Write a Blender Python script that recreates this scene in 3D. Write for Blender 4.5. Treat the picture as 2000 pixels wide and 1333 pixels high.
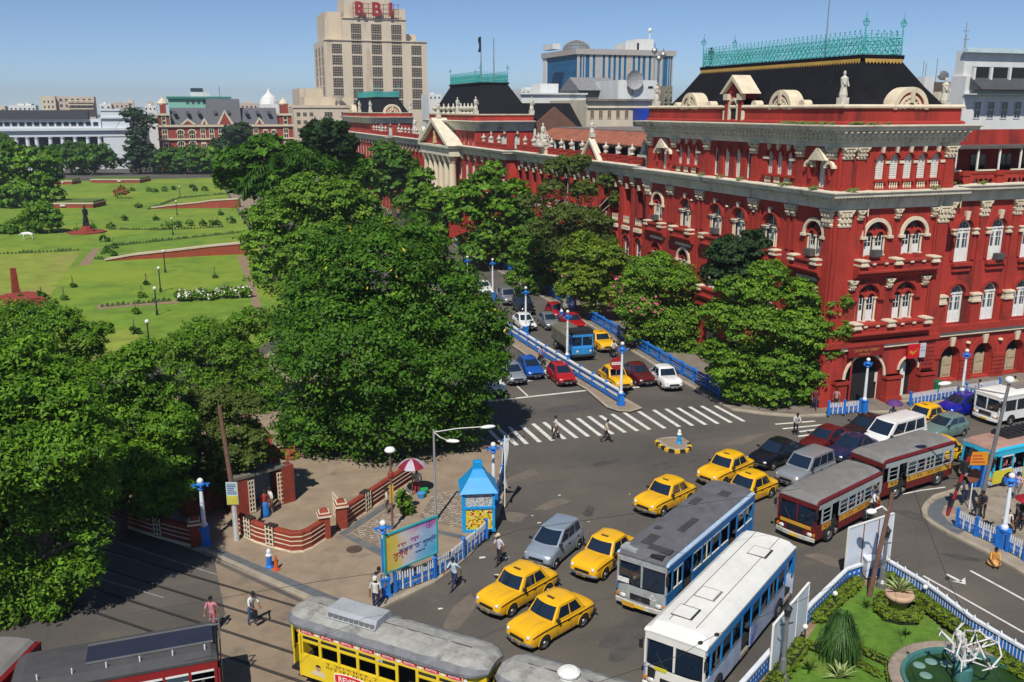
import bpy, math, random
import numpy as np
from mathutils import Vector, Matrix
for o in list(bpy.data.objects): bpy.data.objects.remove(o)
RN = random.Random(11)
SC = bpy.context.scene
COL = SC.collection
pi = math.pi
# ------------------------------------------------------------------ camera
CAMZ = 22.0
FPX = 1800.0
YAW = math.radians(19.5755)      # to the right of the avenue (the avenue is +Y)
TILT = math.radians(14.111)
_fw = Vector((math.sin(YAW), math.cos(YAW), 0)); _rt = Vector((math.cos(YAW), -math.sin(YAW), 0))
_d = _fw * math.cos(TILT) - Vector((0, 0, math.sin(TILT)))
_u = _fw * math.sin(TILT) + Vector((0, 0, math.cos(TILT)))
_C = Vector((0, 0, CAMZ))
cam = bpy.data.cameras.new('camera')
cam.sensor_width = 36; cam.lens = 36 * FPX / 2000; cam.clip_end = 6000; cam.clip_start = .5
camo = bpy.data.objects.new('camera', cam); COL.objects.link(camo)
camo.matrix_world = Matrix(((_rt.x, _u.x, -_d.x, 0), (_rt.y, _u.y, -_d.y, 0), (_rt.z, _u.z, -_d.z, CAMZ), (0, 0, 0, 1)))
SC.camera = camo
# ------------------------------------------------------------------ light
SUN_AZ = math.radians(213)       # compass from +Y, clockwise: where the sun stands
SUN_EL = math.radians(52)
w = bpy.data.worlds.new('World'); SC.world = w; w.use_nodes = True
nt = w.node_tree
bg = nt.nodes['Background']; bg.inputs[1].default_value = .1
sk = nt.nodes.new('ShaderNodeTexSky'); sk.sky_type = 'NISHITA'; sk.sun_disc = False
sk.sun_elevation = SUN_EL; sk.sun_rotation = SUN_AZ
sk.air_density = 1.2; sk.dust_density = 0.12; sk.ozone_density = 4; sk.altitude = 6000
nt.links.new(sk.outputs[0], bg.inputs[0])
sl = bpy.data.lights.new('sun', 'SUN'); sl.energy = 5.0; sl.angle = math.radians(.53); sl.color = (1, .955, .88)
so = bpy.data.objects.new('sun', sl); COL.objects.link(so)
_s = Vector((math.sin(SUN_AZ) * math.cos(SUN_EL), math.cos(SUN_AZ) * math.cos(SUN_EL), math.sin(SUN_EL)))
so.rotation_euler = _s.to_track_quat('Z', 'Y').to_euler()
SC.view_settings.view_transform = 'Standard'; SC.view_settings.look = 'None'
SC.view_settings.exposure = 0.0; SC.view_settings.gamma = 1.0
SC.view_settings.use_curve_mapping = False
SC.render.engine = 'CYCLES'
SC.cycles.max_bounces = 5; SC.cycles.diffuse_bounces = 2; SC.cycles.glossy_bounces = 2
SC.cycles.transparent_max_bounces = 6; SC.cycles.caustics_reflective = False; SC.cycles.caustics_refractive = False
# ------------------------------------------------------------------ where a photo point stands in the world
def ray(x, y): return _rt * ((x - 1000) / FPX) - _u * ((y - 666.5) / FPX) + _d
def G(x, y, z=0.0):
 v = ray(x, y); p = _C + v * ((z - CAMZ) / v.z); return Vector((p.x, p.y, z))
def GX(x, y, X): v = ray(x, y); return _C + v * (X / v.x)
def GY(x, y, Y): v = ray(x, y); return _C + v * (Y / v.y)
def G2(x, y, z=0.0): p = G(x, y, z); return (p.x, p.y)
# ------------------------------------------------------------------ mesh builder
class MB:
 def __init__(s): s.v = []; s.f = []; s.mi = []; s.sm = []; s.m = 0; s.smooth = False; s.T = None
 def add(s, vs, fs):
  n = len(s.v)
  s.v += [tuple(s.T @ Vector(q)) for q in vs] if s.T is not None else [tuple(q) for q in vs]
  for f in fs:
   s.f.append([i + n for i in f]); s.mi.append(s.m); s.sm.append(s.smooth)
  return s
 def box(s, x0, x1, y0, y1, z0, z1):
  v = [(x, y, z) for z in (z0, z1) for y in (y0, y1) for x in (x0, x1)]
  return s.add(v, [(0, 2, 3, 1), (4, 5, 7, 6), (0, 1, 5, 4), (2, 6, 7, 3), (0, 4, 6, 2), (1, 3, 7, 5)])
 def bx(s, c, d): return s.box(c[0]-d[0]/2, c[0]+d[0]/2, c[1]-d[1]/2, c[1]+d[1]/2, c[2]-d[2]/2, c[2]+d[2]/2)
 def taper(s, x0, x1, y0, y1, z0, z1, k):
  cx, cy = (x0+x1)/2, (y0+y1)/2
  v = [(x, y, z0) for y in (y0, y1) for x in (x0, x1)] + [(cx+(x-cx)*k, cy+(y-cy)*k, z1) for y in (y0, y1) for x in (x0, x1)]
  return s.add(v, [(0, 2, 3, 1), (4, 5, 7, 6), (0, 1, 5, 4), (2, 6, 7, 3), (0, 4, 6, 2), (1, 3, 7, 5)])
 def quad(s, a, b, c, d): return s.add([a, b, c, d], [(0, 1, 2, 3)])
 def cyl(s, p0, p1, r0, r1=None, n=8, cap=True):
  r1 = r0 if r1 is None else r1
  p0 = Vector(p0); p1 = Vector(p1); ax = (p1 - p0)
  if ax.length < 1e-6: return s
  ax.normalize(); t = Vector((0, 0, 1)) if abs(ax.z) < .9 else Vector((1, 0, 0))
  a = ax.cross(t).normalized(); b = ax.cross(a)
  vs = []
  for p, r in ((p0, r0), (p1, r1)):
   for i in range(n):
    an = 2 * pi * i / n; vs.append(p + a * (r * math.cos(an)) + b * (r * math.sin(an)))
  fs = [(i, (i + 1) % n, n + (i + 1) % n, n + i) for i in range(n)]
  if cap: fs += [tuple(range(n - 1, -1, -1)), tuple(range(n, 2 * n))]
  return s.add(vs, fs)
 def tube(s, pts, r, n=5):
  for i in range(len(pts) - 1):
   ra = r[i] if isinstance(r, (list, tuple)) else r; rb = r[i + 1] if isinstance(r, (list, tuple)) else r
   s.cyl(pts[i], pts[i + 1], ra, rb, n)
  return s
 def lathe(s, prof, c=(0, 0, 0), n=10):
  vs = []
  for r, z in prof:
   for i in range(n):
    an = 2 * pi * i / n; vs.append((c[0] + r * math.cos(an), c[1] + r * math.sin(an), c[2] + z))
  fs = [(k*n+i, k*n+(i+1) % n, (k+1)*n+(i+1) % n, (k+1)*n+i) for k in range(len(prof)-1) for i in range(n)]
  fs += [tuple(range(n-1, -1, -1)), tuple(range((len(prof)-1)*n, len(prof)*n))]
  return s.add(vs, fs)
 def ball(s, c, r, n=10, m=6):
  r = (r, r, r) if not isinstance(r, (tuple, list)) else r
  vs = [(c[0], c[1], c[2] - r[2])]
  for k in range(1, m):
   ph = -pi/2 + pi*k/m
   for i in range(n):
    a = 2*pi*i/n; vs.append((c[0]+r[0]*math.cos(ph)*math.cos(a), c[1]+r[1]*math.cos(ph)*math.sin(a), c[2]+r[2]*math.sin(ph)))
  vs.append((c[0], c[1], c[2] + r[2])); L = len(vs) - 1
  fs = [(0, 1+(i+1) % n, 1+i) for i in range(n)]
  for k in range(m-2):
   for i in range(n): fs.append((1+k*n+i, 1+k*n+(i+1) % n, 1+(k+1)*n+(i+1) % n, 1+(k+1)*n+i))
  b = 1+(m-2)*n; fs += [(b+i, b+(i+1) % n, L) for i in range(n)]
  return s.add(vs, fs)
 def prism(s, poly, z0, z1):
  n = len(poly); v = [(p[0], p[1], z0) for p in poly] + [(p[0], p[1], z1) for p in poly]
  return s.add(v, [tuple(range(n-1, -1, -1)), tuple(range(n, 2*n))] + [(i, (i+1) % n, n+(i+1) % n, n+i) for i in range(n)])
 def prismY(s, poly, y0, y1):
  n = len(poly); v = [(p[0], y0, p[1]) for p in poly] + [(p[0], y1, p[1]) for p in poly]
  return s.add(v, [tuple(range(n)), tuple(range(2*n-1, n-1, -1))] + [(i, n+i, n+(i+1) % n, (i+1) % n) for i in range(n)])
 def prismX(s, poly, x0, x1):
  n = len(poly); v = [(x0, p[0], p[1]) for p in poly] + [(x1, p[0], p[1]) for p in poly]
  return s.add(v, [tuple(range(n)), tuple(range(2*n-1, n-1, -1))] + [(i, n+i, n+(i+1) % n, (i+1) % n) for i in range(n)])
 def rings(s, rs, close=False, cap=True):
  n = len(rs[0]); vs = [p for r in rs for p in r]; fs = []
  for k in range(len(rs)-1):
   for i in range(n if close else n-1):
    fs.append((k*n+i, k*n+(i+1) % n, (k+1)*n+(i+1) % n, (k+1)*n+i))
  if cap: fs += [tuple(range(n-1, -1, -1)), tuple(range((len(rs)-1)*n, len(rs)*n))]
  return s.add(vs, fs)
 def sweep(s, path, prof, closed=False, cap=True):
  """profile (out, z) swept along a plan path; out is to the right of the walking direction"""
  n = len(path); P = [Vector((p[0], p[1])) for p in path]; rs = []
  for i in range(n):
   a = P[i]-P[i-1] if (i > 0 or closed) else P[1]-P[0]
   b = P[(i+1) % n]-P[i] if (i < n-1 or closed) else P[i]-P[i-1]
   a = a.normalized(); b = b.normalized()
   na = Vector((a.y, -a.x)); nb = Vector((b.y, -b.x)); m = na+nb
   m = na if m.length < 1e-4 else m/max(.25, m.dot(na))
   rs.append([(P[i].x+m.x*o, P[i].y+m.y*o, z) for o, z in prof])
  if closed: rs.append(rs[0])
  return s.rings(rs, close=False, cap=cap and not closed)
 def arch(s, ac, zs, r0, r1, b0, b1, n=10, full=pi, st=0.0):
  """half ring in the local x/z plane, from y=b0 to y=b1"""
  rs = []
  for i in range(n+1):
   t = st+full*i/n; c, q = math.cos(t), math.sin(t)
   rs.append([(ac+r0*c, b0, zs+r0*q), (ac+r1*c, b0, zs+r1*q), (ac+r1*c, b1, zs+r1*q), (ac+r0*c, b1, zs+r0*q)])
  return s.rings(rs, close=True)
 def mesh(s, name, mats):
  me = bpy.data.meshes.new(name); me.from_pydata(s.v, [], s.f)
  for m in (mats if isinstance(mats, (list, tuple)) else [mats]): me.materials.append(m)
  if any(s.mi): me.polygons.foreach_set('material_index', s.mi)
  me.polygons.foreach_set('use_smooth', s.sm); me.update()
  return me
 def obj(s, name, mats, parent=None, loc=None, rz=0.0, **kw): return put(name, s.mesh(name, mats), parent, loc, rz, **kw)
def put(name, me, parent=None, loc=None, rz=0.0, sc=None, **kw):
 o = bpy.data.objects.new(name, me); COL.objects.link(o)
 if parent is not None: o.parent = parent
 if loc is not None: o.location = loc
 if rz: o.rotation_euler = (0, 0, rz)
 if sc is not None: o.scale = sc if isinstance(sc, (tuple, list)) else (sc, sc, sc)
 for k, v in kw.items(): o[k] = v
 return o
def thing(name, label, cat, loc=(0, 0, 0), rz=0.0, group=None, sc=None):
 o = put(name, None, None, loc, rz, sc); o.empty_display_size = .3
 o['label'] = label; o['category'] = cat
 if group: o['group'] = group
 return o
def tag(o, label, cat, group=None):
 o['label'] = label; o['category'] = cat
 if group: o['group'] = group
 return o
def kids(o): return [c for c in bpy.data.objects if c.parent == o]
def copy_tree(src, loc=None, rz=None, label=None, group=None, _kid=None, sc=None, mats=None):
 """a copy of a thing with copies of its parts and their sub-parts"""
 c = src.copy(); COL.objects.link(c)
 if loc is not None: c.location = loc
 if rz is not None: c.rotation_euler = (0, 0, rz)
 if sc is not None: c.scale = (sc, sc, sc) if not isinstance(sc, (tuple, list)) else sc
 if label: c['label'] = label
 if group: c['group'] = group
 for k in FAM.get(src.name, []):
  d = k.copy(); COL.objects.link(d); d.parent = c
  for g in FAM.get(k.name, []):
   e = g.copy(); COL.objects.link(e); e.parent = d
 return c
FAM = {}
def family(root):
 """remembers the children of a thing so that copies are quick"""
 for a in kids(root):
  FAM.setdefault(root.name, []).append(a); k = kids(a)
  if k: FAM[a.name] = k
 return root
def slab(name, poly, z, mat, kind='structure', th=None, parent=None):
 m = MB(); P = [(p[0], p[1]) for p in poly]
 if th: m.prism(P, z-th, z)
 else: m.add([(p[0], p[1], z) for p in P], [tuple(range(len(P)))])
 o = m.obj(name, mat, parent)
 if kind: o['kind'] = kind
 return o
# ------------------------------------------------------------------ materials
def lin(h):
 h = h.lstrip('#'); c = [int(h[i:i+2], 16)/255 for i in (0, 2, 4)]
 return tuple(x/12.92 if x <= .04045 else ((x+.055)/1.055)**2.4 for x in c)
MC = {}
def M(name, col, rough=.65, metal=0., var=.18, vs=1.2, stain=None, ss=.35, sth=.55, bump=0., bs=8., spec=.4, streak=False, coat=0., trans=0., em=None, obj=False):
 """principled surface: base colour, a soft unevenness (var), stains of a second colour, fine relief"""
 if name in MC: return MC[name]
 col = lin(col) if isinstance(col, str) else col
 m = bpy.data.materials.new(name); m.use_nodes = True; t = m.node_tree; N = t.nodes; L = t.links
 p = N['Principled BSDF']; p.inputs['Roughness'].default_value = rough; p.inputs['Metallic'].default_value = metal
 p.inputs['Specular IOR Level'].default_value = spec
 if coat: p.inputs['Coat Weight'].default_value = coat; p.inputs['Coat Roughness'].default_value = .06
 p.inputs['Base Color'].default_value = (*col, 1); MC[name] = m
 m.diffuse_color = (*col, 1)
 if var or stain or bump:
  if obj:
   ge = N.new('ShaderNodeTexCoord'); src = ge.outputs['Object']
  else:
   ge = N.new('ShaderNodeNewGeometry'); src = ge.outputs['Position']
  mp = N.new('ShaderNodeMapping'); L.new(src, mp.inputs[0])
  if streak: mp.inputs['Scale'].default_value = (1, 1, .18)
 cur = None
 if var:
  n = N.new('ShaderNodeTexNoise'); n.inputs['Scale'].default_value = vs; n.inputs['Detail'].default_value = 6; n.inputs['Roughness'].default_value = .65
  L.new(mp.outputs[0], n.inputs[0])
  r = N.new('ShaderNodeMapRange'); r.inputs[1].default_value = .3; r.inputs[2].default_value = .7
  r.inputs[3].default_value = 1-var; r.inputs[4].default_value = 1+var*.7; L.new(n.outputs[0], r.inputs[0])
  x = N.new('ShaderNodeMix'); x.data_type = 'RGBA'; x.blend_type = 'MULTIPLY'; x.inputs[0].default_value = 1
  x.inputs[6].default_value = (*col, 1); L.new(r.outputs[0], x.inputs[7]); cur = x.outputs[2]
 if stain:
  st = lin(stain) if isinstance(stain, str) else stain
  n = N.new('ShaderNodeTexNoise'); n.inputs['Scale'].default_value = ss; n.inputs['Detail'].default_value = 8; n.inputs['Roughness'].default_value = .7
  L.new(mp.outputs[0], n.inputs[0])
  r = N.new('ShaderNodeMapRange'); r.inputs[1].default_value = sth; r.inputs[2].default_value = sth+.16; L.new(n.outputs[0], r.inputs[0])
  x = N.new('ShaderNodeMix'); x.data_type = 'RGBA'; L.new(r.outputs[0], x.inputs[0])
  if cur is not None: L.new(cur, x.inputs[6])
  else: x.inputs[6].default_value = (*col, 1)
  x.inputs[7].default_value = (*st, 1); cur = x.outputs[2]
 if cur is not None: L.new(cur, p.inputs['Base Color'])
 if bump:
  n = N.new('ShaderNodeTexNoise'); n.inputs['Scale'].default_value = bs; n.inputs['Detail'].default_value = 4; L.new(mp.outputs[0], n.inputs[0])
  b = N.new('ShaderNodeBump'); b.inputs['Strength'].default_value = bump; b.inputs['Distance'].default_value = .05
  L.new(n.outputs[0], b.inputs['Height']); L.new(b.outputs[0], p.inputs['Normal'])
 return m
RED = M('red lime wash', (.39, .034, .021), .8, var=.3, vs=.6, stain=(.12, .018, .014), ss=.4, sth=.50, bump=.2, bs=3, streak=True)
RED2 = M('red lime wash on bands', (.34, .030, .018), .8, var=.2, vs=1.0, stain=(.12, .016, .012), ss=.5, sth=.55, bump=.2)
CREAM = M('cream stucco', (.68, .58, .42), .8, var=.18, vs=1.0, stain=(.27, .24, .18), ss=.6, sth=.57, bump=.2, streak=True)
CREAMC = M('grey cream cornice stucco', (.66, .61, .48), .8, var=.2, vs=.8, stain=(.20, .19, .15), ss=.5, sth=.56, bump=.2, streak=True)
WHITE = M('white gloss paint', (.74, .74, .70), .5, var=.08, vs=2.0, stain=(.5, .48, .42), ss=1.2, sth=.62)
SHUT = M('off white louvre paint', (.70, .70, .63), .6, var=.12, vs=3.0, stain=(.4, .38, .32), ss=1.5, sth=.6)
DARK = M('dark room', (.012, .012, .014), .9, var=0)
GLASS = M('dark window glass', (.015, .02, .028), .07, var=0, spec=.7)
BLUEGLASS = M('old pane glass', (.045, .07, .09), .12, var=.3, vs=2.0, spec=.7)
SLATE = M('black slate', (.009, .009, .011), .75, var=.35, vs=.7, stain=(.028, .026, .026), ss=.5, sth=.6, bump=.3, bs=5, spec=.15)
TEAL = M('verdigris paint', (.05, .38, .36), .6, var=.3, vs=2.5)
GOLD = M('ochre fringe paint', (.50, .30, .07), .6, var=.2)
ROOFGREY = M('flat roof grime', (.20, .18, .16), .85, var=.3, vs=.4, stain=(.07, .06, .055), ss=.3)
TILE = M('clay tile', (.33, .11, .06), .8, var=.3, vs=1.5, stain=(.06, .05, .045), ss=.25, sth=.54, bump=.4, bs=6)
MOSS = M('weeds', (.09, .14, .025), .9, var=.4, vs=5)
BLUE = M('royal blue paint', (.018, .17, .58), .45, var=.2, vs=2, stain=(.10, .16, .27), ss=1.2, sth=.63)
PALEBLUE = M('white rail paint', (.70, .73, .76), .5, var=.14, vs=2, stain=(.36, .38, .40), ss=1.5, sth=.6)
KERB = M('kerb concrete', (.34, .29, .22), .85, var=.25, vs=1.2, stain=(.15, .12, .09), ss=.7, bump=.3)
STEEL = M('grey steel', (.30, .30, .30), .45, .6, var=.15)
BLACK = M('black rubber', (.018, .018, .018), .75, var=.2)
WOODP = M('weathered pole', (.17, .09, .06), .8, var=.3, vs=4)
BRICKRED = M('brick red wall paint', (.26, .042, .022), .8, var=.25, vs=1.5, stain=(.13, .035, .025), ss=.8, bump=.3)
YEL = M('taxi yellow', (.78, .42, .008), .32, var=.06, coat=.5, obj=True, stain=(.55, .30, .02), ss=.9, sth=.66)
def asphalt():
 m = bpy.data.materials.new('worn asphalt'); m.use_nodes = True; N = m.node_tree.nodes; L = m.node_tree.links
 p = N['Principled BSDF']; p.inputs['Roughness'].default_value = .82; p.inputs['Specular IOR Level'].default_value = .25
 g = N.new('ShaderNodeNewGeometry')
 def noise(sc, de, ro, mp=None):
  n = N.new('ShaderNodeTexNoise'); n.inputs['Scale'].default_value = sc; n.inputs['Detail'].default_value = de; n.inputs['Roughness'].default_value = ro
  if mp:
   q = N.new('ShaderNodeMapping'); q.inputs['Scale'].default_value = mp[0]; q.inputs['Rotation'].default_value = (0, 0, mp[1])
   L.new(g.outputs['Position'], q.inputs[0]); L.new(q.outputs[0], n.inputs[0])
  else: L.new(g.outputs['Position'], n.inputs[0])
  return n.outputs[0]
 def rng(i, a, b, c, d):
  r = N.new('ShaderNodeMapRange'); L.new(i, r.inputs[0])
  for k, v in zip((1, 2, 3, 4), (a, b, c, d)): r.inputs[k].default_value = v
  return r.outputs[0]
 def mix(f, a, b, bt='MIX'):
  x = N.new('ShaderNodeMix'); x.data_type = 'RGBA'; x.blend_type = bt
  for v, i in ((f, 0), (a, 6), (b, 7)):
   if isinstance(v, (tuple, float)): x.inputs[i].default_value = v if isinstance(v, float) else (*v, 1)
   else: L.new(v, x.inputs[i])
  return x.outputs[2]
 c = mix(rng(noise(.11, 6, .6), .36, .64, 0, 1), (.080, .073, .066), (.125, .110, .092))      # broad wear
 c = mix(rng(noise(.5, 7, .7, ((.16, 1, 1), .42)), .50, .72, 0, .5), c, (.062, .058, .056))    # oily lanes
 c = mix(rng(noise(.35, 9, .75), .57, .74, 0, .55), c, (.19, .155, .115))                      # dust
 c = mix(1.0, c, rng(noise(9, 6, .8), .3, .7, .82, 1.16), 'MULTIPLY')
 v = N.new('ShaderNodeTexVoronoi'); v.feature = 'DISTANCE_TO_EDGE'; v.inputs['Scale'].default_value = .16; v.inputs['Randomness'].default_value = 1
 q = N.new('ShaderNodeVectorMath'); q.operation = 'ADD'
 wn = N.new('ShaderNodeTexNoise'); wn.inputs['Scale'].default_value = .6; wn.inputs['Detail'].default_value = 4
 L.new(g.outputs['Position'], wn.inputs[0]); L.new(g.outputs['Position'], q.inputs[0]); L.new(wn.outputs[1], q.inputs[1]); L.new(q.outputs[0], v.inputs[0])
 c = mix(rng(v.outputs[0], .0, .004, .28, 0), c, (.035, .032, .03))                             # cracks
 L.new(c, p.inputs['Base Color'])
 b = N.new('ShaderNodeBump'); b.inputs['Strength'].default_value = .35; b.inputs['Distance'].default_value = .02
 L.new(noise(14, 5, .7), b.inputs['Height']); L.new(b.outputs[0], p.inputs['Normal'])
 return m
ASPH = asphalt()
PLAZA = M('dusty paving concrete', (.28, .215, .15), .85, var=.22, vs=.7, stain=(.15, .125, .10), ss=.45, sth=.55, bump=.25, bs=9)
SLATEP = M('grey slate paving', (.115, .125, .135), .8, var=.25, vs=1.2, stain=(.2, .165, .12), ss=.6, sth=.55)
TRAMP = M('tan tramway paving', (.25, .19, .13), .85, var=.25, vs=.6, stain=(.10, .085, .07), ss=.3, sth=.52, bump=.2)
PAINT = M('road paint', (.66, .65, .60), .7, var=.25, vs=2.5, stain=(.22, .20, .17), ss=2.2, sth=.60)
LAWN = M('lawn', (.135, .235, .016), .95, var=.35, vs=.35, stain=(.21, .27, .018), ss=.05, sth=.46, bump=.5, bs=5)
LAWN2 = M('dry lawn', (.22, .27, .03), .95, var=.3, vs=.4, stain=(.27, .22, .07), ss=.08, sth=.52, bump=.5, bs=5)
LAWNG = M('garden lawn', (.09, .19, .016), .95, var=.4, vs=1.4, stain=(.17, .20, .04), ss=.5, sth=.55, bump=.6, bs=9)
SOIL = M('dry soil', (.26, .18, .11), .95, var=.3, vs=2)
# ------------------------------------------------------------------ bodies: grown over a jointed skeleton, one continuous surface each
POSE = {}
_SK = bpy.data.materials.new('placeholder cloth')
def grow(name, pts, edges, cls, sub=1):
 """pts: {joint: (x, y, z, radius)}; edges: [(a, b)]; cls(edge) -> material slot"""
 ks = list(pts); me = bpy.data.meshes.new(name); me.from_pydata([pts[k][:3] for k in ks], [(ks.index(a), ks.index(b)) for a, b in edges], []); me.update()
 o = bpy.data.objects.new(name, me); COL.objects.link(o); sm = o.modifiers.new('skin', 'SKIN'); sm.use_smooth_shade = True
 for i, k in enumerate(ks): r = pts[k][3]; me.skin_vertices[0].data[i].radius = r if isinstance(r, tuple) else (r, r); me.skin_vertices[0].data[i].use_root = (i == 0)
 o.modifiers.new('sub', 'SUBSURF').levels = sub; o.modifiers['sub'].render_levels = sub
 dg = bpy.context.evaluated_depsgraph_get(); out = bpy.data.meshes.new_from_object(o.evaluated_get(dg), depsgraph=dg); bpy.data.objects.remove(o); out.name = name
 A = np.array([pts[a][:3] for a, b in edges], float); B = np.array([pts[b][:3] for a, b in edges], float); D = B-A; L2 = (D**2).sum(1)+1e-9; mi = []
 for p in out.polygons:
  c = np.array(p.center); t = np.clip(((c-A)*D).sum(1)/L2, 0, 1); d = ((A+D*t[:, None]-c)**2).sum(1); mi.append(cls(edges[int(d.argmin())], c))
 out.materials.clear()
 for _ in range(4): out.materials.append(_SK)
 out.polygons.foreach_set('material_index', mi); out.polygons.foreach_set('use_smooth', [True]*len(mi)); out.update(); return out
def pose(name, legs, arms, lean=.03, hip=.86, skirt=False):
 """legs/arms: for each side knee and foot, elbow and wrist as (forward, out, z) ; x forward, y left"""
 P = {'hip': (0, 0, hip, (.145, .11)), 'waist': (lean*.3, 0, hip+.17, (.135, .095)), 'chest': (lean*.8, 0, hip+.38, (.155, .11)), 'neckb': (lean*1.1, 0, hip+.53, (.075, .07)), 'neck': (lean*1.25, 0, hip+.60, .052), 'head': (lean*1.5+.015, 0, hip+.70, (.078, .092)), 'crown': (lean*1.6, 0, hip+.79, (.062, .075))}
 E_ = [('hip', 'waist'), ('waist', 'chest'), ('chest', 'neckb'), ('neckb', 'neck'), ('neck', 'head'), ('head', 'crown')]
 for s, sg in (('L', 1), ('R', -1)):
  k, f = legs[s]; e, w_ = arms[s]
  P['th'+s] = (0, sg*.095, hip-.06, .09); P['kn'+s] = (k[0], sg*k[1], k[2], .06); P['an'+s] = (f[0], sg*f[1], f[2]+.08, .042); P['to'+s] = (f[0]+.15, sg*(f[1]+.02), f[2]+.035, .038)
  P['sh'+s] = (lean, sg*.185, hip+.49, .066); P['el'+s] = (lean+e[0], sg*e[1], e[2]+hip, .047); P['wr'+s] = (lean+w_[0], sg*w_[1], w_[2]+hip, .033)
  E_ += [('hip', 'th'+s), ('th'+s, 'kn'+s), ('kn'+s, 'an'+s), ('an'+s, 'to'+s), ('neckb', 'sh'+s), ('sh'+s, 'el'+s), ('el'+s, 'wr'+s)]
 def cls(e, c):
  b = e[1][:2]
  if e[1] in ('head', 'crown', 'neck'): return 0
  if b == 'wr': return 0
  if b in ('sh', 'el') or e[1] in ('chest', 'neckb'): return 1
  if e[1] == 'waist': return 1 if c[2] > hip-.01 else 2
  if b == 'to': return 3
  return 2
 me = grow('person', P, E_, cls); POSE[name] = (me, {k: Vector(P[k][:3]) for k in ('head', 'crown', 'wrL', 'wrR', 'elL', 'elR', 'hip')})
pose('walk', {'L': ((.16, .09, .47), (.24, .09, 0)), 'R': ((.04, .09, .46), (-.26, .09, .05))}, {'L': ((-.12, .25, .25), (-.06, .25, .02)), 'R': ((.08, .25, .25), (.24, .22, .06))}, .05)
pose('stride', {'L': ((.20, .10, .46), (.36, .1, 0)), 'R': ((-.03, .1, .44), (-.38, .1, .06))}, {'L': ((-.2, .26, .27), (-.22, .27, .02)), 'R': ((.14, .26, .26), (.34, .24, .12))}, .07, .83)
pose('stand', {'L': ((.03, .10, .46), (0, .11, 0)), 'R': ((.02, .10, .46), (-.02, .11, 0))}, {'L': ((-.02, .25, .24), (.06, .25, -.01)), 'R': ((-.02, .25, .24), (.05, .25, 0))}, .02)
pose('bent', {'L': ((.08, .1, .46), (.02, .11, 0)), 'R': ((.02, .1, .46), (-.1, .11, 0))}, {'L': ((.10, .24, .22), (.28, .18, .12)), 'R': ((.10, .24, .22), (.30, .16, .16))}, .16)
pose('sit', {'L': ((.42, .12, .47), (.40, .13, .06)), 'R': ((.42, .12, .47), (.38, .13, .06))}, {'L': ((.08, .24, .22), (.28, .17, .12)), 'R': ((.08, .24, .22), (.28, .17, .12))}, .05, .50)
pose('ride', {'L': ((.40, .16, .62), (.22, .17, .28)), 'R': ((.40, .16, .62), (.22, .17, .28))}, {'L': ((.18, .30, .26), (.46, .28, .20)), 'R': ((.18, .30, .26), (.46, .28, .20))}, .10, .78)
pose('squat', {'L': ((.30, .14, .36), (.08, .13, 0)), 'R': ((.30, .14, .36), (.08, .13, 0))}, {'L': ((.18, .22, .20), (.36, .14, .06)), 'R': ((.18, .22, .20), (.36, .12, .05))}, .12, .22)
def _cow():
 P = {'rump': (-.75, 0, .95, (.22, .26)), 'belly': (-.1, 0, .92, (.28, .34)), 'chest': (.5, 0, .95, (.22, .30)), 'neck': (.85, 0, .98, (.12, .17)), 'head': (1.1, 0, .8, (.11, .13)), 'muz': (1.3, 0, .6, .075), 'tail0': (-1.0, 0, .95, .04), 'tail1': (-1.05, 0, .5, .025)}
 E_ = [('rump', 'belly'), ('belly', 'chest'), ('chest', 'neck'), ('neck', 'head'), ('head', 'muz'), ('rump', 'tail0'), ('tail0', 'tail1')]
 for s, sg in (('L', 1), ('R', -1)):
  P['hip'+s] = (-.78, sg*.17, .72, .12); P['hock'+s] = (-.92, sg*.17, .38, .06); P['hoof'+s] = (-.82, sg*.17, .03, .055); P['sho'+s] = (.5, sg*.16, .70, .10); P['wri'+s] = (.52, sg*.16, .36, .055); P['fore'+s] = (.50, sg*.16, .03, .055); P['horn'+s] = (1.02, sg*.2, 1.02, .025)
  E_ += [('rump', 'hip'+s), ('hip'+s, 'hock'+s), ('hock'+s, 'hoof'+s), ('chest', 'sho'+s), ('sho'+s, 'wri'+s), ('wri'+s, 'fore'+s), ('head', 'horn'+s)]
 return grow('cow', P, E_, lambda e, c: 0)
COWM = _cow()
# ------------------------------------------------------------------ ground, roads, pavements
gr = slab('ground', [(-2500, -200), (2500, -200), (2500, 4500), (-2500, 4500)], -.04, M('dusty town ground', (.16, .14, .11), .95, var=.3, vs=.05, stain=(.07, .09, .04), ss=.02, sth=.5), 'structure')
slab('road', [(-70, 4), (140, 4), (140, 420), (-70, 420)], 0, ASPH)
L1 = [G2(*p) for p in ((0, 905), (100, 958), (210, 1010), (400, 1080), (526, 1137), (690, 1212))]
L2 = [G2(*p) for p in ((700, 1214), (720, 1203), (745, 1188), (800, 1162), (845, 1140), (880, 1115), (915, 1085), (950, 1045), (972, 1005), (982, 960), (984, 915), (984, 880))]
PL = L1 + L2 + [(17.6, 58), (17.4, 75), (17.6, 330), (12, 330), (12, 95), (2, 78), (-60, 78), (-60, 110), (-90, 110), (-90, 84), (L1[0][0] - 14, L1[0][1] + 18)]
def pavement(name, poly, mat, kerb_edge, z=.14):
 o = slab(name, poly, z, mat)
 m = MB(); m.sweep(kerb_edge, [(-.16, z - .01), (-.16, z + .02), (.10, z + .02), (.13, z - .02), (.13, -.03)], cap=False)
 k = m.obj('kerb', KERB, o); return o
pavement('pavement', PL, PLAZA, (L1 + L2 + [(17.6, 58), (17.4, 75), (17.6, 330)]))
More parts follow.
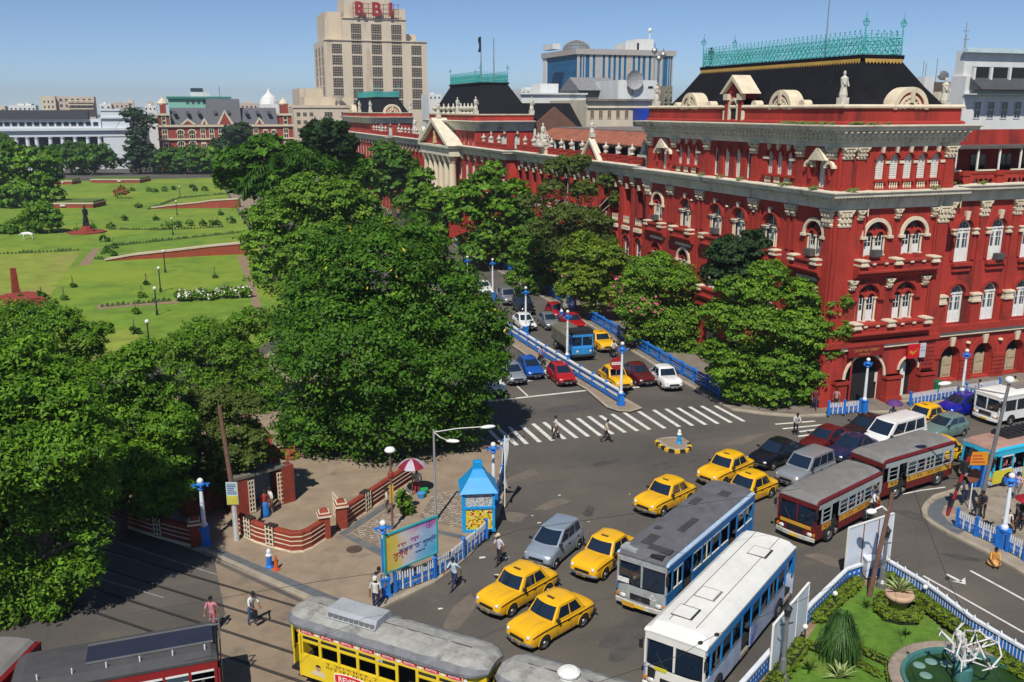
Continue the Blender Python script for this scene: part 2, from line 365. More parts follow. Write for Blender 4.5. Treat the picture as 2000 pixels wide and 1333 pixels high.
RP = [(42.9, 330), (42.2, 150)] + [(41.2, 126), (39.9, 100), (38.9, 80), (38.0, 66), (37.8, 59.2)] + [G2(*p) for p in ((1432, 802), (1500, 811), (1560, 815), (1615, 813), (1680, 808), (1764, 806), (1800, 798))] + [(54, 53.0), (120, 53.2)]
pavement('pavement', RP + [(120, 60), (46, 60), (46, 330)], M('grey pavement slabs', (.20, .17, .135), .88, var=.25, vs=.8, stain=(.10, .085, .07), ss=.5, sth=.52), RP[::1], .14)
MS = [(31.3, 200), (31.2, 62), G2(1250, 800), G2(1230, 806), G2(1209, 805), G2(1188, 798), G2(1146, 762), (28.8, 75), (28.6, 90), (28.9, 200)]
pavement('median_strip', MS, PLAZA, MS[::1], .12)
IS = [G2(*p) for p in ((2140, 935), (2000, 928), (1930, 940), (1851, 965), (1827, 972), (1810, 986), (1803, 1000), (1806, 1013), (1820, 1025), (1850, 1043), (1870, 1052), (1925, 1079), (2000, 1122), (2140, 1205))]
pavement('traffic_island', IS, M('tan island paving', (.30, .25, .19), .88, var=.25, vs=.9, stain=(.16, .14, .12), ss=.7, sth=.53), IS, .14)
SB = [G2(x, y, .16) for x, y in ((1851, 968), (1829, 976), (1816, 988), (1811, 1000), (1815, 1012), (1830, 1024), (1870, 1045), (1884, 1037), (1852, 1018), (1840, 1002), (1845, 988), (1872, 975))]
slab('slate_paving_band', SB, .155, SLATEP)
TI = [G2(*p) for p in ((1284, 862), (1290, 869), (1301, 876), (1317, 881), (1338, 880), (1346, 874), (1342, 866), (1330, 859), (1316, 858), (1300, 859))]
pavement('small_traffic_island', TI, PLAZA, TI + [TI[0]], .13)
# slate strips and herringbone panels in the corner pavement
def band(name, pts, wd, mat, z):
 m = MB(); P = [G(x, y, z) for x, y in pts]
 m.sweep([(p.x, p.y) for p in P], [(-wd/2, z), (wd/2, z)], cap=False); o = m.obj(name, mat); o['kind'] = 'structure'; return o
band('slate_paving_band', [(405, 1072), (526, 1124), (640, 1172), (745, 1212)], .75, SLATEP, .146)
band('slate_paving_band', [(668, 1045), (735, 1000), (800, 955)], .45, SLATEP, .147)
band('slate_paving_band', [(680, 1046), (755, 1085), (800, 1110)], .5, SLATEP, .149)
band('slate_paving_band', [(818, 1030), (905, 1050)], .4, SLATEP, .146)
hb = slab('herringbone_paving', [G2(x, y, .148) for x, y in ((848, 965), (905, 962), (915, 1025), (905, 1033), (845, 1020), (820, 1010))], .148, M('herringbone mortar', (.17, .14, .11), .9, var=.2))
hb2 = slab('herringbone_paving', [G2(x, y, .148) for x, y in ((690, 1040), (752, 1000), (790, 1010), (760, 1045), (735, 1068))], .148, M('herringbone mortar', (1, 1, 1)))
def pavers(parent, px, step, seed, mats):
 r = random.Random(seed); poly = [G2(x, y, .148) for x, y in px]
 def inside(q):
  c = False
  for i in range(len(poly)):
   a, b = poly[i], poly[i-1]
   if (a[1] > q[1]) != (b[1] > q[1]) and q[0] < (b[0]-a[0])*(q[1]-a[1])/(b[1]-a[1])+a[0]: c = not c
  return c
 xs = [p[0] for p in poly]; ys = [p[1] for p in poly]; m = MB(); sm = MB(); sm.box(-.11, .11, -.055, .055, -.02, .012)
 mes = [sm.mesh('paver', k) for k in mats]; n = 0
 x = min(xs)
 while x < max(xs):
  y = min(ys)
  while y < max(ys):
   if inside((x, y)) and n < 290:
    for dx, dy, a in ((0, 0, .785), (.16, 0, -.785)):
     put('paver', mes[r.randrange(len(mes))], parent, (x+dx+r.uniform(-.01, .01), y+dy, .15+r.uniform(-.003, .004)), a+r.uniform(-.04, .04)); n += 1
   y += step
  x += step*1.25
pavers(hb, ((848, 965), (905, 962), (915, 1025), (905, 1033), (845, 1020), (820, 1010)), .27, 1, [M('tan paver', (.34, .28, .21), .9, var=.2, vs=3), M('pale paver', (.40, .34, .27), .9, var=.2, vs=3), M('worn paver', (.25, .2, .15), .9, var=.2, vs=3)])
pavers(hb2, ((690, 1040), (752, 1000), (790, 1010), (760, 1045), (735, 1068)), .26, 2, [M('tan paver', (.3, .2, .1)), M('pale paver', (.3, .2, .1)), M('worn paver', (.3, .2, .1))])
m = MB(); c = G(692, 1073, .15); m.lathe([(.42, 0), (.42, .012), (.36, .014)], (c.x, c.y, .143), 20); mh = m.obj('manhole_cover', M('rusty iron', (.09, .06, .05), .7, var=.3)); tag(mh, 'round rusty manhole cover set in the tan corner pavement', 'manhole cover')
# tram street; tan stops at the tree shade, darker asphalt stands in for it
tr = slab('tram_road', [G2(*p) for p in ((420, 1100), (526, 1150), (690, 1225), (760, 1265), (1000, 1420), (700, 1500), (430, 1480), (410, 1300), (440, 1200))], .006, TRAMP)
rd = Vector((math.cos(math.radians(-46)), math.sin(math.radians(-46)), 0)); rn = Vector((-rd.y, rd.x, 0))
RC = Vector((3.55, 33.35, 0)) - rd * 1.0          # a point on the tram's own track
for tk, off in ((0, 0.0), (1, 3.0)):
 for sgn in (-1, 1):
  a = RC + rn*(off+sgn*.72) - rd*24; b = RC + rn*(off+sgn*.72) + rd*20
  m = MB(); m.cyl((a.x, a.y, -.015), (b.x, b.y, -.015), .045, n=6); m.obj('tram_rail', M('worn rail steel', (.10, .09, .085), .35, .8, var=.2), tr)
  m = MB(); q = .13
  m.quad((a.x+rn.x*q, a.y+rn.y*q, .012), (b.x+rn.x*q, b.y+rn.y*q, .012), (b.x+rn.x*.05, b.y+rn.y*.05, .012), (a.x+rn.x*.05, a.y+rn.y*.05, .012)); m.obj('rail_groove', M('groove tar', (.035, .03, .028), .9), tr)
# painted markings, each a sheet of its own under the road
road = bpy.data.objects['road']
def line(px, wd, name='lane_line', z=.005):
 m = MB(); P = [G(x, y) for x, y in px]; m.sweep([(p.x, p.y) for p in P], [(-wd/2, z), (wd/2, z)], cap=False); return m.obj(name, PAINT, road)
ZB = [((185, 600), (290, 710)), ((245, 590), (365, 700)), ((315, 580), (430, 692)), ((393, 570), (515, 680)), ((470, 560), (598, 670)), ((540, 550), (677, 660)), ((612, 543), (755, 653)), ((690, 535), (830, 643)), ((762, 525), (910, 638)), ((832, 512), (990, 628)), ((908, 507), (1070, 617)), ((983, 497), (1150, 607)), ((1063, 487), (1230, 598)), ((1158, 480), (1328, 590)), ((1255, 470), (1423, 580)), ((1335, 463), (1510, 573)), ((1413, 457), (1595, 567)), ((1490, 450), (1675, 560)), ((1567, 445), (1760, 553)), ((1655, 443), (1845, 545))]
for a, b in ZB: line([(900+a[0]/3.333, 660+a[1]/3.333), (900+b[0]/3.333, 660+b[1]/3.333)], .30, 'zebra_stripe')
line([(955, 784), (1146, 763)], .28, 'stop_line'); line([(1230, 758), (1282, 753)], .28, 'stop_line'); line([(1005, 750), (1032, 775)], .14)
for k in range(7):
 x = 1022+k*13.5; line([(x, 748-k*3.2), (x-9, 739-k*3.2)] if k % 2 else [(x, 748-k*3.2), (x-12, 736-k*3.2)], .42, 'road_letter')
for a, b in (((1514, 829), (1592, 823)), ((1529, 838), (1608, 830)), ((1559, 844), (1604, 838)), ((1559, 853), (1586, 849))): line([a, b], .22)
line([(1895, 1115), (1960, 1150), (2080, 1216)], .14); line([(1803, 1125), (1880, 1168), (2000, 1236)], .12)
line([(1760, 966), (1800, 958), (1846, 952)], .12); line([(1730, 975), (1760, 966)], .09)
line([(1849, 1122), (1878, 1137)], .16, 'direction_arrow_shaft')
P = [G(x, y, .005) for x, y in ((1885, 1128), (1886, 1142), (1858, 1135), (1876, 1135))]; m = MB(); m.quad(*P); m.obj('direction_arrow_head', PAINT, road)
for q in ([(225, 1058), (330, 1093), (440, 1128)], [(190, 1130), (260, 1150), (320, 1168)]): line(q, .07).data.materials[0] = M('shade dimmed road paint', (.27, .27, .27), .8, var=.4, vs=3)  # dim grey carries the tree shade lying over these lines
for x, y, s, lb in ((1093, 968, .16, 'in the open road above the silver people carrier'), (1040, 1008, .12, 'on the road right of the kiosk'), (1053, 1022, .2, 'just behind the silver people carrier'), (1230, 966, .1, 'ahead of the taxi behind the tarred roof bus'), (970, 1124, .22, 'by the inner taxi of the front pair'), (942, 1090, .3, 'at the kerb foot near the curved fence'), (620, 1200, .25, 'on the tram paving above the yellow tram'), (988, 1090, .3, 'behind the capped walker near the kiosk'), (1150, 1020, .1, 'between silver people carrier and the nearest taxi behind it'), (860, 1190, .2, 'on the road below the curved fence')):
 c = G(x, y); m = MB(); m.add([(c.x-s*.6, c.y-s*.2, .012), (c.x+s*.5, c.y-s*.35, .02), (c.x+s*.6, c.y+s*.3, .012), (c.x-s*.4, c.y+s*.3, .035)], [(0, 1, 2, 3)])
 o = m.obj('litter_paper', M('litter paper', (.62, .58, .5), .8, var=.1)); tag(o, 'scrap of pale litter paper '+lb, 'litter', 'scraps of litter on the road')
pg = random.Random(31)
PT = [M('road patch dark', (.078, .072, .067), .85, var=.25, vs=1.5), M('road patch brown', (.15, .125, .10), .88, var=.25, vs=1.2), M('road stain', (.07, .064, .058), .75, var=.4, vs=3)]
for k, (x, y, a, b, an, mt) in enumerate(((1080, 985, 1.4, .5, .3, 1), (1150, 1000, .8, .35, 1, 2), (1230, 1240, 2.2, .9, .7, 0), (1330, 900, 2.6, .7, .2, 0), (1020, 930, 1.5, .5, .5, 1), (1640, 1100, 1.8, .5, 2.2, 1), (1790, 1010, 1.5, .5, 2, 0), (1180, 905, 1.2, .4, .1, 2), (1560, 985, 1.6, .5, 0, 2), (900, 1200, 2.0, .5, .9, 1), (1000, 1010, .7, .9, 1.3, 1), (1450, 860, 2.2, .5, .3, 1), (1880, 1090, 1.3, .3, 2.4, 2), (1100, 800, 2.5, .8, 0, 0), (1350, 800, 1.8, .6, .1, 2))):
 c = G(x, y); m = MB(); pt = []
 for i in range(14):
  t = 2*pi*i/14; r = pg.uniform(.7, 1.15); u, v = a*r*math.cos(t), b*r*math.sin(t); pt.append((c.x+u*math.cos(an)-v*math.sin(an), c.y+u*math.sin(an)+v*math.cos(an), .0025))
 m.add(pt, [tuple(range(14))]); m.obj('road_patch', PT[mt], road)
# the square's lawns
SQ = [(-130, 84), (4, 84), (11.5, 100), (11.5, 325), (-130, 325)]
lawn = slab('lawn', SQ, .02, LAWN)
slab('dry_lawn', [G2(x, y) for x, y in ((-60, 505), (160, 490), (110, 560), (60, 640), (-60, 640))], .03, LAWN2)
slab('dry_lawn', [G2(x, y) for x, y in ((180, 660), (260, 640), (300, 700), (180, 705))], .03, LAWN2)
slab('dirt_path', [G2(x, y) for x, y in ((462, 500), (480, 500), (518, 620), (495, 620), (486, 560))], .034, SOIL)
slab('dirt_path', [G2(x, y) for x, y in ((184, 484), (196, 486), (176, 518), (152, 520))], .034, SOIL)
slab('dirt_path', [G2(x, y) for x, y in ((190, 596), (350, 587), (350, 593), (190, 605))], .034, SOIL)
# ------------------------------------------------------------------ the red palace
PAL = thing('red_palace', 'long red government palace with cream cornices, black mansard roofs and turquoise roof railings', 'palace', (44, 54.6, 0))
PO = Vector((44, 54.6, 0))
def L(p): return (p[0]-PO.x, p[1]-PO.y, p[2] if len(p) > 2 else 0)
class Fac:
 """facade frame: a along the wall, b outward, z up (relative to the palace)"""
 def __init__(s, o, u, n):
  o = L(o); s.T = Matrix(((u[0], n[0], 0, o[0]), (u[1], n[1], 0, o[1]), (0, 0, 1, 0), (0, 0, 0, 1)))
 def mb(s): m = MB(); m.T = s.T; return m
 def part(s, name, me, a, b, z, parent=None):
  o = put(name, me, parent or PAL); o.matrix_local = s.T @ Matrix.Translation((a, b, z)); return o
def wall(m, a0, a1, z0, z1, ops, dep=.4, n=8):
 def R(x0, x1, y0, y1):
  if x1-x0 > .001 and y1-y0 > .001: m.quad((x0, 0, y0), (x1, 0, y0), (x1, 0, y1), (x0, 0, y1))
 cur = a0
 for ac, w_, zb, zs, ar in sorted(ops):
  l, r = ac-w_/2, ac+w_/2
  R(cur, l, z0, z1); R(l, r, z0, zb)
  pts = [(r, zs), (l, zs)]
  if ar:
   pts = [(ac+w_/2*math.cos(pi*i/n), zs+w_/2*ar*math.sin(pi*i/n)) for i in range(n+1)]
   for p, q in zip(pts, pts[1:]): m.quad((p[0], 0, p[1]), (q[0], 0, q[1]), (q[0], 0, z1), (p[0], 0, z1))
  else: R(l, r, zs, z1)
  lp = [(l, zb), (r, zb)]+pts
  for i in range(len(lp)):
   p, q = lp[i], lp[(i+1) % len(lp)]
   if abs(p[0]-q[0])+abs(p[1]-q[1]) > .001: m.quad((p[0], 0, p[1]), (q[0], 0, q[1]), (q[0], -dep, q[1]), (p[0], -dep, p[1]))
  cur = r
 R(cur, a1, z0, z1)
WM = {}
def archpoly(w_, h, ar, n=8):
 if not ar: return [(-w_/2, 0), (w_/2, 0), (w_/2, h), (-w_/2, h)]
 return [(-w_/2, 0), (w_/2, 0)]+[(w_/2*math.cos(pi*i/n), h+w_/2*ar*math.sin(pi*i/n)) for i in range(n+1)]
def winmesh(kind, w_, h, ar):
 """meshes of one kind of window: [(part name, mesh)], the first is the frame, z=0 at the sill, h = springing height"""
 key = (kind, round(w_, 2), round(h, 2), ar)
 if key in WM: return WM[key]
 out = []; P = archpoly(w_, h, ar); k = .07
 f = MB()                                     # frame round the opening
 n = len(P)
 for i in range(n):
  p, q = P[i], P[(i+1) % n]
  c = (0, h*.5)
  def ins(t): d = Vector((c[0]-t[0], c[1]-t[1])); d.normalize(); return (t[0]+d.x*k*1.4, t[1]+d.y*k*1.4)
  pi_, qi = ins(p), ins(q)
  f.add([(p[0], -.2, p[1]), (q[0], -.2, q[1]), (qi[0], -.2, qi[1]), (pi_[0], -.2, pi_[1]), (qi[0], -.3, qi[1]), (pi_[0], -.3, pi_[1])], [(0, 1, 2, 3), (3, 2, 4, 5)])
 g = MB(); g.add([(p[0], -.3, p[1]) for p in P], [tuple(range(n))])
 top = h+(w_/2*ar if ar else 0)
 if kind == 'louver':
  for s in (-1, 1):
   pass
  sh = MB(); q = [(p[0]*.9, p[1]*.97+.02) for p in P]
  sh.add([(p[0], -.25, p[1]) for p in q], [tuple(range(n))])
  z = .08
  while z < top-.1:
   ww = w_*.42 if z < h else .42*w_*math.sqrt(max(.05, 1-((z-h)/(w_/2*ar+.01))**2))
   sh.add([(-ww, -.25, z), (ww, -.25, z), (ww, -.21, z+.05), (-ww, -.21, z+.05), (ww, -.25, z+.06), (-ww, -.25, z+.06)], [(0, 1, 2, 3), (3, 2, 4, 5)]); z += .13
  sh.box(-.02, .02, -.25, -.19, .03, top-.05)
  out = [('window', f.mesh('window', SHUT)), ('shutter', sh.mesh('shutter', SHUT))]
 elif kind == 'french':
  f.box(-w_/2, w_/2, -.27, -.16, h-.06, h+.06); f.box(-.05, .05, -.27, -.17, 0, h)
  zp = h*.42
  d = MB(); d.box(-w_/2+.08, w_/2-.08, -.28, -.24, .03, zp)
  for s in (-1, 1):
   x0 = s*w_*.27; d.bx((x0, -.235, zp*.5), (w_*.32, .02, zp*.7))
   d.bx((x0, -.26, (zp+h)/2), (.04, .05, h-zp)); d.bx((x0, -.26, (zp+h)/2), (w_*.44, .05, .05))
   d.bx((s*(w_/2-.1), -.26, (zp+h)/2), (.07, .06, h-zp)); d.bx((s*.08, -.26, (zp+h)/2), (.06, .06, h-zp))
  d.bx((0, -.26, h*.93), (w_*.9, .05, h*.12))
  if ar:
   for t in (.25, .5, .75):
    d.bx((w_*.3*math.cos(pi*t), -.27, h+w_*.3*ar*math.sin(pi*t)), (.04, .04, .22))
  out = [('window', f.mesh('window', WHITE)), ('pane', g.mesh('pane', BLUEGLASS)), ('door_leaf', d.mesh('door_leaf', WHITE))]
 elif kind == 'pair':                          # arch filled with two small arches on white colonnettes
  r = w_/4
  t = MB()
  for s in (-1, 1):
   t.arch(s*r, h-.05, r*.62, r*1.0, -.34, -.12, 6)
  t.arch(0, h+w_*.2, w_*.05, w_*.12, -.34, -.2, 8, 2*pi)
  cs = []
  for s in (-1, 0, 1):
   c = MB(); cs.append(c); c.cyl((s*(w_/2-.1), -.2, .1), (s*(w_/2-.1), -.2, h-.12), .085, .075, 6); c.bx((s*(w_/2-.1), -.2, h-.08), (.26, .26, .12)); c.bx((s*(w_/2-.1), -.2, .05), (.24, .24, .1))
  l = MB()
  for s in (-1, 1):
   x0 = s*w_*.235; l.bx((x0, -.29, h*.25), (w_*.3, .03, h*.45)); l.bx((x0, -.29, h*.7), (.04, .03, h*.5)); l.bx((x0, -.29, h*.7), (w_*.3, .03, .04)); l.bx((x0-w_*.14, -.29, h*.5), (.05, .04, h)); l.bx((x0+w_*.14, -.29, h*.5), (.05, .04, h))
  out = [('window', t.mesh('window', RED2)), ('pane', g.mesh('pane', GLASS)), *[('colonnette', c.mesh('colonnette', CREAM)) for c in cs], ('casement', l.mesh('casement', WHITE))]
 elif kind == 'loggia':
  c = MB()
  for s in (-1, 1):
   for q in (.16, .42):
    c.cyl((s*(w_/2-q), -.05, 0), (s*(w_/2-q), -.05, h-.25), .07, .065, 6)
   c.bx((s*(w_/2-.29), -.05, h-.17), (.62, .3, .16)); c.bx((s*(w_/2-.29), -.02, h-.06), (.72, .36, .07))
  l = MB(); l.bx((0, -.28, h+.05), (w_*.9, .06, .07)); l.bx((0, -.28, top*.5), (.06, .05, top)); l.bx((0, -.28, h*.3), (w_*.5, .04, h*.55))
  out = [('window', c.mesh('window', CREAM)), ('pane', g.mesh('pane', BLUEGLASS)), ('casement', l.mesh('casement', SHUT))]
 elif kind == 'ground':
  l = MB(); l.bx((w_*.16, -.25, h*.5), (w_*.5, .06, h*.98)); l.bx((-w_*.4, -.25, h*.5), (w_*.08, .06, h)); l.bx((w_*.16, -.2, h*.3), (w_*.38, .05, h*.3)); l.bx((w_*.16, -.2, h*.75), (w_*.38, .05, h*.3))
  out = [('window', f.mesh('window', RED2)), ('pane', g.mesh('pane', DARK)), ('shutter', l.mesh('shutter', M('dusty cream shutter', (.42, .34, .22), .75, var=.2, vs=3)))]
 else:
  l = MB(); l.bx((0, -.28, top*.5), (.05, .04, top)); l.bx((0, -.28, h*.55), (w_, .04, .05)); l.bx((0, -.28, h), (w_, .04, .05))
  out = [('window', f.mesh('window', SHUT if kind == 'plain' else RED2)), ('pane', g.mesh('pane', GLASS)), ('glazing_bar', l.mesh('glazing_bar', SHUT))]
 WM[key] = out; return out
def window(F, kind, a, w_, zb, zs, ar, b=0):
 ms = winmesh(kind, w_, zs-zb, ar)
 o = F.part('window', ms[0][1], a, b, zb)
 for nm, me in ms[1:]: put(nm, me, o)
 return o
PM = {}
def partmesh(key, fn, mat):
 if key not in PM: m = MB(); fn(m); PM[key] = m.mesh(key[0], mat)
 return PM[key]
def capital(F, a, z, w_=.9, h=1.1, b=.02):
 def fn(m):
  for k, (q, e) in enumerate(((.0, .0), (.25, .06), (.5, .02), (.55, .12), (.8, .10), (.85, .2), (1, .22))):
   pass
  prof = [(0, .06), (.12, .10), (.2, .03), (.45, .12), (.5, .04), (.8, .2), (.86, .1), (.9, .24), (1, .24)]
  for (q0, e0), (q1, e1) in zip(prof, prof[1:]):
   a0 = w_/2-.12+e0; a1 = w_/2-.12+e1
   m.add([(-a0, 0, h*q0), (a0, 0, h*q0), (a0, .1+e0, h*q0), (-a0, .1+e0, h*q0), (-a1, 0, h*q1), (a1, 0, h*q1), (a1, .1+e1, h*q1), (-a1, .1+e1, h*q1)], [(0, 1, 5, 4), (1, 2, 6, 5), (2, 3, 7, 6), (3, 0, 4, 7)])
  for i in range(3):
   for q in (.36, .7): m.bx(((i-1)*w_*.3, .2+q*.14, h*q), (w_*.16, .12, h*.16))
  for s in (-1, 1): m.ball((s*w_*.46, .26, h*.84), .12, 6, 4)
 return F.part('capital', partmesh(('capital', w_, h), fn, CREAM), a, b, z)
def archivolt(F, a, zs, r0, r1, mat, d=.14, imp=True):
 def fn(m):
  m.arch(0, 0, r0, r1, 0, d, 12)
  if imp:
   for s in (-1, 1): m.box(s*(r0+r1)/2-.24, s*(r0+r1)/2+.24, 0, d+.08, -.2, 0)
 return F.part('archivolt', partmesh(('archivolt', r0, r1, d, mat.name, imp), fn, mat), a, .003, zs)
def keystone(F, a, z, h=.5, w_=.3, mat=None):
 def fn(m): m.add([(-w_*.32, 0, 0), (w_*.32, 0, 0), (w_*.5, 0, h), (-w_*.5, 0, h), (-w_*.32, .22, 0), (w_*.32, .22, 0), (w_*.5, .26, h), (-w_*.5, .26, h)], [(0, 1, 5, 4), (1, 2, 6, 5), (2, 3, 7, 6), (3, 0, 4, 7), (4, 5, 6, 7)])
 return F.part('keystone', partmesh(('keystone', h, w_), fn, mat or CREAM), a, .003, z)
def block(F, name, a, z, w_, h, d, mat, b=.003, steps=True):
 def fn(m):
  m.box(-w_/2, w_/2, 0, d, 0, h)
  if steps: m.box(-w_/2-.08, w_/2+.08, 0, d+.08, h*.72, h*.9); m.box(-w_/2-.06, w_/2+.06, 0, d+.06, -.06, h*.16)
 return F.part(name, partmesh((name, w_, h, d, mat.name), fn, mat), a, b, z)
def ball_row(F, a0, a1, z, h, mat=None, step=.24):
 m = F.mb(); x = a0
 while x < a1:
  m.lathe([(.05, 0), (.075, h*.3), (.035, h*.55), (.06, h)], (x, .12, z), 6); x += step
 o = m.obj('balustrade', mat or CREAM, PAL); o['kind'] = 'stuff'; return o
def band_box(F, name, a0, a1, z0, z1, d, mat, b=0.003):
 m = F.mb(); m.box(a0, a1, b, b+d, z0, z1); return m.obj(name, mat, PAL)
def figure(m, c, h=2.0, s=1):
 x, y, z = c
 m.box(x-.3*s, x+.3*s, y-.3*s, y+.3*s, z, z+.22*h)
 m.lathe([(.26*s, .2*h), (.3*s, .3*h), (.2*s, .52*h), (.25*s, .68*h), (.27*s, .8*h), (.09*s, .86*h), (.1*s, .89*h)], c, 8)
 m.ball((x, y, z+.945*h), (.1*s, .1*s, .075*h), 7, 5)
 m.cyl((x+.22*s, y, z+.78*h), (x+.3*s, y-.15*s, z+.55*h), .07*s, .06*s, 6); m.cyl((x-.22*s, y, z+.78*h), (x-.1*s, y-.28*s, z+.6*h), .07*s, .06*s, 6)
def statue(x, y, z, h=2.0, s=1): m = MB(); figure(m, L((x, y, z)), h, s); return m.obj('statue', M('weathered white stone', (.58, .54, .45), .8, var=.25, vs=3, stain=(.22, .2, .17), ss=1.5), PAL)
def statue_group(x, y, z, s=1.0):
 m = MB(); c = L((x, y, z)); q = s
 m.box(c[0]-1.0*q, c[0]+1.0*q, c[1]-1.0*q, c[1]+1.0*q, c[2], c[2]+.25*q)
 figure(m, (c[0], c[1], c[2]+.2*q), 2.9*q, 1.25*q)
 for dx, dy in ((0, .75), (0, -.75), (.6, 0), (-.6, .2)): figure(m, (c[0]+dx*q, c[1]+dy*q, c[2]+.2*q), 1.6*q, 1.1*q)
 return m.obj('statue_group', MC['weathered white stone'], PAL)
def urn(x, y, z, s=1.0):
 def fn(m): m.lathe([(.3, 0), (.3, .15), (.12, .25), (.4, .55), (.45, .75), (.2, .85), (.12, .95), (.1, 1.15), (.02, 1.3)], (0, 0, 0), 8)
 return put('urn', partmesh(('urn', 1), fn, MC['weathered white stone']), PAL, L((x, y, z)), 0, s)
C1 = [(0, 14.5), (.12, 14.5), (.14, 14.9), (.2, 14.95), (.2, 15.3), (.3, 15.34), (.42, 15.52), (.92, 15.6), (.95, 15.86), (1.05, 15.95), (1.05, 16.03), (0, 16.08)]
C2 = [(0, 18.6), (.1, 18.6), (.12, 18.95), (.26, 19.0), (.28, 19.35), (.4, 19.4), (.55, 20.0), (.95, 20.12), (1.0, 20.38), (1.15, 20.48), (1.15, 20.58), (0, 20.62)]
C1 = [(o, 15.0+(z-14.5)*.854) for o, z in C1]; C2 = [(o, 19.4+(z-18.6)*.767) for o, z in C2]
def sweep_part(name, path, prof, mat, **k):
 m = MB(); m.sweep([L(p)[:2] for p in path], prof, cap=False); return m.obj(name, mat, PAL, **k)
def dentils(F, a0, a1, z0, z1, b0, b1, w_, step, name='dentil_course'):
 m = F.mb(); x = a0
 while x < a1: m.box(x, x+w_, b0, b1, z0, z1); x += step
 return m.obj(name, CREAMC, PAL, kind='stuff')
X0, XE, Y0, YE = 44.0, 54.4, 54.6, 83.5
FL = Fac((X0, Y0), (0, 1), (-1, 0))                # long side of the near pavilion, a grows away
FR = Fac((X0, Y0), (1, 0), (0, -1))                # short sunny side
FW = Fac((XE, 56.9), (1, 0), (0, -1))              # wing to the right
# solid dark cores stand in for the unlit rooms, so nothing shows through openings
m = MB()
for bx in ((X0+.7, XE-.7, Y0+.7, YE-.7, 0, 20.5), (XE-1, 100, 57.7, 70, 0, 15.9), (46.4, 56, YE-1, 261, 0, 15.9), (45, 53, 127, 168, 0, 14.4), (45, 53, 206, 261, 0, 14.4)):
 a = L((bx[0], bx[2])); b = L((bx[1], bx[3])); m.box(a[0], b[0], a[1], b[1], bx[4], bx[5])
m.obj('dark_core', DARK, PAL, kind='stuff')
# ---- short sunny side
m = FR.mb(); W = XE-X0
wall(m, 0, W, 0, 4.9, [(3.85, 3.6, 0, 2.2, 1), (8.0, 1.8, 0, 2.5, 1)], .8)
wall(m, 0, W, 4.9, 9.9, [(3.5, 2.0, 6.5, 8.4, 1), (6.9, 2.0, 6.5, 8.4, 1)])
wall(m, 0, W, 9.9, 15.05, [(3.75, 2.05, 11.5, 13.0, 1), (7.2, 2.05, 11.5, 13.0, 1)])
wall(m, 0, W, 15.05, 19.5, [(x, .82, 17.1, 18.5, 1) for x in (3.55, 4.8, 6.05, 7.3, 8.55)])
wall(m, 0, W, 19.5, 22.1, [])
m.obj('wall', RED, PAL)
for x in (3.55, 4.8, 6.05, 7.3, 8.55):
 window(FR, 'louver', x, .82, 17.1, 18.5, 1); archivolt(FR, x, 18.5, .44, .6, RED2, .12, False); keystone(FR, x, 18.98, .42, .26)
 ball_row(FR, x-.36, x+.4, 16.42, .46, None, .2); band_box(FR, 'sill', x-.5, x+.5, 16.93, 17.08, .22, RED2)
 if x < 8: band_box(FR, 'impost_band', x+.42, x+.83, 18.2, 18.4, .08, CREAM)
band_box(FR, 'impost_band', 8.97, 9.35, 18.2, 18.4, .08, CREAM); band_box(FR, 'parapet', 2.9, 9.2, 16.3, 16.42, .3, RED2)
for a, w_ in ((.6, 1.0), (1.75, .9), (9.75, 1.0)): capital(FR, a, 18.55, w_, .85); band_box(FR, 'pilaster', a-w_*.38, a+w_*.38, 16.6, 18.56, .1, RED2); band_box(FR, 'pilaster_base', a-w_*.5, a+w_*.5, 16.1, 16.6, .2, RED2)
for a in (3.75, 7.2):
 window(FR, 'pair', a, 2.05, 11.5, 13.0, 1); archivolt(FR, a, 13.0, 1.05, 1.32, CREAM)
for a in (3.5, 6.9):
 window(FR, 'pair', a, 2.0, 6.5, 8.4, 1); archivolt(FR, a, 8.4, 1.03, 1.3, RED2)
for z, a0, a1, aa in ((9.95, 2.0, 9.3, (3.75, 7.2)), (5.25, 1.9, 9.2, (3.5, 6.9))):
 m = FR.mb(); m.sweep([(a0, 0), (a1, 0)][::-1], [(-.002, z), (.3, z), (.45, z+.2), (.45, z+.32), (.75, z+.42), (.75, z+.55), (.6, z+.6), (.6, z+1.05), (.72, z+1.1), (.72, z+1.25), (-.002, z+1.25)]); m.obj('balcony', RED2, PAL)
 for a in (a0+.35, (a0+a1)/2-.2, a1-.4): block(FR, 'pedestal_block', a, z+1.0, .62, .42, .78, CREAM)
 for a in aa: block(FR, 'small_block', a-.5, z+1.02, .3, .14, .74, CREAM, steps=False); block(FR, 'small_block', a+.6, z+1.02, .3, .14, .74, CREAM, steps=False)
for a in (2.1, 5.45, 8.8): capital(FR, a, 14.2, .5, .75); capital(FR, a-.15, 9.05, .55, .75)
for a, w_ in ((.75, 1.15), (9.75, 1.1)):
 capital(FR, a, 13.75, w_, 1.25); band_box(FR, 'pilaster', a-w_*.42, a+w_*.42, 5.0, 13.8, .12, RED2)
band_box(FR, 'ledge', -.1, W+.1, 4.75, 5.15, .35, RED2); band_box(FR, 'ledge', 1.4, 8.6, 4.45, 4.74, .22, CREAM)
for a0, a1 in ((1.0, 2.0), (5.7, 7.05), (8.95, 10.3)):
 m = FR.mb(); m.box(a0, a1, .003, .5, 0, 2.2); m.box(a0-.1, a1+.1, .003, .6, 0, .5); m.box(a0-.08, a1+.08, .003, .6, 1.95, 2.2); m.obj('pier', RED2, PAL)
for k in range(7): band_box(FR, 'rusticated_course', 9.0, 10.4, 2.4+k*.33, 2.68+k*.33, .12, RED2)
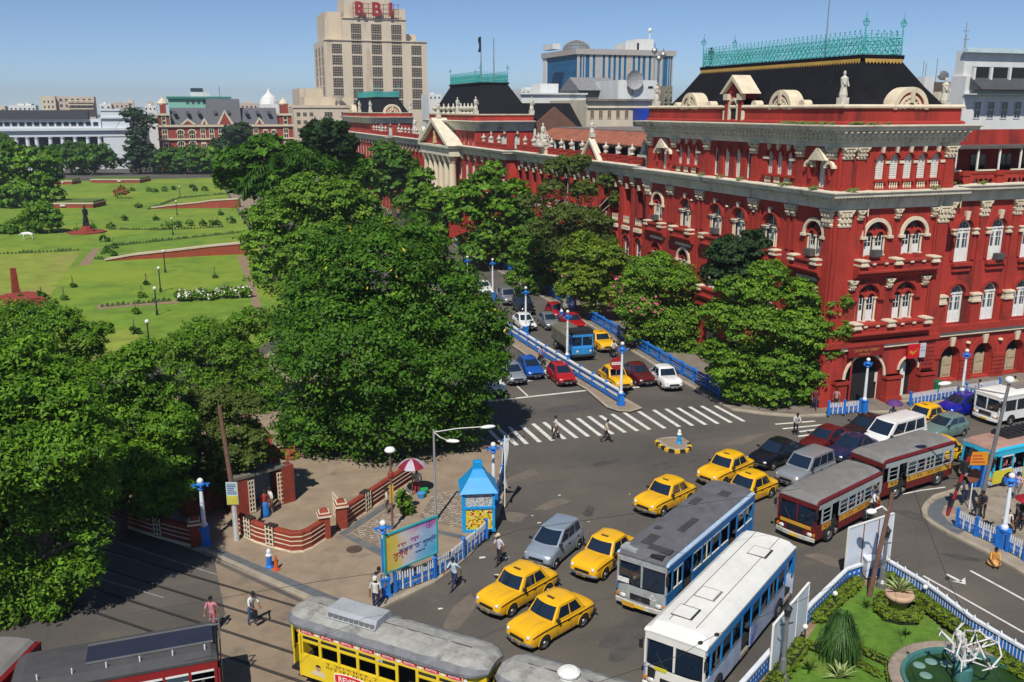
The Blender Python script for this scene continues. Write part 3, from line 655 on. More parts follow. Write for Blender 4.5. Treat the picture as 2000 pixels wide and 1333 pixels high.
archivolt(FR, 3.85, 2.2, 1.8, 1.98, CREAM, .12, False); archivolt(FR, 8.0, 2.5, .9, 1.05, CREAM, .12, False)
m = FR.mb(); m.box(1.0, 7.0, -4, -.8, .15, .2); m.box(2, 5.7, -4.2, -4, 0, 4.2); m.obj('entrance_hall', M('hall plaster', (.09, .05, .04), .9), PAL)
m = FR.mb(); m.box(7.75, 8.2, -.5, -.44, .1, 2.9); m.obj('door_leaf', WHITE, PAL)
m = FR.mb(); m.box(7.0, 9.2, .0, 1.0, 0, .18); m.box(7.2, 9.0, .0, .65, .18, .36); m.obj('doorstep', KERB, PAL)
# ---- long side of the near pavilion
LA = YE-Y0
f2 = [2.2, 7.7, 12.2, 15.8, 21.0, 26.4]
f3 = []
for px in (1605, 1503, 1521, 1541, 1398, 1418, 1440, 1462, 1327, 1342, 1357, 1297): f3.append((GX(px, 325, X0).y-Y0, px))
m = FL.mb()
wall(m, 0, LA, 0, 4.9, [(a, 2.2, .2, 2.4, 1) for a in f2])
wall(m, 0, LA, 4.9, 9.9, [(a, 1.9, 6.4, 8.3, 1) for a in f2])
wall(m, 0, LA, 9.9, 15.05, [(a, 2.0, 11.4, 13.0, 1) for a in f2])
def f3op(a, px):
 if px in (1605, 1297): return (a, .8, 16.45, 18.2, 1)
 if px in (1398, 1418, 1440, 1462): return (a, .8, 16.45, 18.5, 1)
 return (a, .75, 17.1, 18.5, 1)
wall(m, 0, LA, 15.05, 19.5, [f3op(a, px) for a, px in f3])
wall(m, 0, LA, 19.5, 22.1, [])
m.obj('wall', RED, PAL)
for i, a in enumerate(f2):
 window(FL, 'ground', a, 2.2, .2, 2.4, 1); window(FL, 'pair', a, 1.9, 6.4, 8.3, 1); archivolt(FL, a, 8.3, .98, 1.22, CREAM if i in (0, 4) else RED2)
 if i in (0, 5): window(FL, 'pair', a, 2.0, 11.4, 13.0, 1); archivolt(FL, a, 13.0, 1.02, 1.26, CREAM)
 else: window(FL, 'loggia', a, 2.0, 11.4, 13.0, 1); archivolt(FL, a, 13.0, 1.02, 1.26, RED2, .14, False); keystone(FL, a, 14.05, .45, .3)
for a, px in f3:
 _, w_, zb, zs, ar = f3op(a, px); window(FL, 'louver' if px not in (1398, 1462) else 'plain', a, w_, zb, zs, ar); archivolt(FL, a, zs, .42, .58, RED2, .12, False)
 if px not in (1605, 1297, 1398, 1418, 1440, 1462): keystone(FL, a, 18.95, .42, .24); ball_row(FL, a-.32, a+.36, 16.42, .46, None, .2)
for c_, r_ in (((f3[1][0]+f3[3][0])/2, 2.1), ((f3[8][0]+f3[10][0])/2, 2.3)):
 band_box(FL, 'sill', c_-r_, c_+r_, 16.93, 17.08, .3, RED2); band_box(FL, 'impost_band', c_-r_, c_-r_+.8, 18.2, 18.4, .08, CREAM); band_box(FL, 'impost_band', c_+r_-.8, c_+r_, 18.2, 18.4, .08, CREAM)
m = MB(); sh_a = f3[4][0]+.75
for a in (f3[0][0], f3[-1][0]):
 def fn(m):
  m.prismY([(-1.0, 0), (1.0, 0), (0.15, .85), (-.15, .85)], .0, .5); m.prismY([(-.75, -.02), (.75, -.02), (0, .6)], .5, .52)
  m.arch(0, -.15, .55, .75, 0, .4, 8)
 FL.part('pediment', partmesh(('pediment', 1), fn, CREAM), a, .003, 18.45)
 for s in (-1, 1): archivolt(FL, a+s*1.15, 17.9, .32, .52, CREAM, .35, False); keystone(FL, a+s*1.15, 17.05, .8, .3, RED2)
for a in (.75, 4.4, 10.4, 17.6, 23.4, 28.2):
 capital(FL, a, 18.55, .95, .85); band_box(FL, 'pilaster', a-.4, a+.4, 16.6, 18.56, .1, RED2); band_box(FL, 'pilaster_base', a-.5, a+.5, 16.1, 16.6, .2, RED2)
for a in (.7, 28.2): capital(FL, a, 13.75, 1.15, 1.25); band_box(FL, 'pilaster', a-.5, a+.5, 5.0, 13.8, .12, RED2)
for a in (4.6, 5.3, 9.6, 10.3, 18.0, 18.7, 23.4, 24.1): capital(FL, a, 14.1, .5, .85); band_box(FL, 'pilaster', a-.2, a+.2, 11.5, 14.12, .08, RED2)
for z in (9.95, 5.25):
 for a0, a1 in ((.9, 4.3), (6.0, 9.3), (10.8, 17.4), (19.2, 22.9), (24.5, 28.0)):
  m = FL.mb(); m.sweep([(a0, 0), (a1, 0)][::-1], [(-.002, z), (.25, z), (.4, z+.2), (.4, z+.32), (.62, z+.42), (.62, z+.55), (.5, z+.6), (.5, z+1.05), (.62, z+1.1), (.62, z+1.25), (-.002, z+1.25)]); m.obj('balcony', RED2, PAL)
  block(FL, 'pedestal_block', a0+.35, z+1.0, .6, .4, .66, CREAM); block(FL, 'pedestal_block', a1-.35, z+1.0, .6, .4, .66, CREAM)
  band_box(FL, 'impost_band', a0+.5, a1-.5, z-.35, z-.1, .15, CREAM)
band_box(FL, 'ledge', -.1, LA, 4.75, 5.15, .35, RED2)
for a in (9.95, 14.0, 19.9): FL.part('medallion', partmesh(('medallion',), lambda m: m.lathe([(.2, 0), (.2, .1), (.1, .16)], (0, 0, 0), 10), CREAM), a, .003, 13.9)
AC = partmesh(('air_conditioner',), lambda m: (m.box(-.38, .38, 0, .5, 0, .5), m.box(-.3, .3, .5, .52, .06, .44)), M('grimy air conditioner', (.09, .085, .08), .7, var=.3))
for F_, a, z in ((FR, 3.65, 11.5), (FL, 2.2, 11.45), (FL, 26.4, 11.45), (FL, 15.4, 11.45)): F_.part('air_conditioner', AC, a, .05, z)
FW.part('air_conditioner', AC, 7.6, .05, 10.2)
for F_, a in ((FR, 2.55), (FR, 9.1), (FL, 9.0), (FL, 18.4)): m = F_.mb(); m.cyl((a, .12, .3), (a, .12, 14.5), .07, n=6); m.obj('drain_pipe', RED2, PAL)
for F_, a in ((FR, 2.6), (FR, 9.2), (FW, 3.0), (FW, 12)): m = F_.mb(); m.cyl((a, .3, 14.5), (a, .3, 15.5), .05, n=6); m.obj('drain_pipe', CREAM, PAL)
# ---- wing to the right
WL = 40
wx = [4.0+3.46*i for i in range(8)]
m = FW.mb()
wall(m, 0, WL, 0, 4.4, [(a, 2.0, .3, 2.2, 1) for a in wx], .7); wall(m, 0, WL, 4.4, 9.5, [(a, 1.5, 5.15, 7.55, .9) for a in wx]); wall(m, 0, WL, 9.5, 15.05, [(a, 1.55, 10.15, 12.75, .9) for a in wx])
m.obj('wall', RED, PAL)
for a in wx:
 window(FW, 'ground', a, 2.0, .3, 2.2, 1, -.3); archivolt(FW, a, 2.2, 1.02, 1.5, RED2, .1, False); keystone(FW, a, 3.2, .75, .5)
 window(FW, 'french', a, 1.5, 5.15, 7.55, .9); archivolt(FW, a, 7.55, .8, 1.1, RED2, .14)
 window(FW, 'french', a, 1.55, 10.15, 12.75, .9); archivolt(FW, a, 12.75, .82, 1.1, RED2, .14, False); keystone(FW, a, 13.5, .7, .45)
 for s in (-1, 1): block(FW, 'impost_block', a+s*1.05, 12.4, .4, .45, .2, CREAM); band_box(FW, 'pilaster', a+s*1.05-.14, a+s*1.05+.14, 10.3, 12.4, .1, RED2)
 band_box(FW, 'sill', a-1.0, a+1.0, 9.85, 10.13, .35, RED2); band_box(FW, 'sill', a-.9, a+.9, 9.4, 9.6, .2, RED2)
 b = a+1.73; capital(FW, b, 13.75, .95, 1.25); band_box(FW, 'pilaster', b-.35, b+.35, 7.6, 13.8, .12, RED2)
 block(FW, 'pedestal_block', b, 6.9, .85, .7, .4, CREAM); band_box(FW, 'pedestal', b-.42, b+.42, 5.0, 6.9, .3, RED2)
 FW.part('medallion', partmesh(('medallion',), None, CREAM), b, .1, 3.3)
 m = FW.mb(); m.box(b-.65, b+.65, .003, .12, 0, 1.9); m.box(b-.7, b+.7, .003, .2, 1.9, 2.2)
 for k in range(5): m.box(b-.66, b+.66, .12, .17, .15+k*.35, .42+k*.35)
 m.obj('pier', RED2, PAL)
capital(FW, 2.2, 13.75, .95, 1.25); block(FW, 'pedestal_block', 2.2, 6.9, .85, .7, .4, CREAM); band_box(FW, 'pedestal', 1.8, 2.62, 5.0, 6.9, .3, RED2)
band_box(FW, 'ledge', 0, WL, 4.5, 5.0, .45, RED2); band_box(FW, 'ledge', 0, WL, 4.1, 4.45, .25, CREAM)
# ---- cornices run round the whole front
MAIN = [(45.5, 126), (45.5, YE), (X0, YE), (X0, Y0), (XE, Y0), (XE, 56.9), (95, 56.9)]
sweep_part('cornice', MAIN, C1, CREAMC); sweep_part('cornice', [(55, YE), (X0, YE), (X0, Y0), (XE, Y0), (XE, 70)], C2, CREAMC)
dentils(FL, -.4, LA, 15.73, 15.92, .3, .62, .14, .3); dentils(FR, -.4, W+.4, 15.73, 15.92, .3, .62, .14, .3); dentils(FW, 0, WL, 15.73, 15.92, .3, .62, .14, .3)
for F_, a0, a1 in ((FL, -.5, LA), (FR, -.5, W+.5)):
 dentils(F_, a0, a1, 20.4, 20.55, .5, .9, .2, .5, 'modillion_course'); dentils(F_, a0, a1, 20.1, 20.28, .4, .62, .2, .5, 'modillion_course'); dentils(F_, a0+.25, a1, 19.82, 19.95, .28, .42, .16, .5, 'modillion_course')
sweep_part('string_course', [(X0, YE), (X0, Y0), (XE, Y0), (XE, 70)], [(.003, 20.96), (.25, 20.96), (.25, 21.08), (.12, 21.2), (.003, 21.2)], RED2)
sweep_part('coping', [(X0, YE), (X0, Y0), (XE, Y0), (XE, YE)], [(-.4, 22.08), (.16, 22.08), (.2, 22.2), (.1, 22.34), (-.4, 22.34)], CREAM)
m = FR.mb(); m.quad((W, 0, 14.5), (W, -29, 14.5), (W, -29, 22.1), (W, 0, 22.1)); m.T = None
a = L((X0+.4, Y0+.4)); b = L((XE-.4, YE-.4)); m.box(a[0], b[0], a[1], b[1], 20, 21.9); a = L((X0, YE-.1)); m.box(a[0], a[0]+11, a[1], a[1]+.1, 0, 22.1)
m.obj('side_wall', RED, PAL)
# ---- black mansard roofs with fringe and turquoise railing
def mansard(x0, x1, y0, y1, z0, X1, X2, Y1, Y2, z1, rail=1.25, fringe=True, knee=.5, fins=True):
 a = [L(p) for p in ((x0, y0), (x1, y0), (x1, y1), (x0, y1))]; t = [L(p) for p in ((X1, Y1), (X2, Y1), (X2, Y2), (X1, Y2))]
 r0 = [(p[0], p[1], z0) for p in a]; r1 = [(p[0], p[1], z1) for p in t]
 rm = [(p[0]*(1-knee)+q[0]*knee, p[1]*(1-knee)+q[1]*knee, z0+(z1-z0)*(knee*(.93 if knee == .5 else 1.25))) for p, q in zip(a, t)]
 m = MB(); m.rings([r0+[r0[0]], rm+[rm[0]], r1+[r1[0]]], cap=False); m.add(r1, [(0, 1, 2, 3)])
 rf = m.obj('mansard_roof', SLATE, PAL)
 m = MB(); tp = [(q[0], q[1]) for q in t]; m.sweep([tp[0], tp[3], tp[2], tp[1]][::-1], [(.02, z1-.02), (.18, z1+.0), (.2, z1+.3), (.02, z1+.3)], closed=True); m.obj('roof_curb', SLATE, rf)
 if fringe:
  m = MB(); P = [Vector((*q, z1)) for q in tp]; P.append(P[0])
  for p, q in zip(P, P[1:]):
   d = q-p; n_ = max(2, int(d.length/.3)); o_ = Vector((d.y, -d.x, 0)).normalized()
   for i in range(n_):
    s = p+d*(i/n_); e = p+d*((i+1)/n_); s = s+o_*.23; e = e+o_*.23; k = (s+e)/2
    m.add([(s.x, s.y, z1+.02), (e.x, e.y, z1+.02), (e.x, e.y, z1-.16), (k.x, k.y, z1-.34), (s.x, s.y, z1-.16)], [(0, 1, 2, 3, 4)])
  m.obj('roof_fringe', GOLD, rf, kind='stuff')
 P = [Vector((*q, z1+.3)) for q in tp]; P.append(P[0]); fin = MB()
 fin.cyl((0, 0, 0), (0, 0, rail+.35), .035, .02, 5); fin.ball((0, 0, rail+.38), .07, 6, 4); fin.box(-.12, .12, -.02, .02, rail+.16, rail+.2); fme = fin.mesh('finial', TEAL)
 tall = MB(); tall.cyl((0, 0, 0), (0, 0, rail+1.7), .07, .02, 6); tall.box(-.3, .3, -.02, .02, rail+.95, rail+1.0); tall.box(-.02, .02, -.3, .3, rail+.95, rail+1.0); tall.ball((0, 0, rail+1.2), .09, 6, 4); tall.arch(0, rail+.9, .2, .26, -.02, .02, 8, 2*pi); tme = tall.mesh('corner_finial', TEAL)
 for p, q in zip(P, P[1:]):
  m = MB(); d = q-p; n_ = max(2, int(d.length/.55)); st = d/n_
  for i in range(n_):
   s = p+st*i; e = s+st
   for h in (.08, rail*.55, rail*.92): m.cyl(s+Vector((0, 0, h)), e+Vector((0, 0, h)), .03, n=4, cap=False)
   zt = Vector((0, 0, rail*.9)); zm = Vector((0, 0, rail*.5))
   m.cyl(s, e+zm, .025, n=4, cap=False); m.cyl(s+zm, e, .025, n=4, cap=False); m.cyl(s+zm, e+zt, .025, n=4, cap=False); m.cyl(s+zt, e+zm, .025, n=4, cap=False)
   k = (s+e)/2; m.cyl(k+Vector((0, 0, rail*.2)), k+Vector((0, 0, rail*1.12)), .025, n=4, cap=False); m.ball(k+zm*.55, .1, 5, 3); m.ball(k+zt*.82, .1, 5, 3)
   if fins: put('finial', fme, rf, s)
  m.obj('roof_railing', TEAL, rf, kind='stuff')
  put('corner_finial', tme, rf, p)
 return rf
mansard(X0+.8, XE-.5, Y0+.8, YE-2, 22.0, 47.35, 50.7, 57.2, 79.4, 25.55, 1.3)
c = L((47.4, 61.6)); m = MB(); m.cyl((c[0], c[1], 25.8), (c[0], c[1], 30.6), .06, .03, 6); m.obj('mast', STEEL, PAL)
def dormer_arch(F, a, z, r, d=1.1):
 m = F.mb(); m.arch(a, z, r*.78, r, -d, .14, 14); m.obj('dormer_arch', CREAM, PAL)
 m = F.mb(); m.arch(a, z, r*.64, r*.79, -d*.6, .02, 14); m.obj('dormer_ring', RED2, PAL)
 m = F.mb(); m.arch(a, z, r*.52, r*.64, -d*.6, .1, 14); m.arch(a, z, r*.28, r*.42, -d*.6, .1, 12)
 for i in range(7): t = pi*(i+.5)/7; m.ball((a+r*.47*math.cos(t), .05, z+r*.47*math.sin(t)), r*.045, 5, 3)
 m.obj('dormer_ring', CREAM, PAL)
 m = F.mb(); m.add([(a+r*.66*math.cos(pi*i/8), .005, z+r*.66*math.sin(pi*i/8)) for i in range(9)], [tuple(range(9))]); m.obj('dormer_opening', RED, PAL)
 keystone(F, a, z+r*.3, r*.6, r*.22)
yA = lambda px, py: GX(px, py, X0+.2).y-Y0
for px in (1352, 1530): dormer_arch(FL, yA(px, 200), 22.0, 1.45)
for px, r_ in ((1325, .6), (1390, .7), (1478, .7), (1572, .7)):
 m = FL.mb(); a = yA(px, 205); m.arch(a, 22.3, .02, r_*.55, -.6, .1, 8); m.obj('coping_scroll', CREAM, PAL)
dormer_arch(FR, GY(1778, 205, Y0).x-X0, 22.0, 1.55)
a = yA(1440, 200)
m = FL.mb(); m.box(a-1.25, a-.75, -.8, .2, 20.7, 22.9); m.box(a+.75, a+1.25, -.8, .2, 20.7, 22.9); m.box(a-1.25, a+1.25, -1.2, 0, 20.7, 23.3); m.prismY([(a-1.3, 23.3), (a+1.3, 23.3), (a, 24.3)], -1.2, .1); m.obj('dormer', RED, PAL)
m = FL.mb(); m.arch(a, 22.2, .5, .72, 0, .22, 8)
for s in (-1, 1): m.box(a+s*.61-.11, a+s*.61+.11, 0, .2, 20.8, 22.2); m.box(a+s*1.0-.32, a+s*1.0+.32, -.1, .35, 22.75, 23.25); m.box(a+s*1.35-.14, a+s*1.35+.14, -.1, .2, 20.7, 21.9)
m.prismY([(a-1.75, 23.25), (a-1.4, 23.25), (a, 24.35), (a+1.4, 23.25), (a+1.75, 23.25), (a, 24.75)], -1.3, .45); m.obj('dormer_pediment', CREAM, PAL)
m = FL.mb(); m.quad((a-.5, .03, 20.8), (a+.5, .03, 20.8), (a+.5, .03, 22.4), (a-.5, .03, 22.4)); m.obj('dormer_opening', DARK, PAL)
statue(X0+.5, Y0+.9, 22.3, 2.3); statue(XE+.9, 57.3, 22.0, 2.3, 1.1); statue(X0+.5, YE-.5, 22.3, 2.2)
m = MB(); r_ = random.Random(3)
for k in range(190):
 if k < 60: p = (X0-.6+r_.uniform(-.3, .3), Y0+r_.betavariate(2, 2)*7, 20.93)
 elif k < 90: p = (X0+r_.betavariate(1, 2)*4, Y0-.6, 20.93)
 else:
  c = r_.choice(((44.6, 53.9), (43.3, 56.4), (43.3, 60), (43.3, 66), (43.3, 69), (52, 53.9), (56, 56.1), (59, 56.2), (43.3, 72)))
  p = (c[0]+r_.uniform(-.35, .35), c[1]+r_.uniform(-.35, .35), 16.36)
 p = L(p); s = r_.uniform(.07, .2)
 m.add([(p[0]-s, p[1], p[2]), (p[0]+s*.4, p[1]-s, p[2]+s), (p[0]+s, p[1]+s*.3, p[2]+s*1.5), (p[0]-.2*s, p[1]+s, p[2]+s*.8)], [(0, 1, 2, 3)])
m.obj('cornice_weeds', MOSS, PAL, kind='stuff')
# ---- wing roof terrace
m = FW.mb()
wall(m, 0, WL, 16.05, 17.1, [(a+d, .42, 16.3, 16.52, 1) for a in wx for d in (-2.9, -2.4, -1.9, -1.4)] , .2)
m.box(0, WL, -.25, .06, 17.1, 17.3); m.obj('parapet', RED2, PAL)
for a in wx: block(FW, 'pedestal_block', a-.7, 16.05, .7, 1.3, .25, RED2); band_box(FW, 'coping', a-3.0, a-1.1, 17.3, 17.42, .12, CREAM)
m = MB(); a = L((XE-.2, 60)); m.box(a[0], a[0]+40, a[1], a[1]+.3, 16, 20.4); m.obj('setback_wall', RED, PAL)
m = MB(); m.box(a[0]+.5, a[0]+40, a[1]-3, a[1]+.4, 19.0, 19.2); m.obj('verandah_roof', M('rusted sheet roof', (.10, .085, .075), .8, var=.4), PAL)
for k in range(9): m = MB(); m.cyl((a[0]+.6+k*2.2, a[1]-2.8, 16), (a[0]+.6+k*2.2, a[1]-2.8, 19), .09, n=6); m.obj('verandah_post', SHUT, PAL)
for k in range(6): m = MB(); m.box(a[0]+1.5+k*2.8, a[0]+3+k*2.8, a[1]-.06, a[1]-.02, 16.2, 18.4); m.obj('verandah_window', GLASS, PAL)
m = MB(); m.box(a[0]-.3, a[0]+40, a[1]-.2, a[1]+10, 15.8, 16.0); m.obj('terrace', ROOFGREY, PAL)
# ---- recessed long front and the far pavilions
def long_front(X, Ya, Yb, step, loggia=True, dense=1):
 F_ = Fac((X, Ya), (0, 1), (-1, 0)); ln = Yb-Ya; n_ = int(ln/step); st = ln/n_; m = F_.mb(); cs = [(i+.5)*st for i in range(n_)]
 wall(m, 0, ln, 0, 4.9, [(a, 1.5, .5, 2.4, 1) for a in cs]); wall(m, 0, ln, 4.9, 9.8, [(a, 1.3, 5.9, 8.0, 1) for a in cs]); wall(m, 0, ln, 9.8, 15.05, [(a, 1.6, 10.8, 13.3, .6) for a in cs], .9)
 m.obj('wall', RED, PAL)
 for a in cs:
  window(F_, 'plain', a, 1.3, 5.9, 8.0, 1); archivolt(F_, a, 8.0, .68, .9, RED2, .12, False); window(F_, 'ground', a, 1.5, .5, 2.4, 1)
  band_box(F_, 'sill', a-.8, a+.8, 5.6, 5.85, .3, CREAM); band_box(F_, 'sill', a-.75, a+.75, 9.3, 9.7, .3, CREAM)
  if loggia: keystone(F_, a, 13.7, .55, .35); ball_row(F_, a-.7, a+.75, 10.0, .75, CREAM, .3)
  else: window(F_, 'louver', a, 1.6, 10.8, 13.3, .6)
  b = a+st/2
  if b < ln-.3: capital(F_, b, 14.05, .7, .95); band_box(F_, 'pilaster', b-.25, b+.25, 5, 14.06, .12, RED2)
 dentils(F_, 0, ln, 15.73, 15.92, .3, .62, .16, .42)
 return F_
def parapet(X, Ya, Yb, step=3.2, urns=True):
 F_ = Fac((X, Ya), (0, 1), (-1, 0)); m = F_.mb(); ln = Yb-Ya; n_ = max(2, int(ln/step)); st = ln/n_
 wall(m, 0, ln, 16.05, 17.0, [((i+.2+.15*k)*st, .3, 16.3, 16.55, 1) for i in range(n_) for k in range(5)], .2); m.box(0, ln, -.25, .05, 17.0, 17.15); m.obj('parapet', RED2, PAL)
 for i in range(n_+1):
  if urns and 0 < i < n_: urn(X+.1, Ya+i*st, 17.3, .9); block(F_, 'pedestal_block', i*st, 16.05, .55, 1.2, .16, RED2)
long_front(45.5, YE, 126, 2.75); parapet(45.5, YE, 126)
statue_group(45.2, 85.3, 17.3, .95); block(Fac((45.5, 85.3), (0, 1), (-1, 0)), 'pedestal_block', 0, 16.05, 1.7, 1.3, .3, CREAM)
statue_group(45.2, 115, 17.3, .95); block(Fac((45.5, 115), (0, 1), (-1, 0)), 'pedestal_block', 0, 16.05, 1.7, 1.3, .3, CREAM)
F_ = Fac((45.5, 100), (0, 1), (-1, 0))
m = F_.mb(); m.prismY([(-2.4, 16.05), (2.4, 16.05), (0, 18.3)], -.3, .2); m.obj('pediment', RED, PAL)
m = F_.mb(); m.prismY([(-3.0, 16.2), (-2.5, 16.2), (0, 18.4), (2.5, 16.2), (3.0, 16.2), (0, 18.8)], -.2, .5); m.obj('pediment_moulding', CREAMC, PAL); statue(45.4, 100, 18.9, 1.9)
m = MB(); a = L((46.8, YE)); m.add([(a[0], a[1], 18.2), (a[0], a[1]+40, 18.2), (a[0]+3.4, a[1]+40, 19.5), (a[0]+3.4, a[1], 19.5), (a[0], a[1], 18.1), (a[0], a[1]+40, 18.1)], [(0, 1, 2, 3), (0, 1, 5, 4)])
m.obj('tiled_roof', TILE, PAL)
m = MB(); m.box(a[0]+3.3, a[0]+16, a[1]-2, a[1]+40, 15.9, 19.6); m.obj('roof_storey', M('grimy roof storey', (.20, .16, .14), .85, var=.3), PAL)
for k in range(13): m = MB(); m.box(a[0]+.1, a[0]+.3, a[1]+.6+k*3.1, a[1]+.8+k*3.1, 16, 18.2); m.obj('verandah_post', SHUT, PAL)
for k in range(12): m = MB(); m.box(a[0]+3.2, a[0]+3.28, a[1]+1.2+k*3.1, a[1]+3.0+k*3.1, 16.2, 18.2); m.obj('verandah_window', GLASS, PAL)
def big_pavilion(Yf, Ya, Yb, X, wd):
 long_front(X, Yf, Yb, 3.4, False); ln = Yb-Ya; F_ = Fac((X, Ya), (0, 1), (-1, 0)); FE = Fac((X, Ya), (1, 0), (0, -1)); FB = Fac((X, Yf), (1, 0), (0, -1))
 m = FB.mb(); wall(m, 0, wd, 0, 15.05, []); m.obj('wall', RED, PAL)
 m = F_.mb(); n_ = int(ln/2.4); cs = [(i+.5)*ln/n_ for i in range(n_)]
 wall(m, 0, ln, 15.05, 19.5, [(a, .9, 16.4, 17.6, 1) for a in cs]); wall(m, 0, ln, 19.5, 21.2, []); m.obj('wall', RED, PAL)
 m = FE.mb(); wall(m, 0, wd, 15.05, 19.5, [(a, .95, 15.9, 17.7, 1) for a in (2.6, 4.8, 7.0)]); wall(m, 0, wd, 19.5, 21.2, []); m.obj('wall', RED, PAL)
 for a in cs: window(F_, 'louver', a, .9, 16.4, 17.6, 1)
 for a in (2.6, 4.8, 7.0): window(FE, 'louver', a, .95, 15.9, 17.7, 1); keystone(FE, a, 18.2, .4, .3)
 P_ = [(X+wd, Yb), (X, Yb), (X, Ya), (X+wd, Ya)]
 sweep_part('cornice', [(X+wd, Yb), (X, Yb), (X, Yf), (X+1.5, Yf)], C1, CREAMC); sweep_part('cornice', P_, [(o, z-.7) for o, z in C2], CREAMC); sweep_part('coping', P_, [(-.4, 21.1), (.16, 21.1), (.2, 21.3), (-.4, 21.3)], CREAM)
 a = L((X+.4, Ya+.4)); m = MB(); m.box(a[0], a[0]+wd-.6, a[1], a[1]+ln-.8, 14.6, 20.9); m.obj('attic', RED, PAL)
 return F_
FC = big_pavilion(126, 141, 169, X0, 9.8); parapet(X0, 126, 140.5)
mansard(44.6, 53.3, 141.6, 168, 20.9, 46.4, 51.0, 145.5, 163, 25.9, 1.3, False, .33)
for y in (143.5, 145.5, 147.5, 149.5): urn(X0+.3, y, 21.3, 1.3)
statue(X0+9.6, 141.4, 21.3, 2.6, 1.2)
for y in (141.4, 151.5): statue(X0+.3, y, 21.3, 2.6, 1.2)
for y in (154, 157, 160, 163, 166): urn(X0+.3, y, 21.3, 1.3)
FP = Fac((42.6, 148), (0, 1), (-1, 0))                                   # portico of the middle pavilion
for k in range(6):
 def fn(m): m.lathe([(.85, 0), (.85, .3), (.65, .5), (.66, 4), (.56, 8.6), (.62, 8.7), (.9, 9.6), (.95, 9.8)], (0, 0, 0), 12)
 FP.part('column', partmesh(('column', 1), fn, CREAM), 1.2+k*3.3, 0, 4.7)
m = FP.mb(); m.box(0, 19, -1.5, .9, 14.5, 16.15); m.box(-.4, 19.4, -1.5, 1.3, 15.85, 16.2); m.obj('entablature', CREAMC, PAL)
m = FP.mb(); m.box(0, 19, -1.5, 1.0, 0, 4.7); m.obj('portico_base', RED2, PAL)
m = FP.mb(); m.prismY([(.6, 16.2), (18.4, 16.2), (9.5, 19.95)], -1.4, .5); m.obj('pediment', RED, PAL)
m = FP.mb(); m.prismY([(-.6, 16.2), (.8, 16.2), (9.5, 19.9), (18.2, 16.2), (19.6, 16.2), (9.5, 20.6)], -1.4, 1.3); m.obj('pediment_moulding', CREAMC, PAL)
m = FP.mb(); figure(m, (9.5, .7, 16.4), 2.4, 1.1); m.obj('pediment_figure', M('ochre relief', (.5, .38, .18), .8, var=.2), PAL); statue(42.6, 157.5, 20.6, 2.6, 1.2)
long_front(45.5, 169, 205, 2.9); parapet(45.5, 169, 205); sweep_part('cornice', [(45.5, 205), (45.5, 169)], C1, CREAMC)
F_ = Fac((45.5, 179), (0, 1), (-1, 0)); m = F_.mb(); m.prismY([(-3.0, 16.2), (3.0, 16.2), (0, 18.8)], -.2, .5); m.obj('pediment', CREAMC, PAL); statue(45.4, 186, 17.3, 3, 1.4); statue(45.4, 173, 17.3, 3, 1.4)
m = MB(); a = L((47, 170)); m.add([(a[0], a[1], 18.3), (a[0], a[1]+18, 18.3), (a[0]+6, a[1]+18, 20.4), (a[0]+6, a[1], 20.4)], [(0, 1, 2, 3)]); m.obj('roof_tarpaulin', M('blue tarpaulin', (.015, .09, .5), .6, var=.3, vs=.5), PAL)
FD = big_pavilion(205, 225, 262, X0, 10.4); parapet(X0, 205, 224.5)
mansard(44.8, 54, 226, 260, 20.9, 46.6, 52, 229, 254, 24.6, 1.4, False, .5, False)
FDE = Fac((X0, 225), (1, 0), (0, -1)); dormer_arch(FDE, 5.5, 21.0, 2.2); dormer_arch(FD, 25, 21.0, 2.2)
for y in (226, 240): statue(X0+.3, y, 21.3, 2.8, 1.3)
statue(X0+10, 225.6, 21.3, 2.8, 1.3)
for x_, y_ in ((48.6, 152), (49.5, 148)): c = L((x_, y_)); m = MB(); m.cyl((c[0], c[1], 26), (c[0], c[1], 33.2+(x_ == 48.6)*.5), .12, .06, 6); m.obj('flagpole', STEEL, PAL)
c = L((48.6, 152)); m = MB(); m.rings([[(c[0]-.05, c[1]-.1, 33.6-k*.3), (c[0]-.5-.1*math.sin(k), c[1]-.3, 33.5-k*.3)] for k in range(9)], cap=False); m.obj('flag', M('dark flag cloth', (.02, .03, .04), .8, var=.2), PAL)
m = MB(); a = L((54.2, 141)); m.prismX([(a[1]+.2, 19.0), (a[1]+20, 19.0), (a[1]+12, 23.0), (a[1]+6, 23.0)], a[0], a[0]+10); m.obj('rear_roof', SLATE, PAL)
m = MB(); a = L((54.2, 140.5)); m.prismY([(a[0], 17), (a[0]+9, 17), (a[0]+8, 18.5), (a[0]+3, 22.4), (a[0], 20)], a[1], a[1]+.5); m.obj('rear_gable', M('brown gable brick', (.16, .08, .055), .85, var=.2), PAL)
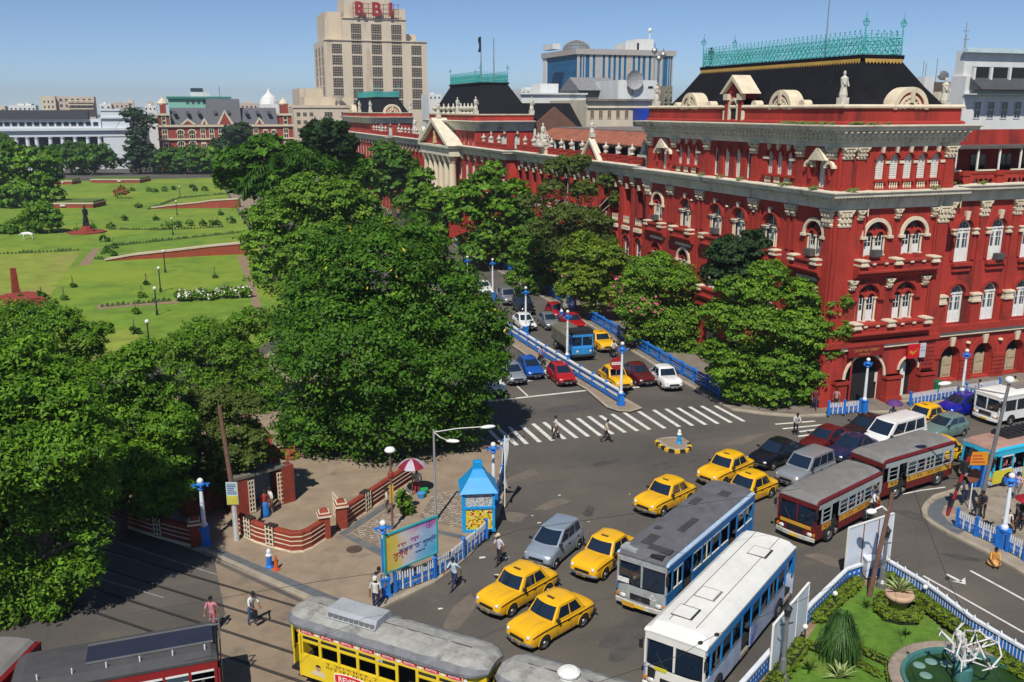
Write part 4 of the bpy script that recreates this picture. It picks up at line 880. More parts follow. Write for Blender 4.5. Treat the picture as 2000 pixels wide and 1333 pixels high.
# ------------------------------------------------------------------ town behind
UW = {}
def unit_window(frame, pane, cols=2, rows=2, fr=.06):
 k = (frame.name, pane.name, cols, rows)
 if k not in UW:
  f = MB()
  f.box(-.5, -.5+fr, -.04, .05, -.5, .5); f.box(.5-fr, .5, -.04, .05, -.5, .5); f.box(-.5+fr, .5-fr, -.04, .05, -.5, -.5+fr); f.box(-.5+fr, .5-fr, -.04, .05, .5-fr, .5)
  for i in range(1, cols): f.bx((-.5+i/cols, 0, 0), (fr*.7, .06, 1-2*fr))
  for i in range(1, rows): f.bx((0, .002, -.5+i/rows), (1-2*fr, .06, fr*.7))
  g = MB(); g.quad((-.5, .01, -.5), (.5, .01, -.5), (.5, .01, .5), (-.5, .01, .5))
  UW[k] = (f.mesh('window', frame), g.mesh('pane', pane))
 return UW[k]
def win(par, x, y, z, w_, h, um, rz=0):
 o = put('window', um[0], par, (x, y, z), rz); o.scale = (w_, .6, h); put('pane', um[1], o); return o
class Blk:
 """building placed with its front wall on the plane Y and its photo columns px0..px1"""
 def __init__(s, label, cat, name, Y, px, group=None):
  s.Y = Y; s.pc = px; b = GY(px, 214, Y); s.o = Vector((b.x, Y, 0)); s.t = thing(name, label, cat, (b.x, Y, 0), group=group)
 def X(s, px, py=214): return GY(px, py, s.Y).x-s.o.x
 def Z(s, py, px=None): return GY(px or s.pc, py, s.Y).z
 def box(s, name, px0, px1, py0, py1, dep, mat, y0=0, ground=False):
  pm = (px0+px1)/2; m = MB(); z0 = 0 if ground else s.Z(py1, pm); m.box(s.X(px0), s.X(px1), y0, y0+dep, z0, s.Z(py0, pm)); return m.obj(name, mat, s.t)
 def wins(s, px0, px1, n, py0, py1, rows, um, fx=.6, fz=.6, y=-.06):
  for i in range(n):
   for j in range(rows):
    px = px0+(px1-px0)*(i+.5)/n; py = py0+(py1-py0)*(j+.5)/rows
    win(s.t, s.X(px), y, s.Z(py, px), abs(s.X(px1)-s.X(px0))/n*fx, abs(s.Z(py1, px)-s.Z(py0, px))/rows*fz, um)
STONE = M('pale sandstone cladding', (.60, .50, .37), .8, var=.12, vs=.25, stain=(.36, .27, .19), ss=.12, sth=.55, streak=True)
GRID = M('stone window grille', (.50, .41, .31), .8, var=.1)
HAZEW = M('whitewashed concrete', (.66, .66, .64), .8, var=.12, vs=.4, stain=(.35, .34, .32), ss=.3, sth=.58, streak=True)
BCREAM = M('cream office plaster', (.60, .53, .40), .8, var=.15, vs=.4, stain=(.3, .26, .2), ss=.3, sth=.57, streak=True)
# bank tower
T = Blk('tall stepped sandstone office tower with red letters on its crown', 'tower', 'office_tower', 450, 735)
T.box('wall', 639, 836, 80, 214, 34, STONE, ground=True); T.box('wall', 645, 676, 22, 80, 26, STONE, 4); T.box('wall', 675.5, 797, 37, 80, 28, STONE, .01)
T.box('wall', 681, 771, -3, 37, 18, STONE, 2); T.box('wall', 779, 799, 17, 37, 16, STONE, 3); T.box('wall', 798, 820, 66, 80, 16, STONE, 5)
T.box('wall', 593, 640, 172, 214, 30, STONE, 12, ground=True); T.box('cornice', 637.5, 837.5, 79, 81, .8, STONE, -.5); T.box('cornice', 674, 798.5, 36, 38, .8, STONE, -.5)
um = unit_window(GRID, DARK, 6, 4, .035)
for c, top in ((372, 0), (525, 1), (680, 1), (833, 1), (983, 0)):
 x0 = 560+c/4; x1 = x0+20.3
 for k, y in enumerate((190, 268, 350, 437, 525, 612, 695, 780)):
  if top or k >= 2:
   yy = y/4; win(T.t, T.X((x0+x1)/2), -.05, T.Z(yy+9.5, 730), T.X(x1)-T.X(x0), T.Z(yy)-T.Z(yy+19.3), um)
  if (top and k in (1, 3, 5, 7)): pass
for k in range(3):
 for j in range(5):
  z = T.Z(98+j*20, 630); win(T.t, T.X(639)-.05, 6+k*10, z, 5, 4, um, -pi/2)
m = MB(); x0, x1 = T.X(697), T.X(783)
for k in range(10): m.cyl((x0+(x1-x0)*k/9, -.6, T.Z(37)), (x0+(x1-x0)*k/9, -.6, T.Z(7)), .12, n=4)
for k in range(4): m.cyl((x0, -.6, T.Z(36-k*9)), (x1, -.6, T.Z(36-k*9)), .1, n=4)
m.obj('sign_frame', M('red sign steel', (.16, .04, .04), .7, var=.3), T.t)
def text(name, s, par, loc, size, mat, rz=0, tilt=pi/2, ext=.0, xs=1.0, align='CENTER', shear=0):
 c = bpy.data.curves.new(name, 'FONT'); c.body = s; c.size = size; c.extrude = ext; c.align_x = align; c.align_y = 'CENTER'; c.shear = shear; c.resolution_u = 3; c.offset = size*.012
 c.materials.append(mat); o = bpy.data.objects.new(name, c); COL.objects.link(o); o.parent = par; o.location = loc; o.rotation_euler = (tilt, 0, rz); o.scale = (xs, 1, 1); return o
SIGNRED = M('sign red paint', (.30, .012, .02), .6, var=.15)
for ch, px in (('R', 709), ('B', 741), ('I', 768)): text('lettering', ch, T.t, (T.X(px), -1.3, T.Z(20.5)), 8.2, SIGNRED, ext=.4).data.offset = .3
# long lower bank wing
B = Blk('pale stone office block with a roof dish below the tower', 'office block', 'office_block', 400, 640)
B.box('wall', 573, 692, 210, 330, 30, STONE, ground=True); B.box('parapet', 571, 694, 206, 211, .6, STONE, -.4); B.box('wall', 603, 700, 189, 210, 15, STONE, 12)
u2 = unit_window(GRID, GLASS, 3, 3, .05); B.wins(576, 614, 3, 216, 262, 3, u2, .6, .5); B.wins(625, 690, 2, 216, 262, 3, u2, .5, .6)
m = MB(); m.rings([[(B.X(668)+r*math.cos(a*pi/5)*.9, 8+r*math.sin(a*pi/5), B.Z(199)+.5*r+.1*r*r) for a in range(11)] for r in (.2, 1.2, 2.2, 3.2)], cap=False); m.cyl((B.X(668), 8, B.Z(210)), (B.X(668), 8, B.Z(199)), .3); m.obj('satellite_dish', WHITE, B.t)
# blue glass block
FINM = M('fin concrete', (.44, .42, .39), .8, var=.15, vs=.3)
Y_ = 330; T2 = Blk('long office block with blue glass end and pale vertical fins', 'office block', 'glass_office_block', Y_, 1125)
BG = M('blue curtain glass', (.012, .12, .26), .5, var=.15, vs=.2, spec=.15); x0, x1 = T2.X(1125), T2.X(1311); v = ray(1062, 108); yl = (GY(1125, 214, Y_).x)/(v.x/v.y)-Y_
zt, zb = T2.Z(97, 1200), 0
m = MB(); m.box(x0, x1, 0, yl, 0, zt-2); m.obj('glass_wall', BG, T2.t)
m = MB(); m.box(x0-.8, x1+.8, -.8, yl+.8, zt-2, zt); m.obj('cornice', M('roof band concrete', (.40, .37, .34), .8, var=.15), T2.t)
for p0, p1 in ((1125, 1131), (1134, 1137), (1139, 1142), (1149, 1156), (1160, 1175), (1179, 1186), (1190, 1196), (1200, 1206), (1210, 1216), (1220, 1233), (1237, 1243), (1247, 1252), (1257, 1264), (1268, 1281), (1285, 1291), (1300, 1302), (1304, 1306), (1308, 1311)):
 m = MB(); m.box(T2.X(p0)+.08, T2.X(p1)-.08, -.2, .1, 0, zt-2.01); m.obj('fin', FINM, T2.t)
m = MB(); m.box(x0-.4, x0, yl-4, yl+.2, 0, zt-2.01); m.obj('fin', HAZEW, T2.t)
for k in range(9):
 for j in range(2): m = MB(); z = zt-2-(k+1)*3.2; m.box(x0-.06, x0, j*yl*.5, (j+.96)*yl*.5, z, z+.14); m.obj('glazing_bar', M('glazing bar grey', (.03, .12, .22), .5), T2.t)
m = MB(); c = ((x0+T2.X(1180))/2, 14, zt);
for k in range(12):
 a = pi*k/12
 m.tube([(c[0]+5.4*math.cos(a)*math.cos(t), c[1]+5.4*math.sin(a)*math.cos(t), c[2]+4.0*math.sin(t)) for t in [pi*i/12 for i in range(13)]], .13, 4)
for t in (.2, .55, .95): m.tube([(c[0]+5.4*math.cos(a)*math.cos(t), c[1]+5.4*math.sin(a)*math.cos(t), c[2]+4*math.sin(t)) for a in [2*pi*i/16 for i in range(17)]], .11, 4)
m.obj('dome_frame', M('weathered dome steel', (.28, .25, .22), .7, var=.2), T2.t)
m = MB(); m.ball((c[0], c[1], c[2]), (5.1, 5.1, 3.7), 14, 8); m.obj('dome', M('dome glass', (.16, .2, .25), .25), T2.t)
for a, b_, h in ((1232, 1258, 3), (1254, 1286, 4.5), (1090, 1105, 2)): m = MB(); m.box(T2.X(a), T2.X(b_), 6, 16, zt, zt+h); m.obj('roof_room', HAZEW, T2.t)
m = MB(); m.cyl((T2.X(1283), 8, zt+4), (T2.X(1283), 8, zt+8.5), .18, n=5); m.ball((T2.X(1283), 8, zt+8), .8); m.obj('mast', WHITE, T2.t)
# white offices right behind the palace
W1 = Blk('long white low office with a ribbon of small windows behind the palace', 'office', 'white_office', 165, 1070)
W1.box('wall', 1018, 1144, 183, 214, 14, HAZEW, ground=True); W1.box('roof_room', 1066, 1102, 163, 183, 5, HAZEW, 3); W1.box('coping', 1016, 1146, 182, 185, .5, HAZEW, -.4); W1.wins(1084, 1140, 5, 204, 216, 1, unit_window(HAZEW, GLASS, 1, 1), .45, .8); W1.box('canopy', 1075, 1150, 219, 221, 1.5, HAZEW, -1.5)
W2 = Blk('cream office wing with brown shuttered windows and blue roof tanks', 'office', 'cream_office', 140, 1200)
W2.box('wall', 1146, 1290, 196, 214, 16, BCREAM, ground=True); W2.box('coping', 1144, 1292, 194, 198, .6, ROOFGREY, -.5); W2.wins(1148, 1232, 5, 212, 234, 1, unit_window(BCREAM, M('brown shutter', (.17, .11, .07), .8, var=.2), 2, 1), .45, .85); W2.box('string_course', 1146, 1290, 210, 211.5, .3, BCREAM, -.25)
W2.box('roof_tank', 1234, 1273, 212, 236, 2.6, M('blue water tank', (.01, .05, .36), .5, var=.2), -3)
W3 = Blk('grey roofed open shed among the rooftops behind the palace', 'shed', 'rooftop_shed', 200, 1165)
W3.box('wall', 1126, 1205, 177, 214, 10, M('dim shed wall', (.13, .12, .115), .85), ground=True)
m = MB(); xa, xb = W3.X(1128), W3.X(1206); z = W3.Z(177, 1160); m.prismX([(-1, z), (11, z), (5, z+3)], xa, xb); m.obj('roof', M('grey sheet roof', (.22, .22, .22), .7, var=.2), W3.t)
W4 = Blk('white rooftop block with a large satellite dish behind the palace', 'office', 'white_rooftop_block', 190, 1250)
W4.box('wall', 1206, 1281, 157, 214, 12, HAZEW, ground=True); W4.box('wall', 1281, 1316, 168, 214, 10, M('mossy plaster', (.2, .19, .13), .85, var=.3), 1, ground=True); W4.wins(1262, 1276, 1, 166, 176, 1, unit_window(HAZEW, DARK, 1, 1), .8, .5)
W4.wins(1284, 1314, 3, 176, 196, 2, unit_window(BCREAM, GLASS, 2, 1), .5, .6)
m = MB(); cx, cz = W4.X(1234), W4.Z(157, 1240)
m.rings([[(cx+r*math.cos(a*pi/6), -3-.13*r*r+2.5, cz+r*math.sin(a*pi/6)) for a in range(13)] for r in (.1, .8, 1.5, 2.1)], cap=False); m.cyl((cx, 0, cz-6), (cx, 0, cz), .2); m.obj('satellite_dish', M('dish mesh grey', (.33, .33, .33), .7, var=.2), W4.t)
m = MB()
for a, h in ((1283, 8), (1292, 6), (1300, 7)): m.cyl((W4.X(a), 2, W4.Z(157)-2), (W4.X(a), 2, W4.Z(157)+h), .12, n=4); m.ball((W4.X(a), 2, W4.Z(157)+h*.8), .7, 7, 4)
m.obj('antenna_mast', STEEL, W4.t)
# right edge rooftops
W5 = Blk('tall white house with dark top storey at the right edge behind the wing', 'house', 'white_house', 96, 1940)
W5.box('wall', 1880, 2060, 150, 214, 2.5, HAZEW, ground=True); W5.box('wall', 1885, 2060, 100, 150, 1.5, HAZEW, 1); W5.box('verandah_opening', 1890, 2055, 132, 176, .1, DARK, -.08); W5.box('coping', 1880, 2064, 95, 104, .8, M('pale blue plaster', (.50, .62, .66), .7), .3)
for p in (1889, 1922, 1958, 1994): W5.box('verandah_post', p, p+4, 132, 176, .3, HAZEW, -.4)
m = MB(); m.prismX([(-2.2, W5.Z(176, 1950)), (.2, W5.Z(176, 1950)), (.2, W5.Z(150, 1950))], W5.X(1888), W5.X(2060)); m.obj('sheet_roof', M('dark sheet roof', (.07, .07, .075), .6, var=.2), W5.t)
W5.box('balcony', 1878, 2060, 184, 186, 1.2, HAZEW, -1.2); W5.wins(1895, 2000, 4, 190, 240, 1, unit_window(HAZEW, GLASS, 2, 2), .5, .7)
m = MB()
for p, h in ((1916, 3.5), (1918, 2)): m.cyl((W5.X(p), 4, W5.Z(95, 1916)), (W5.X(p), 4, W5.Z(95, 1916)+h), .07, n=4); m.cyl((W5.X(p)-.5, 4, W5.Z(95, 1916)+h*.7), (W5.X(p)+.5, 4, W5.Z(95, 1916)+h*.7), .04, n=4)
m.obj('antenna_mast', STEEL, W5.t)
W6 = Blk('grimy low rooftop with water tank and dish beside the white house', 'house', 'rooftop_house', 110, 1850)
W6.box('wall', 1830, 1882, 180, 214, 10, BCREAM, ground=True); W6.box('wall', 1840, 1872, 160, 182, 6, M('grimy brick', (.10, .07, .06), .85, var=.3), 2); W6.box('roof_tank', 1810, 1829, 150, 200, 2, HAZEW, 1)
m = MB()
for p, y0_, y1_ in ((1825, 118, 160), (1851, 112, 160), (1830, 122, 150)): m.cyl((W6.X(p), 3, W6.Z(y1_, p)), (W6.X(p), 3, W6.Z(y0_, p)), .07, n=4)
m.ball((W6.X(1855), 2, W6.Z(147, 1855)), (1.1, .25, .7)); m.obj('antenna_mast', STEEL, W6.t)
# far side of the square
R1 = Blk('red and cream gabled office with corner turrets beyond the lawns', 'building', 'red_gabled_building', 373, 438)
R1.box('wall', 305, 570, 246, 330, 22, M('red brick far', (.30, .05, .03), .8, var=.15, vs=.4), ground=True); CR = M('cream trim', (.62, .54, .38), .8, var=.1)
for y0_, y1_ in ((244, 248), (270, 273), (296, 298)): R1.box('string_course', 303, 572, y0_, y1_, .8, CR, -.7)
for a, b_ in ((305, 331), (542, 570)):
 R1.box('turret', a+2, b_-2, 222, 246, 8, M('red brick far', 0), -.5); R1.box('turret_band', a, b_, 222, 226, 9, CR, -1); R1.box('turret', a+7, b_-7, 205, 222, 5, M('red brick far', 0), 1)
 m = MB(); xc = R1.X((a+b_)/2); m.lathe([(1.8, 0), (2.0, .5), (1.2, 1.6), (.3, 2.4), (.1, 4)], (xc, 3.5, R1.Z(205, 320)), 8); m.obj('turret_cap', CR, R1.t)
 win(R1.t, xc, -.6, R1.Z(236, 320), 1.6, 4.0, unit_window(CR, GLASS, 1, 2, .16)); win(R1.t, xc, -.1, R1.Z(263, 320), 2.0, 4.4, unit_window(CR, GLASS, 2, 2, .14)); win(R1.t, xc, -.1, R1.Z(290, 320), 2.0, 4.4, unit_window(CR, GLASS, 2, 2, .14))
m = MB(); z = R1.Z(244, 440); m.prismX([(1, z), (20, z), (15, z+6.2), (7, z+6.2)], R1.X(331), R1.X(542)); m.prismX([(.5, z), (20, z), (14, z+9.5), (5, z+9.5)], R1.X(405), R1.X(470)); m.obj('roof', M('grey slate far', (.10, .10, .115), .7, var=.2), R1.t)
for p in (340, 366, 388, 420, 446, 482, 504, 526): R1.box('roof_dormer', p-3, p+3, 217, 223, 3, M('grey slate far', 0), 1.5)
for p0, p1, ap in ((424, 452, 218), (352, 378, 234), (392, 402, 233), (498, 512, 232)):
 m = MB(); m.prismY([(R1.X(p0), z), (R1.X(p1), z), (R1.X((p0+p1)/2), R1.Z(ap, 440))], -.6, 1.5); m.obj('gable', MC['red brick far'], R1.t)
 m = MB(); xm = R1.X((p0+p1)/2); zt_ = R1.Z(ap, 440); m.prismY([(R1.X(p0)-.6, z), (R1.X(p0)+.4, z), (xm, zt_-.4), (R1.X(p1)-.4, z), (R1.X(p1)+.6, z), (xm, zt_+.6)], -.8, -.55); m.obj('gable_coping', CR, R1.t)
for p0, p1 in ((337, 383), (508, 540)):
 for k in range(2):
  for r_, yb in ((0, 270), (1, 292)):
   xc = R1.X(p0+(p1-p0)*(k+.5)/2); w_ = (R1.X(p1)-R1.X(p0))/2*.72; zz = R1.Z(yb, 360)
   m = MB(); m.arch(xc, zz+1.6, w_*.42, w_*.55, -.35, 0, 8); m.obj('arch', CR, R1.t); win(R1.t, xc, -.12, zz+1.2, w_*.8, 3.6, unit_window(CR, GLASS, 3, 2, .08))
for p in (393, 410, 428, 446, 463, 480, 497): win(R1.t, R1.X(p), -.1, R1.Z(262, 420), 1.9, 4.6, unit_window(CR, GLASS, 2, 2, .14)); win(R1.t, R1.X(p), -.1, R1.Z(290, 420), 1.9, 4.6, unit_window(CR, GLASS, 2, 2, .14))
G1 = Blk('pale green flat roofed office rising behind the red gabled one', 'building', 'green_building', 420, 390)
GRN = M('pale green plaster', (.22, .50, .38), .8, var=.1); G1.box('wall', 330, 450, 192, 260, 20, GRN, ground=True); G1.box('coping', 327, 453, 189, 193, 21, M('green coping', (.03, .22, .17), .7), -1); G1.box('wall', 374, 412, 180, 192, 8, HAZEW, 4); G1.box('roof_tank', 376, 400, 172, 180, 5, M('dark tank', (.02, .04, .06), .6), 5)
G1.wins(362, 448, 8, 194, 206, 1, unit_window(GRN, GLASS, 2, 1), .6, .7); m = MB(); m.cyl((G1.X(432), 3, G1.Z(189)), (G1.X(432), 3, G1.Z(168)), .12, n=4); m.obj('flagpole', STEEL, G1.t)
D1 = Blk('white domed cupola above far rooftops right of the red turret', 'building', 'domed_building', 440, 528)
D1.box('wall', 508, 546, 204, 250, 14, HAZEW, ground=True); m = MB(); m.lathe([(4.4, 0), (4.2, 1.2), (3.2, 3), (1.6, 4.4), (.8, 5.4), (.4, 6.5), (.08, 7), (.06, 14)], (D1.X(529), 6, D1.Z(204, 528)), 12); m.obj('dome', HAZEW, D1.t)
# white colonnaded building on the left
P1 = Blk('long white colonnaded building with dark upper roof left of the lawns', 'building', 'white_colonnade', 387, 130)
WB = M('bluish white plaster', (.62, .66, .70), .75, var=.08, vs=.3, stain=(.4, .42, .44), ss=.3, sth=.6)
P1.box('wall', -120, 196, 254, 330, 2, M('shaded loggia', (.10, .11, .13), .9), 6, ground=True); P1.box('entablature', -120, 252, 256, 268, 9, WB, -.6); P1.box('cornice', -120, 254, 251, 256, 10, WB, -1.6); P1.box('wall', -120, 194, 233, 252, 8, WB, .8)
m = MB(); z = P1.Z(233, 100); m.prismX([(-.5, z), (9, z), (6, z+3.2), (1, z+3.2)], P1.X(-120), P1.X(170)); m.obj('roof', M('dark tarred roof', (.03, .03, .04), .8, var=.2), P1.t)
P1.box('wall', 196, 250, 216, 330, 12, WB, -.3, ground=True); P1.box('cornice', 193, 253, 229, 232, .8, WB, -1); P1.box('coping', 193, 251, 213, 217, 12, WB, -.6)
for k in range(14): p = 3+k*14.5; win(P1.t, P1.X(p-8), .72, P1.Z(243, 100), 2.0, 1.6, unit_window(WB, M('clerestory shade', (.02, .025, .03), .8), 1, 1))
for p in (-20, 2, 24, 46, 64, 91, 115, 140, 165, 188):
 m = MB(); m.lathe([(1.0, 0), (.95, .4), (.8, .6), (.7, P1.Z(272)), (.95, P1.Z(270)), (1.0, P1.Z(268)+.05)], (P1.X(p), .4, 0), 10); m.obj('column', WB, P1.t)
# blocks on the skyline, far left
S1 = Blk('cream apartment block with balconies on the left skyline', 'apartments', 'apartment_block', 520, 125)
S1.box('wall', 81, 110, 188, 230, 14, BCREAM, ground=True); S1.box('wall', 110, 185, 189, 230, 12, M('pale pink plaster', (.52, .42, .34), .8, var=.15), 2, ground=True)
for y in (196, 204, 212): S1.box('balcony', 132, 183, y, y+2, 1.6, BCREAM, -.4)
S1.wins(84, 108, 3, 194, 214, 2, unit_window(BCREAM, GLASS, 1, 1), .4, .5); S1.wins(114, 182, 6, 190, 212, 2, unit_window(BCREAM, GLASS, 1, 1), .5, .5, 1.9)
rs = random.Random(5)
SK = [(18, 70, 206), (48, 62, 203), (195, 218, 203), (216, 252, 201), (252, 262, 197), (282, 306, 206), (560, 575, 204), (838, 862, 184), (1018, 1062, 174), (462, 512, 202), (-60, 10, 208), (288, 300, 200)]
NM = ['low hazy white block left of the cream apartments', 'small pale block peeking over the colonnade roof', 'rust stained low block right of the cream apartments', 'long pale low block above the white pylon', 'narrow grey block behind the tall palms', 'low brown block left of the red turret', 'ochre stub of a building beside the stone office', 'small white rooftop between tower and black mansard', 'brown parapet roof left of the blue glass office', 'long buff block between green office and white dome', 'hazy block at the far left edge of the skyline', 'tiny tank house on the far skyline before the red turret']
for i, (a, b_, y) in enumerate(SK):
 k = Blk(NM[i], 'building', 'town_building', 480+i*9 if i not in (7, 8) else 300-40*(i == 8), (a+b_)/2, 'far town buildings'); mt = rs.choice((HAZEW, BCREAM, HAZEW, MC['pale pink plaster']))
 k.box('wall', a, b_, y, 240, 10, mt, ground=True); k.wins(a, b_, max(1, int((b_-a)/8)), y+3, y+11, 1, unit_window(mt, GLASS, 1, 1), .4, .5); k.box('roof_room', a+(b_-a)*.3, a+(b_-a)*.55, y-3, y, 4, mt, 2)
# ------------------------------------------------------------------ trees
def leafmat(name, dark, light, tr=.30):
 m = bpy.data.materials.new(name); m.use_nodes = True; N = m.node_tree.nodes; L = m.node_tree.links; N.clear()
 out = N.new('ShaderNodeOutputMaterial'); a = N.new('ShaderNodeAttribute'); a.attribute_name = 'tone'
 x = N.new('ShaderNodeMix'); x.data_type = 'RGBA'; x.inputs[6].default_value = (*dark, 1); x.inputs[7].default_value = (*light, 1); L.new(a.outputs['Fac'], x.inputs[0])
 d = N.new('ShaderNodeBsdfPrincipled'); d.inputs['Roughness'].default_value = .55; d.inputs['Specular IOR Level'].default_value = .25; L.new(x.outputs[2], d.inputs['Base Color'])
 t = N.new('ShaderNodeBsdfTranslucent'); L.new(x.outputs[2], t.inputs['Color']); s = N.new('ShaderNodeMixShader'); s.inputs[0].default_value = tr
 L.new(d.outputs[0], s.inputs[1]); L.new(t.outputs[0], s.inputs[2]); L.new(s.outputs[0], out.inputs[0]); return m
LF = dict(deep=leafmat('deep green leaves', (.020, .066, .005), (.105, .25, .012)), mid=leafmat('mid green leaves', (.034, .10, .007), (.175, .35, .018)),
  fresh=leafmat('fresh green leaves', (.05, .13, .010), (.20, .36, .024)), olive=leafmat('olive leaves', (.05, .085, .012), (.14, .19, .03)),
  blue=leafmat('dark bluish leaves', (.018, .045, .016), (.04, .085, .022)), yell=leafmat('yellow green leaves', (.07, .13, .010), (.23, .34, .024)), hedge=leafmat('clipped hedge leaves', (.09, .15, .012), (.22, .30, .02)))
BARK = M('bark', (.09, .065, .045), .9, var=.3, vs=3); PALEBARK = M('pale bark', (.36, .32, .27), .85, var=.25, vs=2)
def leaves(name, C, Rr, n, size, seed, flat=.75, clump=.30, asp=.5, droop=0., up=.55, gap=0.):
 """leaf sized faces gathered in clumps over the shells of several ellipsoids; one crown mesh"""
 g = np.random.default_rng(seed); C = np.array(C, float); Rr = np.array(Rr, float)
 wt = (Rr[:, 0]*Rr[:, 2])**1.0; wt /= wt.sum()
 P = []; Nn = []; T = []
 for c, r, k in zip(C, Rr, np.maximum(20, (n*wt)).astype(int)):
  rm = (r[0]+r[2])/2; nc = max(8, int(22*(rm/(size*2.6))**1.35)); nc = min(nc, 260)
  d = g.normal(size=(nc, 3)); d[:, 2] = np.where(d[:, 2] < -.35, -d[:, 2]*.6, d[:, 2]); d /= np.linalg.norm(d, axis=1)[:, None]
  rad = g.uniform(.62, 1.05, nc)[:, None]; cc = c+d*r*rad; tone = g.normal(0, .18, nc)
  ii = g.integers(0, nc, k); cl = clump*rm*g.uniform(.7, 1.3, nc)
  off = g.normal(size=(k, 3)); off /= np.linalg.norm(off, axis=1)[:, None]; off *= (g.uniform(0, 1, k)**.45)[:, None]
  off[:, 2] = np.abs(off[:, 2])*.9-.25; off *= cl[ii][:, None]*np.array([1, 1, flat])
  p = cc[ii]+off; e = g.normal(size=(k, 3)); e /= np.linalg.norm(e, axis=1)[:, None]; w0 = g.uniform(0, 1, k) < .2; p = np.where(w0[:, None], c+e*r*(g.uniform(.35, 1.0, k)**.6)[:, None], p); p[:, 2] -= droop*np.linalg.norm(off[:, :2], axis=1)
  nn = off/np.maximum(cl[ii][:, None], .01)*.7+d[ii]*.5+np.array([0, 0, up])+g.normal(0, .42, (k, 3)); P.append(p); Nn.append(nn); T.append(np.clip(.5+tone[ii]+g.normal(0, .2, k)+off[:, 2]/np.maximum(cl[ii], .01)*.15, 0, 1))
 P = np.concatenate(P); Nn = np.concatenate(Nn); T = np.concatenate(T); k = len(P)
 Nn /= np.linalg.norm(Nn, axis=1)[:, None]; a = np.cross(Nn, g.normal(size=(k, 3))); a /= np.linalg.norm(a, axis=1)[:, None]; b = np.cross(Nn, a)
 s = size*1.3*g.uniform(.6, 1.3, k)[:, None]; fold = Nn*s*.12
 V = np.empty((k, 4, 3)); V[:, 0] = P-a*s*.5; V[:, 1] = P+b*s*asp*.5-fold; V[:, 2] = P+a*s*.5-fold*.6; V[:, 3] = P-b*s*asp*.5-fold
 me = bpy.data.meshes.new(name); me.vertices.add(k*4); me.vertices.foreach_set('co', V.reshape(-1)); me.loops.add(k*4); me.polygons.add(k)
 me.loops.foreach_set('vertex_index', np.arange(k*4, dtype=np.int32)); me.polygons.foreach_set('loop_start', np.arange(0, k*4, 4, dtype=np.int32))
 try: me.polygons.foreach_set('loop_total', np.full(k, 4, dtype=np.int32))
 except Exception: pass
 at = me.attributes.new('tone', 'FLOAT', 'FACE'); at.data.foreach_set('value', T.astype(np.float32)); me.update(calc_edges=True); return me
FWH = np.array((math.sin(YAW), math.cos(YAW), 0.))
def at_depth(px, py, base, dd=0.0):
 """the point seen at a photo pixel, as far off as the tree's foot"""
 v = np.array(ray(px, py)); dist = base[0]*FWH[0]+base[1]*FWH[1]+dd; t = dist/(v@FWH); return np.array((0, 0, CAMZ))+v*t, dist/ (v@FWH)*1.0
def tree(label, base, blobs, mat='mid', n=6000, size=.5, seed=1, trunk=.3, bark=None, name='tree', cat='tree', group='street and garden trees', flowers=None, pad=None, **kw):
 g = random.Random(seed); B = (base[0], base[1]); C = []; Rr = []
 if B[0]*FWH[0]+B[1]*FWH[1] < 115 and n > 2500: n = int(n*2.5); size *= .60
 for bl in blobs:
  dd = bl[3] if len(bl) > 3 else g.uniform(-.6, .6)*bl[2]/30
  p, dist = at_depth(bl[0], bl[1], B, 0); r = bl[2]*dist/FPX; q, _ = at_depth(bl[0], bl[1], B, dd*r*.35)
  C.append(q-np.array((B[0], B[1], 0))); r *= 1.1; Rr.append((r, r, r*.85))
 t = thing(name, label, cat, (B[0], B[1], .1), group=group)
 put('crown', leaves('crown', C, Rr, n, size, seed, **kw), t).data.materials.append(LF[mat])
 C = np.array(C); ctr = C.mean(0); zmin = min(c[2]-r[2] for c, r in zip(C, Rr)); m = MB()
 zf = max(1.5, zmin+.25*(C[:, 2].max()-zmin)); fk = Vector((ctr[0]*.35, ctr[1]*.35, zf))
 if zf > 1: m.tube([(0, 0, -.2), (fk.x*.3, fk.y*.3, zf*.45), tuple(fk)], [trunk*1.35, trunk, trunk*.8], 8)
 for c, r in zip(C, Rr):
  c = Vector(c); mid = fk.lerp(c, .5)+Vector((g.uniform(-.3, .3), g.uniform(-.3, .3), .15*r[2])); m.tube([tuple(fk), tuple(mid), tuple(c)], [trunk*.5, trunk*.3, trunk*.12], 5)
  for _ in range(3):
   e = c+Vector((g.uniform(-1, 1)*r[0], g.uniform(-1, 1)*r[0], g.uniform(-.2, .8)*r[2]))*.85; m.tube([tuple(c), tuple(e)], [trunk*.12, trunk*.04], 4)
 m.obj('trunk', bark or BARK, t)
 if flowers:
  fm, fn, fs, fb = flowers; me = leaves('flowers', [C[i] for i in fb], [tuple(1.05*x for x in Rr[i]) for i in fb], fn, fs, seed+9, clump=.22); me.materials.append(fm); put('flowers', me, t)
 return t
FLP = M('pink blossom', (.55, .10, .20), .7, var=.2); FLY = M('yellow blossom', (.55, .42, .03), .7, var=.2); FLW = M('white blossom', (.72, .70, .62), .7, var=.1); FLR = M('orange red leaves', (.34, .09, .03), .7, var=.3)
def onX(px, X): v = ray(px, 214); return (X, X*v.y/v.x)
A_ = G(70, 1205)
